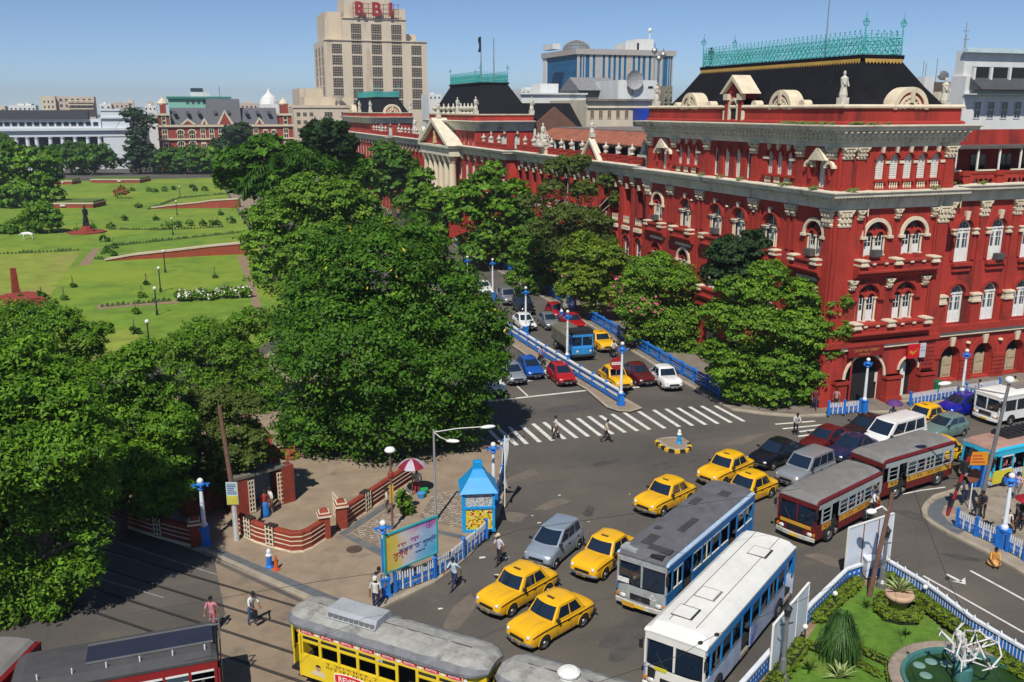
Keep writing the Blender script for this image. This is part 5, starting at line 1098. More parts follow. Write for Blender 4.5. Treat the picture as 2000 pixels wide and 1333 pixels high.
tree('tall feathery tree with bright sprays at the lower left corner', A_, [(40, 1060, 95), (130, 985, 80), (60, 900, 90), (150, 870, 70), (60, 1150, 60), (180, 1050, 38), (100, 770, 75), (20, 770, 75), (130, 1120, 55), (175, 945, 45), (60, 690, 45), (-60, 900, 120), (-70, 1080, 110), (-60, 760, 100), (190, 860, 45), (165, 1110, 36), (100, 1180, 44), (110, 840, 75), (20, 980, 90), (10, 1190, 50), (150, 790, 50)], 'mid', 46000, .30, 2, .35, asp=.42, droop=.25, clump=.34)
tree('broad feathery tree standing over the low brick wall left of the bare pole', G(235, 1050), [(285, 900, 60), (300, 985, 40), (345, 960, 34), (260, 950, 50), (150, 1000, 45), (285, 900, 55), (335, 835, 45), (250, 810, 62), (320, 950, 32), (240, 735, 52), (300, 775, 42), (350, 900, 30), (215, 880, 45), (280, 700, 38), (200, 970, 40)], 'mid', 26000, .30, 3, .3, asp=.42, droop=.25, clump=.34)
tree('loose crowned tree by the lawn edge at the far left', G(110, 860), [(40, 640, 52), (110, 640, 42), (165, 665, 34), (30, 725, 60), (120, 720, 45), (205, 645, 16), (190, 690, 18), (-40, 690, 60)], 'mid', 16000, .36, 4, .28, asp=.42, droop=.2, clump=.36)
tree('small open branched tree between the lawn and the creeper shed', G(450, 800), [(400, 665, 46), (450, 695, 48), (500, 630, 30), (440, 745, 48), (360, 725, 38), (490, 725, 38), (520, 660, 22), (345, 680, 28), (470, 640, 28), (390, 760, 40), (520, 760, 36), (470, 790, 40), (420, 800, 40), (510, 800, 34)], 'mid', 17000, .34, 5, .2, asp=.45, clump=.34)
tree('big dense dark green tree spreading over the pavement corner', (12.3, 58.6), [(740, 535, 100, -1), (640, 600, 85), (850, 580, 85), (915, 640, 70), (700, 700, 125, -2), (850, 740, 105, -1.5), (600, 720, 68), (935, 720, 55), (640, 830, 85, -1.5), (755, 825, 90, -2.5), (880, 825, 70, -1), (700, 885, 38, -2), (590, 650, 55), (600, 850, 55), (815, 495, 58), (665, 500, 60), (955, 675, 42), (770, 640, 80, -2.5)], 'deep', 60000, .36, 6, .55, asp=.55, clump=.26, flowers=(FLY, 220, .22, (0, 2, 3, 14)))
tree('light green broad tree behind the big dark one', onX(620, 13.6), [(600, 390, 54), (660, 395, 50), (550, 430, 50), (520, 480, 44), (700, 430, 46), (640, 470, 62), (580, 505, 55), (740, 460, 38), (540, 540, 46), (500, 425, 26), (620, 560, 50), (715, 395, 26)], 'fresh', 24000, .48, 7, .4, clump=.26, asp=.6)
tree('round dark tree with palm fronds beside it at the square corner', onX(520, 11), [(460, 320, 38), (520, 305, 42), (560, 330, 36), (490, 350, 42), (550, 365, 38), (450, 350, 28), (590, 350, 18)], 'deep', 9000, .95, 8, .5, clump=.3, asp=.6)
tree('large bluish dark tree at the far end of the avenue', onX(645, 21), [(640, 268, 36), (667, 285, 26), (618, 290, 26), (640, 300, 30), (608, 262, 18)], 'blue', 6500, 1.2, 9, .6, clump=.3, asp=.65)
tree('dark round tree against the far pavilion of the palace', onX(765, 40.5), [(750, 300, 26), (775, 325, 38), (800, 340, 30), (730, 340, 36), (720, 370, 36), (700, 330, 22), (770, 360, 36)], 'deep', 9000, .9, 10, .45, clump=.28, asp=.6)
tree('mid green tree before the portico columns', onX(850, 40.2), [(850, 400, 38), (820, 375, 28), (872, 425, 32), (830, 430, 30), (795, 400, 24), (855, 460, 34), (880, 390, 28), (820, 350, 24)], 'mid', 8000, .75, 11, .4, clump=.28, asp=.6)
tree('dark tree with palm crown in front of the middle pavilion', onX(955, 40.2), [(940, 372, 40), (970, 420, 46), (920, 420, 42), (1000, 382, 34), (960, 470, 38), (1010, 450, 32), (905, 385, 26), (930, 490, 40), (1000, 500, 36), (960, 340, 26), (1030, 420, 28)], 'mid', 13000, .6, 12, .35, clump=.28, asp=.6)
tree('tall loose gum tree with pale bare stems', onX(1110, 40.6), [(1110, 325, 26), (1080, 375, 28), (1140, 375, 26), (1185, 355, 18), (1205, 390, 18), (1100, 425, 34), (1040, 400, 24), (1150, 430, 30), (1060, 450, 28), (1180, 440, 22), (1120, 470, 36), (1215, 360, 14), (1085, 330, 22), (1135, 320, 20), (1090, 480, 34), (1180, 480, 30)], 'olive', 15000, .5, 13, .22, PALEBARK, clump=.3, asp=.35, droop=.3)
tree('small round tree hanging over the blue railing', onX(1045, 39.8), [(1045, 490, 38), (1028, 520, 28), (1070, 520, 28), (1050, 455, 28), (1015, 550, 26), (1060, 555, 30), (1090, 500, 26)], 'mid', 9000, .5, 14, .25, clump=.3)
tree('yellow green bushy tree left of the pink flowering one', onX(1170, 40.4), [(1130, 500, 36), (1180, 508, 40), (1220, 530, 32), (1150, 550, 38), (1110, 530, 26), (1200, 572, 34), (1160, 590, 26), (1110, 570, 28), (1225, 590, 28), (1140, 475, 24)], 'yell', 12000, .42, 15, .25, clump=.28, asp=.55)
tree('bushy tree with pink blossom along the palace front', onX(1290, 40.6), [(1270, 540, 44), (1320, 560, 48), (1250, 600, 44), (1300, 640, 50), (1350, 620, 38), (1228, 560, 26), (1330, 680, 34), (1250, 655, 30), (1290, 515, 24), (1350, 690, 36), (1285, 685, 32), (1380, 660, 34), (1240, 620, 30)], 'fresh', 20000, .36, 16, .25, clump=.3, asp=.5, flowers=(FLP, 420, .26, (2, 5, 7)))
tree('dark glossy tree behind the layered one at the palace corner', onX(1455, 42.2), [(1420, 500, 38), (1470, 485, 38), (1510, 520, 30), (1440, 545, 40), (1500, 560, 36), (1395, 540, 26)], 'blue', 11000, .42, 17, .3, clump=.3, asp=.6)
tree('bright layered tree with flat leaf tiers at the palace corner', (41.2, 57.0), [(1430, 565, 28, -1), (1480, 580, 38), (1560, 580, 38), (1620, 600, 34), (1405, 620, 36), (1470, 640, 50, -1), (1560, 650, 52, -1), (1630, 650, 34), (1440, 710, 44), (1520, 715, 48, -1), (1580, 735, 38), (1395, 690, 30), (1420, 735, 34), (1645, 590, 22), (1500, 770, 40, -1), (1560, 770, 36), (1440, 765, 30), (1500, 540, 34), (1600, 690, 36)], 'fresh', 30000, .34, 18, .3, clump=.28, flat=.62, asp=.55)
tree('broad tree at the left edge of the lawns', G(50, 405), [(20, 330, 42), (70, 320, 36), (92, 350, 26), (30, 370, 42), (70, 375, 34), (-30, 340, 45), (40, 400, 34), (100, 385, 24), (10, 300, 26), (95, 320, 26)], 'mid', 11000, .9, 19, .5, clump=.3, asp=.6)
tree('rounded tree in front of the white colonnade', G(165, 342), [(140, 300, 26), (180, 308, 28), (160, 322, 28), (203, 300, 18), (122, 315, 20), (105, 300, 18), (215, 315, 16)], 'deep', 7000, 1.3, 20, .5, clump=.3, asp=.6)
for k, (bl, lb) in enumerate(((((275, 305, 28), (300, 318, 26), (265, 285, 20), (260, 228, 19), (288, 240, 18), (270, 262, 18), (258, 318, 22)), 'dark tree right of the white pylon beyond the lawns'), (((335, 312, 26), (360, 320, 24), (318, 322, 22), (345, 330, 20)), 'low round tree before the red gabled office, left one'), (((385, 308, 26), (408, 318, 26), (365, 305, 18), (390, 330, 20)), 'low round tree before the red gabled office, right one'), (((465, 265, 26), (440, 285, 22), (485, 285, 20)), 'tree hiding the right half of the red gabled office'), (((10, 280, 14), (3, 270, 10)), 'tree top beside the colonnade at the left edge'), (((685, 320, 24), (700, 345, 24), (668, 300, 18)), 'tree by the avenue beyond the round dark one'), (((600, 320, 24), (640, 330, 22), (575, 300, 18)), 'shadowed tree behind the light green broad one'), (((428, 300, 22), (415, 325, 22), (440, 325, 24)), 'shrubby tree at the far corner of the lawns'))):
 px = bl[0][0]; tree(lb, G(px, 340) if k not in (5, 6) else onX(px, 24 if k == 5 else 16), bl, ('blue', 'deep', 'deep', 'blue', 'mid', 'deep', 'deep', 'mid')[k], 3600, 1.2, 30+k, .4, clump=.32, asp=.65)
def palm(label, base, ptop, fr=14, ln=3.0, mat='deep', name='palm_tree', th=.16, seed=1, fan=False, dark=True):
 g = random.Random(seed); top, dist = at_depth(ptop[0], ptop[1], base); t = thing(name, label, 'palm', (base[0], base[1], .1), group='palms'); h = top[2]-.1; dx = top[0]-base[0]; dy = top[1]-base[1]
 m = MB(); m.tube([(0, 0, -.1), (dx*.4, dy*.4, h*.5), (dx, dy, h)], [th*1.4, th, th*.8], 7); m.obj('trunk', BARK, t)
 for i in range(fr):
  a = 2*pi*i/fr+g.uniform(-.2, .2); el = g.uniform(-.1, 1.1); m = MB(); L_ = ln*g.uniform(.8, 1.15); d = Vector((math.cos(a), math.sin(a), 0)); s = Vector((-d.y, d.x, 0)); pts = []
  for k in range(8):
   u = k/7; pts.append(Vector((dx, dy, h))+d*(L_*u*math.cos(el*.6))+Vector((0, 0, L_*(u*math.sin(el)-u*u*.75))))
  for k in range(7):
   p, q = pts[k], pts[k+1]; wd = L_*.16*(1-.55*(k/7)) if not fan else L_*.10*(k+1)/4
   for sg in (-1, 1):
    for f in (0, .5):
     b0 = p.lerp(q, f); b1 = p.lerp(q, f+.35); e = b0+s*sg*wd+(q-p)*.9-Vector((0, 0, wd*.45)); m.add([b0, b1, e], [(0, 1, 2)])
  o = m.obj('frond', LF[mat], t)
 return t
palm('palm rising out of the dark round tree by the lawn', onX(538, 12), (538, 318), 16, 7.5, 'mid', seed=2, th=.3)
palm('dark tall palm beside the white pylon', G(262, 335), (262, 218), 14, 6.5, 'blue', seed=3, th=.35); palm('shorter dark palm right of the tall one', G(285, 335), (287, 228), 14, 6.5, 'blue', seed=4, th=.35)
palm('fan palm beside the avenue behind the big tree', onX(800, 16.5), (800, 425), 16, 2.6, 'mid', seed=5, fan=True); palm('palm crown in front of the middle pavilion', onX(962, 40.6), (962, 345), 14, 3.2, 'mid', seed=6)
def bush(label, base, blobs, mat='mid', n=1500, size=.3, seed=1, group=None, flowers=None, name='bush', cat='bush', **kw):
 return tree(label, base, blobs, mat, n, size, seed, .05, None, name, cat, group, flowers, **kw)
bush('creeper mass hiding the shed beside the bare pole', G(420, 1000), [(400, 850, 45), (350, 885, 46), (440, 890, 40), (470, 850, 36), (390, 800, 38), (490, 895, 30), (350, 930, 36), (420, 930, 36), (450, 920, 30), (500, 860, 26), (330, 830, 40), (430, 790, 36), (480, 800, 34), (380, 965, 28), (440, 955, 22)], 'olive', 20000, .26, 41, name='creeper', cat='creeper')
bush('orange leaved bush beside the low wall under the trees', G(215, 1010), [(205, 975, 24), (235, 1000, 20), (185, 985, 20), (225, 960, 14)], 'olive', 1800, .26, 42, flowers=(FLR, 900, .26, (0, 1, 2, 3)))
bush('red crotons piled on the gatehouse roof', G(530, 975), [(535, 893, 16), (560, 888, 14), (520, 880, 12), (575, 893, 9)], 'mid', 600, .26, 43, flowers=(FLR, 800, .28, (0, 1, 2, 3)))
bush('potted shrub beside the parasol stall', G(793, 1010), [(790, 985, 15), (797, 1000, 12), (785, 968, 8)], 'fresh', 700, .24, 44)
bush('wide clipped shrub mass left of the statue lawn', G(85, 455), [(80, 412, 24), (92, 438, 26), (35, 448, 24), (60, 432, 22), (8, 455, 20), (60, 452, 20), (100, 425, 20)], 'mid', 7000, .6, 45)
for k, (x0_, x1_, y) in enumerate(((345, 370, 580), (375, 415, 578), (420, 460, 574), (462, 488, 573))):
 bush(('low white flowering shrub, leftmost of four by the lawn path', 'second white flowering shrub from the left by the lawn path', 'third white flowering shrub from the left by the lawn path', 'rightmost white flowering shrub by the lawn path')[k], G((x0_+x1_)/2, y+9), [(x0_+6, y, 10), (x1_-6, y-1, 11), ((x0_+x1_)/2, y-3, 11)], 'mid', 700, .35, 50+k, 'white flowering shrubs', flowers=(FLW, 160, .3, (0, 1, 2)))
gb = random.Random(8)
SPOTS = [(262, 648, 9), (265, 610, 7), (276, 578, 7), (142, 559, 5), (125, 583, 6), (243, 428, 6), (304, 428, 5), (204, 468, 8), (285, 555, 4), (420, 542, 3), (430, 418, 5), (345, 440, 8), (370, 438, 7), (395, 438, 7), (415, 437, 6), (325, 443, 9), (215, 443, 7), (238, 372, 6), (290, 372, 5), (320, 371, 6), (338, 369, 5), (380, 371, 5), (400, 370, 6), (302, 373, 5), (258, 371, 4), (424, 436, 6), (450, 432, 8), (270, 403, 6), (208, 490, 8), (222, 482, 6), (180, 443, 6), (150, 450, 5), (95, 595, 14), (80, 580, 10), (40, 585, 9), (375, 365, 5), (425, 365, 6), (220, 497, 6)]
ROWS = {}
for q in SPOTS: ROWS.setdefault(0 if q[1] < 380 else 1 if q[1] < 433 else 2 if q[1] < 455 else 3 if q[1] < 500 else 4, []).append(q)
ORD = 'first second third fourth fifth sixth seventh eighth ninth tenth eleventh twelfth thirteenth fourteenth fifteenth'.split()
for k, (x, y, r) in enumerate(SPOTS):
 rw = [i for i in ROWS if (x, y, r) in ROWS[i]][0]; lb = 'small clipped shrub, %s from the left %s' % (ORD[sorted(ROWS[rw]).index((x, y, r))], ('in the farthest lawn row', 'between the far ramp and the statue', 'in the hedge row level with the statue', 'by the nearer ramp', 'scattered on the nearest lawn')[rw])
 t = tree(lb, G(x, y+r*.6), [(x, y, r), (x+r*.7, y+r*.2, r*.7)], gb.choice(('deep', 'mid', 'deep')), 150, .28+.0009*G(x, y).y, 70+k, .04, None, 'shrub', 'shrub', 'shrubs dotted over the lawns')
# ------------------------------------------------------------------ vehicles (x forward, y left, z up)
CHROME = M('chrome', (.55, .55, .54), .22, .9, var=.08); TYRE = M('tyre rubber', (.016, .016, .017), .85, var=.2); HUB = M('wheel steel', (.34, .34, .33), .4, .6, var=.15, obj=True, vs=4)
LAMP = M('headlamp glass', (.72, .72, .68), .15, .2, var=0); TAIL = M('tail lamp red', (.40, .012, .01), .3, var=0); AMBER = M('indicator amber', (.6, .2, .01), .3, var=0)
PLATE = M('plate white', (.7, .7, .66), .6, var=.05); PLATEY = M('plate yellow', (.72, .45, .02), .6, var=.05); TRIM = M('black trim', (.02, .02, .022), .6, var=.1)
STRIPE = M('taxi stripe', (.035, .014, .01), .45, var=.1); UNDER = M('vehicle underside', (.012, .011, .01), .95, var=0)
CARGLASS = M('car glass', (.010, .020, .038), .05, var=0, spec=.8); SEATM = M('seat vinyl', (.05, .05, .055), .7, var=.2)
def paint(n, c, **k): return M('car paint '+n, c, .28, k.pop('metal', .0), var=.05, coat=.6, obj=True, stain=tuple(x*.6+.03 for x in (lin(c) if isinstance(c, str) else c)), ss=.8, sth=.68, **k)
SPEC = {
'amb': dict(st=[(2.16, .60, .66, .42), (2.11, .72, .84, .36), (1.9, .79, .95, .30), (1.45, .81, 1.0, .27), (.8, .82, 1.01, .26), (0, .82, .98, .26), (-.8, .82, .98, .26), (-1.35, .81, .97, .28), (-1.75, .76, .93, .32), (-2.02, .69, .85, .36), (-2.15, .58, .70, .42)], b=(.86, -1.50, .77, .95), r=(.42, -1.0, .64, 1.54), c=(.14, .2), crown=.10, wx=(1.3, -1.16), wr=.32, hl=(2.1, .58, .76), fend=1),
'sedan': dict(st=[(2.15, .58, .60, .38), (2.08, .74, .74, .30), (1.7, .81, .84, .24), (1.1, .83, .93, .22), (.4, .84, .95, .22), (-.6, .84, .96, .22), (-1.4, .83, .99, .24), (-1.9, .79, .97, .28), (-2.08, .72, .90, .34), (-2.14, .6, .7, .40)], b=(1.02, -1.62, .77, .92), r=(.22, -.95, .58, 1.46), c=(.16, .12), crown=.05, wx=(1.32, -1.25), wr=.30, hl=(2.04, .60, .64)),
'hatch': dict(st=[(1.80, .56, .60, .36), (1.74, .70, .76, .28), (1.4, .77, .88, .24), (.95, .78, .98, .22), (.2, .79, 1.0, .22), (-.8, .79, 1.02, .22), (-1.4, .78, 1.03, .26), (-1.7, .74, .98, .32), (-1.78, .66, .80, .38)], b=(1.0, -1.66, .73, .97), r=(.12, -1.3, .57, 1.48), c=(.16, .10), crown=.05, wx=(1.15, -1.12), wr=.28, hl=(1.68, .56, .68)),
'mpv': dict(st=[(1.88, .58, .62, .36), (1.82, .72, .80, .28), (1.5, .79, .95, .24), (1.1, .80, 1.06, .22), (.2, .81, 1.08, .22), (-.8, .81, 1.08, .22), (-1.5, .80, 1.08, .26), (-1.78, .76, 1.02, .32), (-1.84, .68, .85, .38)], b=(1.2, -1.74, .76, 1.04), r=(.3, -1.52, .62, 1.62), c=(.2, .08), crown=.05, wx=(1.22, -1.22), wr=.29, hl=(1.74, .58, .74), three=1),
'suv': dict(st=[(2.1, .66, .66, .42), (2.04, .80, .92, .36), (1.7, .86, 1.02, .32), (1.1, .87, 1.07, .30), (.2, .87, 1.08, .30), (-.9, .87, 1.08, .30), (-1.7, .86, 1.07, .34), (-2.02, .83, 1.02, .38), (-2.1, .74, .85, .44)], b=(1.05, -1.98, .81, 1.06), r=(.45, -1.82, .70, 1.76), c=(.1, .06), crown=.04, wx=(1.33, -1.3), wr=.36, hl=(2.0, .62, .78), three=1),
'van': dict(st=[(2.3, .76, .80, .40), (2.22, .86, 1.1, .36), (1.9, .9, 1.18, .32), (1.0, .9, 1.2, .30), (-.5, .9, 1.2, .30), (-1.8, .9, 1.2, .32), (-2.28, .88, 1.18, .38), (-2.34, .82, 1.0, .44)], b=(1.95, -2.26, .86, 1.18), r=(1.15, -2.12, .76, 2.05), c=(.12, .06), crown=.05, wx=(1.45, -1.45), wr=.34, hl=(2.18, .66, .86), three=1),
}
CARM = {}
def wheel_mesh(r, w_=.17):
 k = ('wheel', r)
 if k not in CARM:
  t = MB(); t.smooth = True
  n = 18; prof = [(r*.62, -w_/2), (r*.95, -w_/2), (r, -w_/2+.03), (r, w_/2-.03), (r*.95, w_/2), (r*.62, w_/2)]
  t.rings([[(q*math.cos(2*pi*i/n), y, q*math.sin(2*pi*i/n)) for q, y in prof] for i in range(n+1)], cap=False)
  h = MB();
  for sg in (-1, 1):
   y = sg*w_*.38; h.rings([[(q*math.cos(2*pi*i/n), y+sg*o, q*math.sin(2*pi*i/n)) for q, o in ((r*.62, .0), (r*.5, -.03), (r*.34, -.01), (r*.28, .03), (.005, .04))] for i in range(n+1)], cap=False)
  CARM[k] = (t.mesh('wheel', TYRE), h.mesh('hubcap', HUB))
 return CARM[k]
def lerp(a, b, t): return a+(b-a)*t
def car_meshes(kind):
 if kind in CARM: return CARM[kind]
 S = SPEC[kind]; st = S['st']; out = []
 xs = np.array([s[0] for s in st])[::-1]; arr = np.array(st)[::-1]
 def at(x): return [float(np.interp(x, xs, arr[:, i])) for i in (1, 2, 3)]
 b = MB(); b.smooth = True; rs = []
 N = 22
 X = [lerp(st[0][0], st[-1][0], (1-math.cos(pi*i/N))/2) for i in range(N+1)]
 for x in X:
  w_, zt, zb = at(x); hw = [(0, zt+.035), (.5*w_, zt+.03), (.8*w_, zt+.0), (.93*w_, zt-.06), (.985*w_, zt-.14), (w_, lerp(zt, zb, .5)), (.985*w_, zb+.12), (.93*w_, zb)]
  rs.append([(x, y, z) for y, z in hw[::-1]]+[(x, -y, z) for y, z in hw[1:]])
 b.rings(rs)
 # cabin shell
 xfb, xrb, hb, zb_ = S['b']; xfr, xrr, hr, zr = S['r']; cf, cr = S['c']; n = 6
 def hwv(v): return lerp(hb, hr, v**.85)
 def zv(v): return lerp(zb_, zr, v)
 def front(u, v): return (lerp(xfb, xfr, v)-cf*u*u, u*hwv(v), zv(v))
 def rear(u, v): return (lerp(xrb, xrr, v**.9)+cr*u*u, u*hwv(v), zv(v))
 def side(s, v, sg): a = front(1, v); c = rear(1, v); return (lerp(a[0], c[0], s), sg*(hwv(v)+.02*math.sin(pi*s)), zv(v))
 def patch(m, f, u0, u1, v0, v1, off=(0, 0, 0), nu=6, nv=4, rnd=0):
  g = []
  for j in range(nv+1):
   row = []
   for i in range(nu+1):
    p = f(lerp(u0, u1, i/nu), lerp(v0, v1, j/nv)); row.append((p[0]+off[0], p[1]+off[1], p[2]+off[2]))
   g.append(row)
  m.rings(g, cap=False)
 patch(b, front, -1, 1, 0, 1); patch(b, rear, -1, 1, 0, 1)
 for sg in (-1, 1): patch(b, lambda s, v: side(s, v, sg), 0, 1, 0, 1)
 def roof(u, s): return (lerp(xfr-cf*u*u, xrr+cr*u*u, s), u*hr, zr+S['crown']*(1-u**4)*(1-(2*s-1)**4)**.7+.0)
 patch(b, roof, -1, 1, 0, 1, nu=10, nv=8)
 if S.get('fend'):
  for sg in (-1, 1):
   b.rings([[(x, sg*(.50+.22*math.cos(t)), at(x)[1]-.02+h*math.sin(t)) for t in [pi*i/6 for i in range(7)]] for x, h in ((2.08, .02), (1.95, .07), (1.6, .09), (1.2, .08), (.8, .03))], cap=False)
 out.append(('body', b.mesh('body', YEL)))
 def glass(name, f, u0, u1, v0, v1, off): m = MB(); m.smooth = True; patch(m, f, u0, u1, v0, v1, off); out.append((name, m.mesh(name, CARGLASS)))
 glass('windscreen', front, -.88, .88, .12, .92, (.012, 0, .008)); glass('rear_window', rear, -.85, .85, .2, .88, (-.012, 0, .008))
 wins_ = ((.07, .36), (.39, .66), (.69, .93)) if S.get('three') else ((.10, .49), (.53, .90))
 for sg in (-1, 1):
  for s0, s1 in wins_: glass('side_window', lambda s, v: side(s, v, sg), s0, s1, .14, .88, (0, sg*.012, .003))
 m = MB()
 for sg in (-1, 1):
  for x in (S['wx'][0], S['wx'][1]):
   w_ = at(x)[0]; r = S['wr']*1.2; m.add([(x+r*math.cos(pi*i/10), sg*(w_+.004), S['wr']+r*math.sin(pi*i/10)) for i in range(11)]+[(x-r, sg*(w_-.03), .2), (x+r, sg*(w_-.03), .2)], [tuple(range(13))])
 m.box(st[-1][0]+.3, st[0][0]-.3, -.7, .7, .2, .3); out.append(('wheel_arch', m.mesh('wheel_arch', UNDER)))
 m = MB(); m.smooth = True
 for sg in (-1, 1):
  for x in (S['wx'][0], S['wx'][1]):
   w_ = at(x)[0]; m.rings([[(x+r*math.cos(pi*i/10), sg*(w_+o), S['wr']+r*math.sin(pi*i/10)) for r, o in ((S['wr']*1.14, .006), (S['wr']*1.2, .035), (S['wr']*1.32, .004))] for i in range(11)], cap=False)
 out.append(('wheel_arch_lip', m.mesh('wheel_arch_lip', YEL)))
 xf = st[0][0]; xr = st[-1][0]
 for s, x0, w_ in ((1, xf, .80), (-1, xr, .78)):
  m = MB(); m.rings([[(x0-s*(.16*(y/.8)**2-.07)+s*o, y*w_/.8, z) for o, z in ((0, .38), (.05, .42), (.05, .48), (0, .52))] for y in (-.8, -.55, -.3, 0, .3, .55, .8)], close=True)
  out.append(('bumper', m.mesh('bumper', CHROME if kind in ('amb', 'van') else TRIM)))
 m = MB(); gx = xf-.005; m.add([(gx+.012, y, z) for y, z in ((-.42, .55), (.42, .55), (.40, .68), (-.40, .68))], [(0, 1, 2, 3)]);
 for k in range(5): m.box(gx, gx+.03, -.4, .4, .55+k*.028, .56+k*.028)
 out.append(('grille', m.mesh('grille', TRIM)))
 hx, hy, hz = S['hl']
 for sg in (-1, 1):
  m = MB(); m.smooth = True; m.ball((hx-.02, sg*hy, hz), (.09, .1 if kind == 'amb' else .17, .1 if kind == 'amb' else .085), 10, 6); out.append(('headlight', m.mesh('headlight', LAMP)))
  m = MB(); wr_, ztr, _ = at(xr+.12); m.bx((xr+.10, sg*wr_*.72, ztr-.14), (.12, .12, .16)); out.append(('tail_light', m.mesh('tail_light', TAIL)))
  m = MB(); w_ = at(xfb-.25)[0]; m.bx((xfb-.3, sg*(w_+.06), zb_+.12), (.1, .18, .11)); out.append(('mirror', m.mesh('mirror', TRIM)))
 m = MB(); m.box(xf+.075, xf+.09, -.26, .26, .38, .5); out.append(('number_plate', m.mesh('number_plate', PLATE))); m = MB(); m.box(xr-.09, xr-.075, -.26, .26, .42, .54); out.append(('number_plate', m.mesh('number_plate', PLATE)))
 m = MB()
 for sg in (-1, 1):
  for x in (lerp(xfb, xrb, .14), lerp(xfb, xrb, .5), lerp(xfb, xrb, .82)):
   w_, zt, zb = at(x); m.add([(x-.008, sg*(w_+.004), zb+.12), (x+.008, sg*(w_+.004), zb+.12), (x+.008, sg*(w_*.99+.003), zt-.12), (x-.008, sg*(w_*.99+.003), zt-.12)], [(0, 1, 2, 3)])
  for x in (lerp(xfb, xrb, .44), lerp(xfb, xrb, .76)): w_, zt, zb = at(x); m.bx((x, sg*(w_+.012), zt-.2), (.16, .02, .03))
 w_, zt, _ = at(xfb+.1)
 for y in (-w_*.62, w_*.62): m.add([(xfb+.05, y-.006, at(xfb+.05)[1]+.028), (xf-.2, y*.9-.006, at(xf-.2)[1]+.024), (xf-.2, y*.9+.006, at(xf-.2)[1]+.024), (xfb+.05, y+.006, at(xfb+.05)[1]+.028)], [(0, 1, 2, 3)])
 out.append(('panel_gap', m.mesh('panel_gap', TRIM)))
 if kind == 'amb':
  m = MB(); xs_ = np.linspace(1.98, -2.02, 24)
  for sg in (-1, 1):
   for a, c in zip(xs_, xs_[1:]):
    wa, za, ba = at(a); wc, zc, bc = at(c); m.add([(a, sg*(wa*.992+.009), za-.2), (c, sg*(wc*.992+.009), zc-.2), (c, sg*(wc*.985+.012), zc-.135), (a, sg*(wa*.985+.012), za-.135)], [(0, 1, 2, 3)])
  out.append(('stripe', m.mesh('stripe', STRIPE)))
 CARM[kind] = out; return out
def car(label, kind, mat, px=None, loc=None, hd=210, cat='car', name='car', group=None, stripe=False, plate=None):
 """px: where the middle of the car stands, in the photo"""
 p = G(*px) if px else Vector((*loc, 0)); t = thing(name, label, cat, (p.x, p.y, 0), math.radians(hd), group); S = SPEC[kind]
 for nm, me in car_meshes(kind):
  if nm == 'stripe' and not stripe: continue
  o = put(nm, me, t)
  if nm in ('body', 'wheel_arch_lip'): o.material_slots[0].link = 'OBJECT'; o.material_slots[0].material = mat
  if nm == 'number_plate' and plate: o.material_slots[0].link = 'OBJECT'; o.material_slots[0].material = plate
 wt, hb = wheel_mesh(S['wr']); st = np.array(S['st'])[::-1]
 for x in S['wx']:
  for sg in (-1, 1):
   o = put('wheel', wt, t, (x, sg*(float(np.interp(x, st[:, 0], st[:, 1]))-.075), S['wr'])); put('hubcap', hb, o)
 return t
def by_wheels(f, r, hw=.8):
 """ground middle and heading from the photo points where the left front and left rear wheels stand"""
 a = G(*f); b = G(*r); d = (a-b); h = math.atan2(d.y, d.x); m = (a+b)/2; n = Vector((math.sin(h), -math.cos(h), 0)); m = m+n*hw; return (m.x, m.y), math.degrees(h)
def taxi(label, px=None, loc=None, hd=210):
 t = car(label, 'amb', YEL, px, loc, hd, 'taxi', 'taxi', 'yellow taxis', True, PLATEY)
 m = MB(); m.bx((.1, 0, 1.635), (.12, .38, .05)); m.obj('roof_sign', M('dark roof sign', (.1, .06, .02), .5), t); m = MB(); m.cyl((.5, -.6, 1.1), (.4, -.68, 1.75), .008, n=4); m.obj('aerial', TRIM, t); return t
l1, h1 = by_wheels((1066, 1268), (1142, 1224)); taxi('yellow taxi beside the tram trailer, nearest to the bottom edge', loc=l1, hd=h1)
l2, h2 = by_wheels((1004, 1207), (1074, 1160)); taxi('yellow taxi alongside the frontmost one, nearer the kerb', loc=l2, hd=h1+3)
l3, h3 = by_wheels((1180, 1137), (1238, 1090)); taxi('yellow taxi between the silver people carrier and the tarred roof bus', loc=l3, hd=h3-2)
taxi('yellow taxi just past the rear left corner of the tarred roof bus', px=(1300, 988), hd=205); taxi('yellow taxi crossing behind the tarred roof bus roofline', px=(1418, 934), hd=203); taxi('yellow taxi mostly hidden by the tarred roof bus, its boot showing', px=(1460, 975), hd=200)
taxi('yellow taxi beside the purple umbrella near the palace kerb', px=(1803, 832), hd=192); taxi('yellow taxi squeezed between the maroon minibus and the sky blue bus', loc=(44.5, 43.4), hd=187)
taxi('yellow taxi waiting at the median sign with the red disc', px=(1200, 752), hd=267); taxi('yellow taxi behind the motorcyclist next to the blue cab lorry', px=(1172, 680), hd=267)
SIL = paint('silver', (.42, .45, .48), metal=.55); PAL_SIL = paint('pale silver blue', (.40, .47, .54), metal=.5); WHT = paint('white', (.74, .74, .72)); BLK = paint('black', (.006, .006, .012)); MAR = paint('maroon', (.10, .008, .010)); NAVY = paint('navy', (.012, .018, .06)); ROY = paint('royal blue', (.006, .012, .26)); REDC = paint('red', (.36, .010, .012)); BLU = paint('mid blue', (.008, .08, .36)); GRNG = paint('grey green', (.16, .26, .24), metal=.3); GREY = paint('grey', (.26, .27, .28), metal=.4)
l4, h4 = by_wheels((1086, 1113), (1132, 1073)); car('silver people carrier between two yellow taxis near the kerb', 'mpv', PAL_SIL, loc=l4, hd=h4)
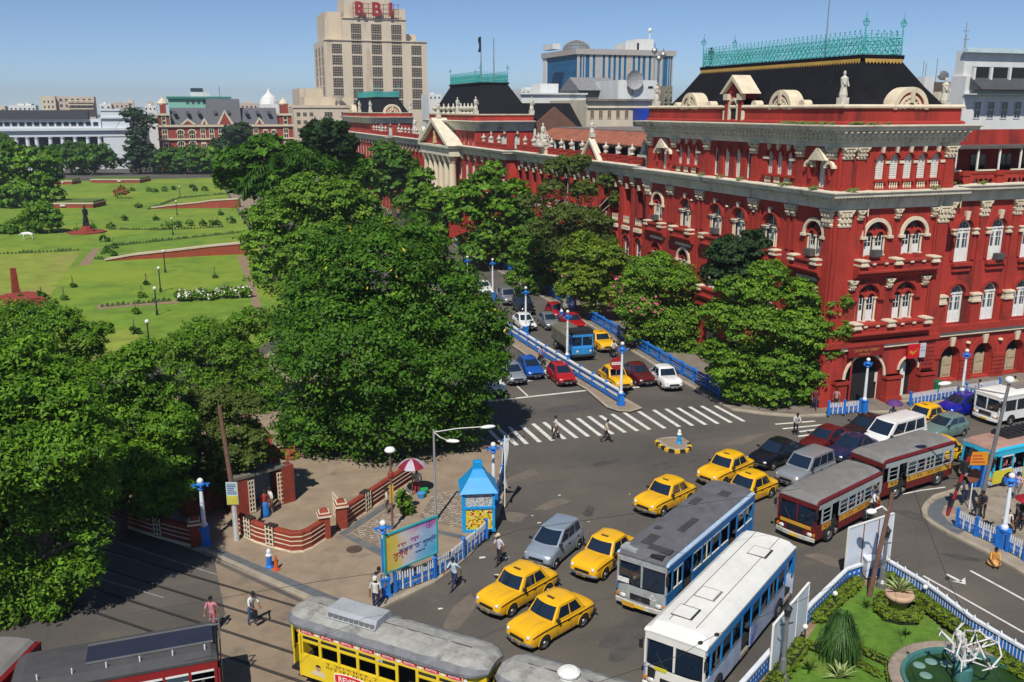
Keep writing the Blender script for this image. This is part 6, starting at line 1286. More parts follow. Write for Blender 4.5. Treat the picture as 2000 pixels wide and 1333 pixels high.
car('black saloon heading the queue behind the maroon one', 'sedan', BLK, px=(1515, 903), hd=198); car('silver off roader with grey roof beside the maroon minibus', 'suv', SIL, px=(1572, 938), hd=200)
car('dark maroon saloon beside the shirted rider', 'sedan', MAR, px=(1612, 876), hd=196); car('navy saloon tucked between the maroon saloon and the off roader', 'sedan', NAVY, px=(1662, 893), hd=195)
car('glossy black saloon near the purple umbrella', 'sedan', paint('brown black', (.018, .010, .012)), px=(1690, 852), hd=194); car('white van roof amid the traffic queue', 'van', WHT, px=(1745, 872), hd=192, cat='van', name='van')
car('grey green hatchback behind the white van', 'hatch', GRNG, px=(1842, 852), hd=190); car('shiny royal blue car along the picket fence', 'hatch', ROY, px=(1872, 808), hd=188)
car('silver hatchback at the head of the left lane by the median', 'hatch', SIL, px=(1000, 744), hd=268); car('blue hatchback beside the silver one before the stop line', 'hatch', BLU, px=(1035, 733), hd=269); car('red hatchback with wide grille before the stop line', 'hatch', REDC, px=(1096, 746), hd=267); car('white saloon half under the big dark tree', 'sedan', WHT, px=(958, 762), hd=269); car('white saloon almost hidden under the big dark tree', 'sedan', WHT, px=(930, 733), hd=269)
car('dark maroon saloon between taxi and white classic saloon', 'sedan', MAR, px=(1245, 744), hd=268); car('white classic saloon with bulging wings by the blue railing', 'amb', WHT, px=(1298, 752), hd=262)
car('white saloon behind the lorry along the median', 'sedan', WHT, px=(1024, 640), hd=266); car('dark off roader behind the white saloon along the median', 'suv', BLK, px=(1022, 610), hd=266); car('silver off roader leading back along the median', 'suv', GREY, px=(990, 592), hd=266); car('grey hatchback just behind the lorry', 'hatch', GREY, px=(1072, 640), hd=266); car('red hatchback near the far railing gap', 'hatch', REDC, px=(1086, 620), hd=267); car('white saloon furthest up the avenue', 'sedan', WHT, px=(944, 572), hd=266); car('red saloon half hidden beyond the lorry roof', 'sedan', REDC, px=(1118, 640), hd=267)
# ---- buses
def strokes(m, x0, x1, y, z, h, seed, n, out):
 g = random.Random(seed); w_ = (x1-x0)/n
 for i in range(n):
  if g.random() < .15: continue
  a = x0+i*w_; m.box(min(a, a+w_*.95), max(a, a+w_*.95), y, y+out, z+h*.42, z+h*.5)
  for _ in range(2):
   u = a+w_*g.uniform(.1, .8); m.box(u-abs(w_)*.07, u+abs(w_)*.07, y, y+out, z-h*.45*g.uniform(.5, 1), z+h*.42)
  if g.random() < .7: q = z+h*g.uniform(-.35, .15); m.box(min(a+w_*.2, a+w_*.75), max(a+w_*.2, a+w_*.75), y, y+out, q, q+h*.1)
def bus(label, L_, W_, H, loc, hd, body, upper, roofm, edge, front, nb, doors=(), band=None, nose=None, bars=True, name='bus', hood=.0, text_mat=None, glassed=False, winM=None, wheelr=.46):
 t = thing(name, label, 'bus', (*loc, 0), math.radians(hd), 'buses'); x1 = L_/2; x0 = -L_/2; hw = W_/2; sk, sl, wt, zt = .42, H*.44, H*.76, H*.88
 st = [x0+.15+(L_-.75)*i/nb for i in range(nb+1)]; th = .05
 for sg in (-1, 1):
  b = MB(); ya, yb = (hw-th, hw) if sg > 0 else (-hw, -hw+th)
  for i in range(nb):
   door = sg > 0 and i in doors
   if not door: b.box(st[i], st[i+1], ya, yb, sk, sl)
  b.box(st[nb], x1-.05, ya, yb, sk, sl); b.obj('side_panel', body, t)
 b = MB(); b.box(x0-.004, x0+.06, -hw-.003, hw+.003, sk, sl+.1); b.obj('rear_panel', body, t)
 u = MB()
 for sg in (-1, 1):
  ya, yb = (hw-th, hw) if sg > 0 else (-hw, -hw+th); u.box(x0, x1-.25, ya, yb, wt, zt)
  for i in range(nb+1): u.box(st[i]-.05, st[i]+.05, ya, yb, sl, wt)
 u.box(x0, x0+.06, -hw, hw, wt, zt); u.box(x0, x0+.06, -hw, -hw+.25, sl, wt); u.box(x0, x0+.06, hw-.25, hw, sl, wt); u.box(x0, x0+.06, -.1, .1, sl+.1, wt); u.obj('window_pillars', upper, t, kind='stuff')
 for sg in (-1, 1):
  for i in range(nb):
   if sg > 0 and i in doors:
    d = MB(); d.box(st[i]+.05, st[i+1]-.05, hw-.5, hw-.02, sk-.1, sk+.05); d.box(st[i]+.05, st[i+1]-.05, hw-.8, hw-.5, sk+.05, sk+.35); d.obj('door_step', M('step plate', (.25, .22, .19), .7), t); continue
   f = MB(); y = sg*(hw-.02)
   if bars:
    for k in (.34, .62): f.box(st[i]+.05, st[i+1]-.05, y-.012, y+.012, lerp(sl, wt, k), lerp(sl, wt, k)+.03)
   f.box(st[i]+.05, st[i+1]-.05, y-.02, y+.02, wt-.09, wt); f.box(st[i]+.05, st[i+1]-.05, y-.025, y+.025, sl, sl+.05)
   if glassed or (i*7+(sg > 0)) % 3 == 0: f.box((st[i]+st[i+1])/2-.03, (st[i]+st[i+1])/2+.03, y-.02, y+.02, sl+.05, wt-.09)
   o = f.obj('window', winM or SHUT, t)
   if glassed or i % 3 == 1: g_ = MB(); g_.quad((st[i]+.05, y-sg*.01, lerp(sl, wt, 0 if glassed else .5)), (st[i+1]-.05, y-sg*.01, lerp(sl, wt, 0 if glassed else .5)), (st[i+1]-.05, y-sg*.01, wt-.09), (st[i]+.05, y-sg*.01, wt-.09)); g_.obj('pane', GLASS if glassed else BLUEGLASS, o)
 m = MB(); m.box(x0+.1, x1-.2, -hw+.1, hw-.1, .6, .72); m.obj('floor', UNDER, t); m = MB(); m.box(x0+.4, x1-.5, -hw+.25, hw-.25, .25, .6); m.obj('chassis', UNDER, t)
 se = MB(); se.box(-.22, .22, -.42, .42, 0, .12); se.box(-.25, -.14, -.42, .42, .1, .62); sm = se.mesh('seat', SEATM)
 x = x0+.8
 while x < x1-1.6:
  put('seat', sm, t, (x, -hw+.62, 1.08));
  if not any(st[d]-.3 < x < st[d+1]+.3 for d in doors): put('seat', sm, t, (x, hw-.62, 1.08))
  x += .82
 # roof: curved sheet with rounded edges
 m = MB(); m.smooth = False; pf = [(-hw-.02, zt-.05), (-hw-.03, zt+.06), (-hw*.93, zt+.17), (-hw*.8, H-.07), (-hw*.4, H-.01), (0, H), (hw*.4, H-.01), (hw*.8, H-.07), (hw*.93, zt+.17), (hw+.03, zt+.06), (hw+.02, zt-.05)]
 rs = []
 for x, k in ((x0-.02, .0), (x0+.06, .6), (x0+.25, 1), (x1-.45, 1), (x1-.15, .75), (x1-.02, .2)): rs.append([(x, y, zt-.05+(z-zt+.05)*k if abs(y) < hw*.95 else zt-.05+(z-zt+.05)*min(1, k+.3)) for y, z in pf])
 n0 = len(m.f); m.rings(rs, cap=True)
 for fi in range(len(m.f)):
  i = fi % 10
  if fi < 50 and i in (0, 1, 8, 9): m.mi[fi] = 1
 rf = m.obj('roof', [roofm, edge], t)
 for k in range(int(L_/.9)):
  x = x0+.6+k*.9
  if x < x1-.6: r_ = MB(); r_.prismX([(-hw*.9, zt+.19), (-hw*.8, H-.062), (0, H+.012), (hw*.8, H-.062), (hw*.9, zt+.19), (hw*.8, H-.08), (0, H-.01), (-hw*.8, H-.08)], x, x+.03); r_.obj('roof_seam', roofm, rf)
 # front
 m = MB(); fx = x1; m.rings([[(fx-.30, -hw, z0_), (fx-.08, -hw+.06, z0_), (fx+o, -hw*.55, z0_), (fx+o+.02, 0, z0_), (fx+o, hw*.55, z0_), (fx-.08, hw-.06, z0_), (fx-.30, hw, z0_)] for z0_, o in ((sk-.02, 0), (sk+.3, .05), (sl*.98, .03))], cap=False); m.obj('front_panel', front, t)
 m = MB(); m.box(fx-.28, fx-.02, -hw+.03, hw-.03, wt+.05, zt-.02)
 for y in (-hw+.05, 0, hw-.05): m.box(fx-.12, fx-.02, y-.045, y+.045, sl*.97, wt+.06)
 m.obj('windscreen_frame', upper if nose is None else nose, t)
 for sg in (-1, 1):
  g_ = MB(); g_.quad((fx+.01, sg*.06, sl*.99), (fx-.07, sg*(hw-.1), sl*.99), (fx-.14, sg*(hw-.1), wt+.05), (fx-.07, sg*.06, wt+.05)); g_.obj('windscreen', CARGLASS, t)
  h_ = MB(); h_.smooth = True; h_.ball((fx+.02, sg*hw*.72, sk+.28), (.06, .17, .11), 10, 6); h_.obj('headlight', LAMP, t)
  h_ = MB(); h_.bx((fx-.03, sg*hw*.93, sk+.3), (.1, .1, .14)); h_.obj('indicator', AMBER, t)
  h_ = MB(); h_.tube([(fx-.12, sg*(hw-.04), wt+.05), (fx+.10, sg*(hw+.06), wt-.02)], .03, 5); h_.bx((fx+.1, sg*(hw+.08), wt-.2), (.05, .15, .34)); h_.obj('mirror', TRIM, t)
  h_ = MB(); h_.tube([(fx+.03, sg*.35, sl), (fx-.03, sg*.75, lerp(sl, wt, .55))], .015, 4); h_.obj('wiper', TRIM, t)
 m = MB(); m.rings([[(fx+.1-.1*(y/hw)**2, y, .34), (fx+.17-.14*(y/hw)**2, y, .36), (fx+.17-.14*(y/hw)**2, y, .54), (fx+.1-.1*(y/hw)**2, y, .57)] for y in np.linspace(-hw, hw, 9)], close=True); m.obj('bumper', M('chipped bumper paint', (.45, .44, .40), .6, var=.35, vs=3, obj=True) if name != 'white_bus' else front, t)
 m = MB()
 for k in range(5): m.box(fx+.05, fx+.085, -.5, .5, sk+.26+k*.06, sk+.29+k*.06)
 m.obj('grille', TRIM, t); m = MB(); m.bx((fx+.19, 0, .45), (.02, .5, .13)); m.obj('number_plate', PLATEY, t)
 if band:
  for sg in (-1, 1):
   m = MB(); y = sg*hw
   for i in range(nb):
    if sg > 0 and i in doors: continue
    m.box(st[i], st[i+1], min(y, y+sg*.008), max(y, y+sg*.008), sl-.36, sl-.04)
   m.obj('sign_band', band, t)
   m = MB(); ed = [i for i in range(nb) if not (sg > 0 and i in doors)]
   for i in ed: strokes(m, st[i]+.1, st[i+1]-.1, y+(.009 if sg > 0 else -.015), sl-.2, .2, i+int(L_*7), 3, .006)
   m.obj('band_lettering', text_mat or SIGNRED, t, kind='stuff')
  m = MB(); m.box(fx+.045, fx+.06, -hw+.25, hw-.25, sl*.8, sl*.95); m.obj('sign_band', band, t)
 wt_, hb_ = wheel_mesh(wheelr, .26)
 for x in (x1-1.35, x0+1.9 if L_ > 7 else x0+1.35):
  for sg in (-1, 1):
   m = MB(); r = wheelr*1.22; m.add([(x+r*math.cos(pi*i/10), sg*(hw+.006), wheelr+r*math.sin(pi*i/10)) for i in range(11)]+[(x-r, sg*(hw+.006), .3), (x+r, sg*(hw+.006), .3)], [tuple(range(13))]); m.obj('wheel_arch', UNDER, t)
   o = put('wheel', wt_, t, (x, sg*(hw-.08), wheelr)); put('hubcap', hb_, o)
 return t
TARR = M('tarred bus roof', (.115, .115, .125), .8, var=.25, vs=1.3, obj=True, stain=(.045, .045, .05), ss=.7, sth=.58); BBLUE = M('bus blue', (.02, .17, .48), .45, var=.2, obj=True, stain=(.05, .2, .22), ss=.5, sth=.53); PALEB = M('pale blue bus edge', (.38, .52, .66), .5, var=.2, obj=True)
DIRTW = M('dirty bus grey', (.34, .36, .36), .6, var=.3, vs=2, obj=True, stain=(.18, .16, .12), ss=2, sth=.55); BW = M('bus white roof', (.72, .71, .66), .5, var=.1, vs=.8, obj=True, stain=(.42, .38, .30), ss=.9, sth=.62); BLUEUP = M('bus bright blue', (.01, .20, .55), .4, var=.1, obj=True); LAV = M('bus pale lavender', (.40, .47, .60), .5, var=.25, vs=1.5, obj=True, stain=(.05, .12, .42), ss=.6, sth=.52)
MARB = M('bus maroon', (.13, .012, .012), .45, var=.2, obj=True, stain=(.05, .015, .012), ss=1.2, sth=.6); GRB = M('bus grey roof', (.19, .185, .175), .75, var=.18, vs=1.5, obj=True, stain=(.11, .10, .09), ss=.8, sth=.6); OCH = M('bus ochre band', (.55, .30, .03), .5, var=.15, obj=True); CYAN = M('bus cyan', (.03, .42, .62), .45, var=.1, obj=True); LEM = M('bus lemon', (.62, .55, .04), .45, var=.12, obj=True); PINKR = M('bus dusty pink roof', (.36, .21, .165), .8, var=.2, obj=True, stain=(.2, .14, .11), ss=1, sth=.55)
BUSW = M('bus window frame grey', (.34, .38, .38), .6, var=.2, obj=True)
B1 = bus('long bus with patched tar roof and blue sides in mid junction', 9.9, 2.5, 3.05, (21.95, 35.85), 214.2, BBLUE, BBLUE, TARR, PALEB, DIRTW, 9, (2, 7), bars=False, nose=DIRTW)
m = MB(); m.rings([[(5.01, .62+a*k, 1.05+b_*k) for a, b_ in ((0, .2), (.19, -.12), (-.19, -.12))] for k in (1.0, .62)], close=True, cap=False); m.obj('triangle_emblem', PLATE, B1)
for k, (x, y, a, b_) in enumerate(((3.6, -.3, 1.1, .5), (1.2, .4, 1.7, .35), (4.2, .5, .5, 1.1), (-1.5, -.5, .9, .4), (-3.2, .3, .7, .5), (2.3, -.6, .3, .3))): m = MB(); m.box(x-a/2, x+a/2, y-b_/2, y+b_/2, 3.03, 3.062); m.obj('roof_patch', M('fresh tar patch', (.05, .05, .055), .8, var=.2), B1)
for k in range(2): m = MB(); m.box(4.3, 4.85, -1.15+k*1.5, -.35+k*1.3, 2.86, 2.99); m.obj('brow_panel', DIRTW if k == 0 else TRIM, B1)
m = MB(); m.bx((5.02, -.85, 1.5), (.03, .55, .22)); m.obj('route_board', PLATE, B1); m = MB(); m.bx((5.17, -.5, .46), (.05, .6, .2)); m.obj('bumper_patch', OCH, B1)
B2 = bus('long bus with clean white roof and three hatches', 10.1, 2.5, 3.1, (20.15, 29.85), 215.5, LAV, BLUEUP, BW, BW, BW, 9, (0, 5), bars=False, glassed=False, name='white_bus', nose=BW, winM=M('bus window dark frame', (.10, .11, .13), .5))
for x, y in ((3.6, -.25), (1.8, -.1), (-2.9, .3)): m = MB(); m.bx((x, y, 3.12), (.8, .75, .06)); o = m.obj('roof_hatch', BW, B2); m = MB(); m.bx((x-.03, y+.02, 3.105), (.92, .86, .03)); m.obj('hatch_seal', TRIM if x != 1.8 else GRB, o)
for y in (-.55, .55): m = MB(); m.box(-4.8, 4.4, y-.012, y+.012, 3.06, 3.104); m.obj('roof_seam', GRB, B2)
m = MB(); m.box(4.95, 5.08, -1.05, 1.05, .74, 1.22); m.obj('lower_black_panel', TRIM, B2); m = MB(); m.bx((5.1, -.5, 1.3), (.03, .5, .14)); m.obj('route_board', LEM, B2)
B3 = bus('maroon minibus with passenger at its door, front one of the pair', 6.6, 2.3, 2.75, (31.9, 38.0), 201, MARB, BUSW, GRB, MARB, MARB, 7, (5,), OCH, name='minibus', nose=MARB, winM=BUSW)
B4 = bus('maroon minibus with open door, rear one of the pair', 6.6, 2.3, 2.8, (39.35, 40.95), 191.5, MARB, BUSW, GRB, MARB, MARB, 7, (5,), OCH, name='minibus', nose=MARB, winM=BUSW, text_mat=M('black lettering paint', (.02, .03, .02), .6))
B5 = bus('sky blue and yellow bus cut by the right edge', 8.0, 2.3, 2.8, (47.7, 39.9), 185, LEM, CYAN, PINKR, CYAN, CYAN, 7, (5,), None, name='bus', nose=CYAN, bars=False)
m = MB(); m.box(-.5, 2.2, -.7, .5, 2.82, 3.0)
for k in range(6): m.box(-.5+k*.5, -.45+k*.5, -.7, .5, 3.0, 3.08)
m.obj('luggage_rack', TRIM, B5); m = MB(); m.box(4.0, 4.06, -1.0, 1.0, .75, .95); m.obj('front_stripe', LEM, B5)
REDB = M('old bus red', (.25, .015, .015), .5, var=.2, obj=True); OLDR = M('old bus sooty roof', (.062, .06, .062), .85, var=.2, obj=True, stain=(.1, .09, .08), ss=.5, sth=.55)
B6 = bus('old red and white bus with sooty roof at the bottom left', 6.9, 2.45, 3.0, (-3.55, 32.75), 180, REDB, REDB, OLDR, OLDR, REDB, 7, (4,), OCH, winM=WHITE, name='bus')
m = MB(); m.box(-3.3, 1.0, -.55, .55, 3.0, 3.02); m.obj('roof_walkway', M('blue black roof panel', (.018, .022, .045), .7, var=.2), B6)
for y in (-.6, .6): m = MB(); m.box(-3.3, 1.0, y-.03, y+.03, 3.0, 3.05); m.obj('roof_rail', STEEL, B6)
for k in range(6): m = MB(); m.cyl((-3+k*1.1, .95, 2.88), (-3+k*1.1, .95, 3.15), .025, n=5); m.obj('roof_peg', PALEBLUE, B6)
m = MB(); m.tube([(-3.5, -.8, .5), (-3.56, -.8, 3.1), (-3.2, -.8, 3.12)], .03, 5); m.tube([(-3.5, -.4, .5), (-3.56, -.4, 3.1), (-3.2, -.4, 3.12)], .03, 5)
for k in range(8): m.cyl((-3.54, -.8, .7+k*.3), (-3.54, -.4, .7+k*.3), .02, n=5)
m.obj('ladder', STEEL, B6)
a7 = G(78, 1243, 2.85); b7 = G(-15, 1338, 2.85); d7 = (b7-a7).normalized(); c7 = a7+d7*3.75+Vector((d7.y, -d7.x, 0))*1.2
B7 = bus('red bus cut by the lower left corner', 7.5, 2.4, 2.95, (c7.x, c7.y), math.degrees(math.atan2(d7.y, d7.x)), REDB, REDB, GRB, REDB, REDB, 7, (5,), None, name='bus', nose=REDB)
MB1 = bus('white minibus coming from the right edge by the picket fence', 6.6, 2.1, 2.5, (56.6, 48.3), 184, WHT, WHT, BW, BW, WHT, 5, (), None, bars=False, glassed=True, name='white_bus', nose=WHT, wheelr=.36, winM=TRIM)
m = MB(); m.box(3.12, 3.15, -.85, .85, 1.62, 1.82); m.obj('visor_band', M('mauve sun strip', (.45, .3, .55), .5), MB1); m = MB(); m.box(-1.5, 1.2, -.6, .6, 2.5, 2.53); m.obj('roof_mat', M('grey brown roof mat', (.2, .17, .15), .8), MB1)
# ---- lorry with a blue cab
TK = thing('lorry', 'canvas covered lorry with painted sky blue cab on the avenue', 'lorry', (*G2(1118, 690), 0), math.radians(266))
CABB = M('lorry sky blue', (.03, .25, .58), .45, var=.2, obj=True, stain=(.45, .5, .55), ss=3, sth=.62)
m = MB(); m.box(1.35, 2.75, -1.05, 1.05, .6, 1.35); m.box(1.35, 1.45, -1.05, 1.05, 1.35, 2.2); m.box(1.35, 2.6, -1.05, 1.05, 2.15, 2.35)
for y in (-1.0, 0, 1.0): m.box(2.5, 2.6, y-.05, y+.05, 1.3, 2.2)
for y in (-1.02, 1.02): m.box(1.9, 2.0, y-.03, y+.03, 1.3, 2.2)
m.rings([[(2.75, -1.0, z), (3.1, -.75, z), (3.2, 0, z), (3.1, .75, z), (2.75, 1.0, z)] for z in (.6, 1.2, 1.28)]); m.obj('cab', CABB, TK)
for sg in (-1, 1):
 m = MB(); m.quad((2.6, sg*.05, 1.36), (2.6, sg*.95, 1.36), (2.56, sg*.95, 2.14), (2.56, sg*.05, 2.14)); m.obj('windscreen', CARGLASS, TK)
 m = MB(); m.ball((3.12, sg*.62, .95), (.06, .12, .12)); m.obj('headlight', LAMP, TK)
 m = MB(); m.quad((1.45, sg*1.04, 1.36), (2.5, sg*1.04, 1.36), (2.5, sg*1.04, 2.14), (1.45, sg*1.04, 2.14)); m.obj('side_window', GLASS, TK)
m = MB(); m.box(1.2, 2.5, -1.08, 1.08, 2.36, 2.75); m.obj('roof_carrier', TRIM, TK)
m = MB(); m.rings([[(x, -1.1, .95), (x, -1.1, 2.0), (x, -.8, 2.25), (x, 0, 2.3+.06*math.sin(x*3)), (x, .8, 2.25), (x, 1.1, 2.0), (x, 1.1, .95)] for x in np.linspace(-3, 1.2, 12)]); m.obj('canvas_cover', M('olive canvas', (.13, .12, .085), .9, var=.3, vs=1.5, obj=True), TK)
m = MB(); m.box(-3, 3.0, -.5, .5, .5, .9); m.box(-3, 1.2, -1.1, 1.1, .85, .96); m.box(3.05, 3.2, -1.1, 1.1, .5, .7); m.obj('chassis', M('lorry chassis', (.03, .03, .035), .8), TK)
for x in (2.2, -1.9):
 for sg in (-1, 1): o = put('wheel', wheel_mesh(.46)[0], TK, (x, sg*.95, .46)); put('hubcap', wheel_mesh(.46)[1], o)
# ---- trams
TYEL = M('tram yellow', (.72, .52, .02), .45, var=.08, obj=True, stain=(.5, .36, .03), ss=1, sth=.64); CANV = M('tram roof canvas', (.30, .295, .27), .85, var=.3, vs=2.2, obj=True, stain=(.12, .115, .105), ss=1.3, sth=.53, bump=.9, bs=3)
LQ = []
def tram(label, loc, hd, L_, body, W_=2.1, ads=True):
 t = thing('tram', label, 'tram', (*loc, 0), math.radians(hd), 'tram cars'); x0, x1, hw = -L_/2, L_/2, W_/2; sk, sl, wt, zt, H = .55, 1.5, 2.32, 2.72, 3.15
 pl = [(x0, -hw*.55), (x0+.75, -hw), (x1-.75, -hw), (x1, -hw*.55), (x1, hw*.55), (x1-.75, hw), (x0+.75, hw), (x0, hw*.55)]
 def ringw(name, z0, z1, mat, gaps=()):
  m = MB()
  for i in range(8):
   p, q = pl[i], pl[(i+1) % 8]; d = Vector((q[0]-p[0], q[1]-p[1])); n_ = Vector((-d.y, d.x)).normalized()*.05
   m.add([(p[0], p[1], z0), (q[0], q[1], z0), (q[0], q[1], z1), (p[0], p[1], z1), (p[0]+n_.x, p[1]+n_.y, z0), (q[0]+n_.x, q[1]+n_.y, z0), (q[0]+n_.x, q[1]+n_.y, z1), (p[0]+n_.x, p[1]+n_.y, z1)], [(0, 1, 2, 3), (4, 7, 6, 5), (3, 2, 6, 7), (0, 4, 5, 1)])
  return m.obj(name, mat, t)
 ringw('fascia', wt, zt, body); n = 8; st = [x0+.85+(L_-1.7)*i/n for i in range(n+1)]; b = MB(); gapd = (5,)
 for sg in (-1, 1):
  ya, yb = (hw-.05, hw) if sg > 0 else (-hw, -hw+.05)
  for i in range(n):
   if not (sg < 0 and i in gapd): b.box(st[i], st[i+1], ya, yb, sk, sl)
  for x in st: b.box(x-.06, x+.06, ya, yb, sl, wt)
  b.box(x0+.75, st[0], ya, yb, sk, wt)
  for i in range(n):
   if not (sg < 0 and i in gapd): b.box(st[i]+.06, st[i+1]-.06, ya, yb, wt-.24, wt-.16)
 for xe in (x0, x1):
  s = 1 if xe == x0 else -1; b.box(xe, xe+s*.06, -hw*.55, hw*.55, sk, 1.35) if s > 0 else b.box(xe-.06, xe, -hw*.55, hw*.55, sk, 1.35)
  for y in (-hw*.55, 0, hw*.55): b.box(min(xe, xe+s*.08), max(xe, xe+s*.08), y-.04, y+.04, 1.35, wt)
 b.obj('body', body, t)
 for xe in (x0, x1):
  for sg in (-1, 1):
   s = 1 if xe == x0 else -1; m = MB(); a = (xe, sg*hw*.55); c = (xe+s*.75, sg*hw); m.quad((*a, sk), (*c, sk), (*c, 1.2), (*a, 1.2)); m.obj('end_panel', body, t) if (sg > 0 or s < 0) else None
   m = MB(); m.cyl((*c, sk), (*c, wt), .05, n=6); m.obj('corner_post', body, t)
   g_ = MB(); g_.quad((xe+s*.02, sg*.04, 1.37), (xe+s*.02, sg*hw*.53, 1.37), (xe+s*.02, sg*hw*.53, wt), (xe+s*.02, sg*.04, wt)); g_.obj('windscreen', CARGLASS, t)
 m = MB(); m.box(x0+.2, x1-.2, -hw+.1, hw-.1, .6, .72); m.obj('floor', UNDER, t)
 m = MB(); m.box(x0+.8, x1-.8, -.03, .03, .7, wt); m.obj('partition', M('tram interior dark', (.03, .022, .018), .9), t)
 for i in range(n):
  if i in gapd: continue
  m = MB(); m.box(st[i]+.06, st[i+1]-.06, -hw+.02, -hw+.05, sl, sl+.05); m.box(st[i]+.06, st[i+1]-.06, -hw+.02, -hw+.05, wt-.28, wt-.24); o = m.obj('window', body, t); m = MB(); m.quad((st[i]+.06, -hw+.035, wt-.16), (st[i+1]-.06, -hw+.035, wt-.16), (st[i+1]-.06, -hw+.035, wt), (st[i]+.06, -hw+.035, wt)); m.obj('pane', GLASS, o)
 m = MB(); rs = []; g = random.Random(4)
 for k in range(29):
  u = k/28; x = lerp(x0-.1, x1+.1, u); e = min(1, min(u, 1-u)*L_/.95); e = math.sqrt(max(.02, 1-(1-e)**2)) if e < 1 else 1
  rs.append([(x, y*(.45+.55*e)+g.uniform(-.012, .012), zt-.04+(z-zt+.04)*(.35+.65*e)+(g.uniform(-.02, .02) if abs(y) < hw*.9 else 0)) for y, z in ((-hw-.1, zt-.06), (-hw-.1, zt+.06), (-hw*.85, zt+.2), (-hw*.5, H-.06), (0, H), (hw*.5, H-.06), (hw*.85, zt+.2), (hw+.1, zt+.06), (hw+.1, zt-.06))])
 m.rings(rs)
 for fi in range(len(m.f)):
  if fi < 28*8 and fi % 8 in (0, 1, 6, 7): m.mi[fi] = 1
 m.obj('roof', [CANV, M('tram gutter grey', (.16, .165, .175), .7, var=.3, obj=True, vs=3)], t)
 m = MB(); m.box(x0+.9, x1-.9, -.012, .012, H-.02, H+.012); m.obj('roof_seam', TRIM, t)
 m = MB(); m.box(x0+1, x1-1, -.7, .7, .28, .6); m.obj('truck_frame', UNDER, t)
 for x in (x0+1.9, x0+2.9, x1-1.9, x1-2.9):
  for sg in (-1, 1): put('wheel', wheel_mesh(.33)[0], t, (x, sg*.68, .33))
 return t
TR = Vector((6.15, 30.85)); th_ = math.radians(-46.0)
TM = tram('yellow tram with red advertising ovals and grey canvas roof', (TR.x, TR.y), -46.0, 8.7, TYEL)
m = MB(); m.prismX([(-.62, 3.1), (-.42, 3.42), (.42, 3.42), (.62, 3.1)], -2.6, -.35); o = m.obj('roof_vent_box', M('vent box grey', (.34, .36, .38), .7, var=.15, obj=True), TM)
for sg in (-1, 1):
 for k in range(9): m = MB(); m.box(-2.5+k*.24, -2.32+k*.24, *((-.615, -.56) if sg < 0 else (.56, .615)), 3.16, 3.3); m.obj('vent_slat', STEEL, o)
REDO = M('advert red', (.62, .012, .012), .45, var=.05); WLET = M('advert white', (.75, .72, .68), .5, var=.05)
def oval(x, z, a, b_, y, mat, name='advert_oval'):
 m = MB(); n = 20; m.rings([[(x+a*c*max(-1, min(1, 1.25*math.cos(2*pi*i/n))), y_, z+b_*c*math.sin(2*pi*i/n)) for i in range(n)] for c, y_ in ((1, y), (1, y-.015))], close=True); return m.obj(name, mat, TM)
for k in range(8):
 x = -3.2+k*.93; oval(x, 2.52, .36, .115, -1.05, WLET); oval(x, 2.52, .33, .09, -1.058, REDO); LQ.append(text('lettering', 'REVITAL', TM, (x, -1.076, 2.52), .13, WLET, xs=1.0))
 m = MB(); m.lathe([(.07, 0), (.07, .012)], (0, 0, 0), 10); o = m.obj('advert_disc', WLET, TM, (x+.465, -1.05, 2.5)); o.rotation_euler = (pi/2, 0, 0)
oval(-1.2, .92, .80, .27, -1.05, WLET); oval(-1.2, .92, .75, .23, -1.06, REDO); LQ.append(text('lettering', 'REVITAL', TM, (-1.2, -1.08, .92), .34, WLET, xs=.95))
LQ.append(text('lettering', '495', TM, (.15, -1.056, 2.26), .17, WLET))
m = MB(); strokes(m, -2.4, .2, -1.058, 1.38, .12, 5, 13, .006); strokes(m, -2.4, .0, -1.058, 1.22, .12, 6, 12, .006); m.obj('advert_lettering', M('advert brown ink', (.16, .06, .01), .6), TM, kind='stuff')
def bust(x, z, s, shirt):
 m = MB(); m.add([(x+s*.5*math.cos(pi*i/10)*(1 if i else 1), -1.056, z+s*.35*math.sin(pi*i/10)) for i in range(11)], [tuple(range(11))]); m.obj('advert_figure', M('advert pale print '+shirt, {'a': (.6, .52, .35), 'b': (.55, .5, .42), 'c': (.35, .3, .28)}[shirt], .6), TM)
 m = MB(); m.add([(x+s*.17*math.cos(2*pi*i/12), -1.058, z+s*.47+s*.2*math.sin(2*pi*i/12)) for i in range(12)], [tuple(range(12))]); m.obj('advert_face', M('advert skin print', (.45, .26, .16), .6), TM)
 m = MB(); m.add([(x+s*.18*math.cos(pi*i/8), -1.06, z+s*.53+s*.15*math.sin(pi*i/8)) for i in range(9)], [tuple(range(9))]); m.obj('advert_hair', M('advert hair print', (.03, .02, .015), .6), TM)
for x, z, s, c in ((-2.75, .75, .7, 'a'), (.25, .62, .8, 'b'), (.75, .62, .75, 'a'), (1.05, .7, .6, 'c')): bust(x, z, s, c)
q = TR+Vector((math.cos(th_), math.sin(th_)))*9.15
TM2 = tram('grey roofed tram trailer coupled ahead of the yellow tram', (q.x, q.y), -46.0, 8.7, TYEL)
m = MB(); m.lathe([(.34, 3.0), (.34, 3.22), (.40, 3.24), (.40, 3.3), (.30, 3.38), (.06, 3.42)], (-1.9, 0, 0), 14); m.obj('roof_ventilator', WHITE, TM2)
m = MB(); c = TR+Vector((math.cos(th_), math.sin(th_)))*4.5; m.cyl((4.3, 0, .55), (4.85, 0, .55), .06, n=6); m.obj('coupling_bar', UNDER, TM)
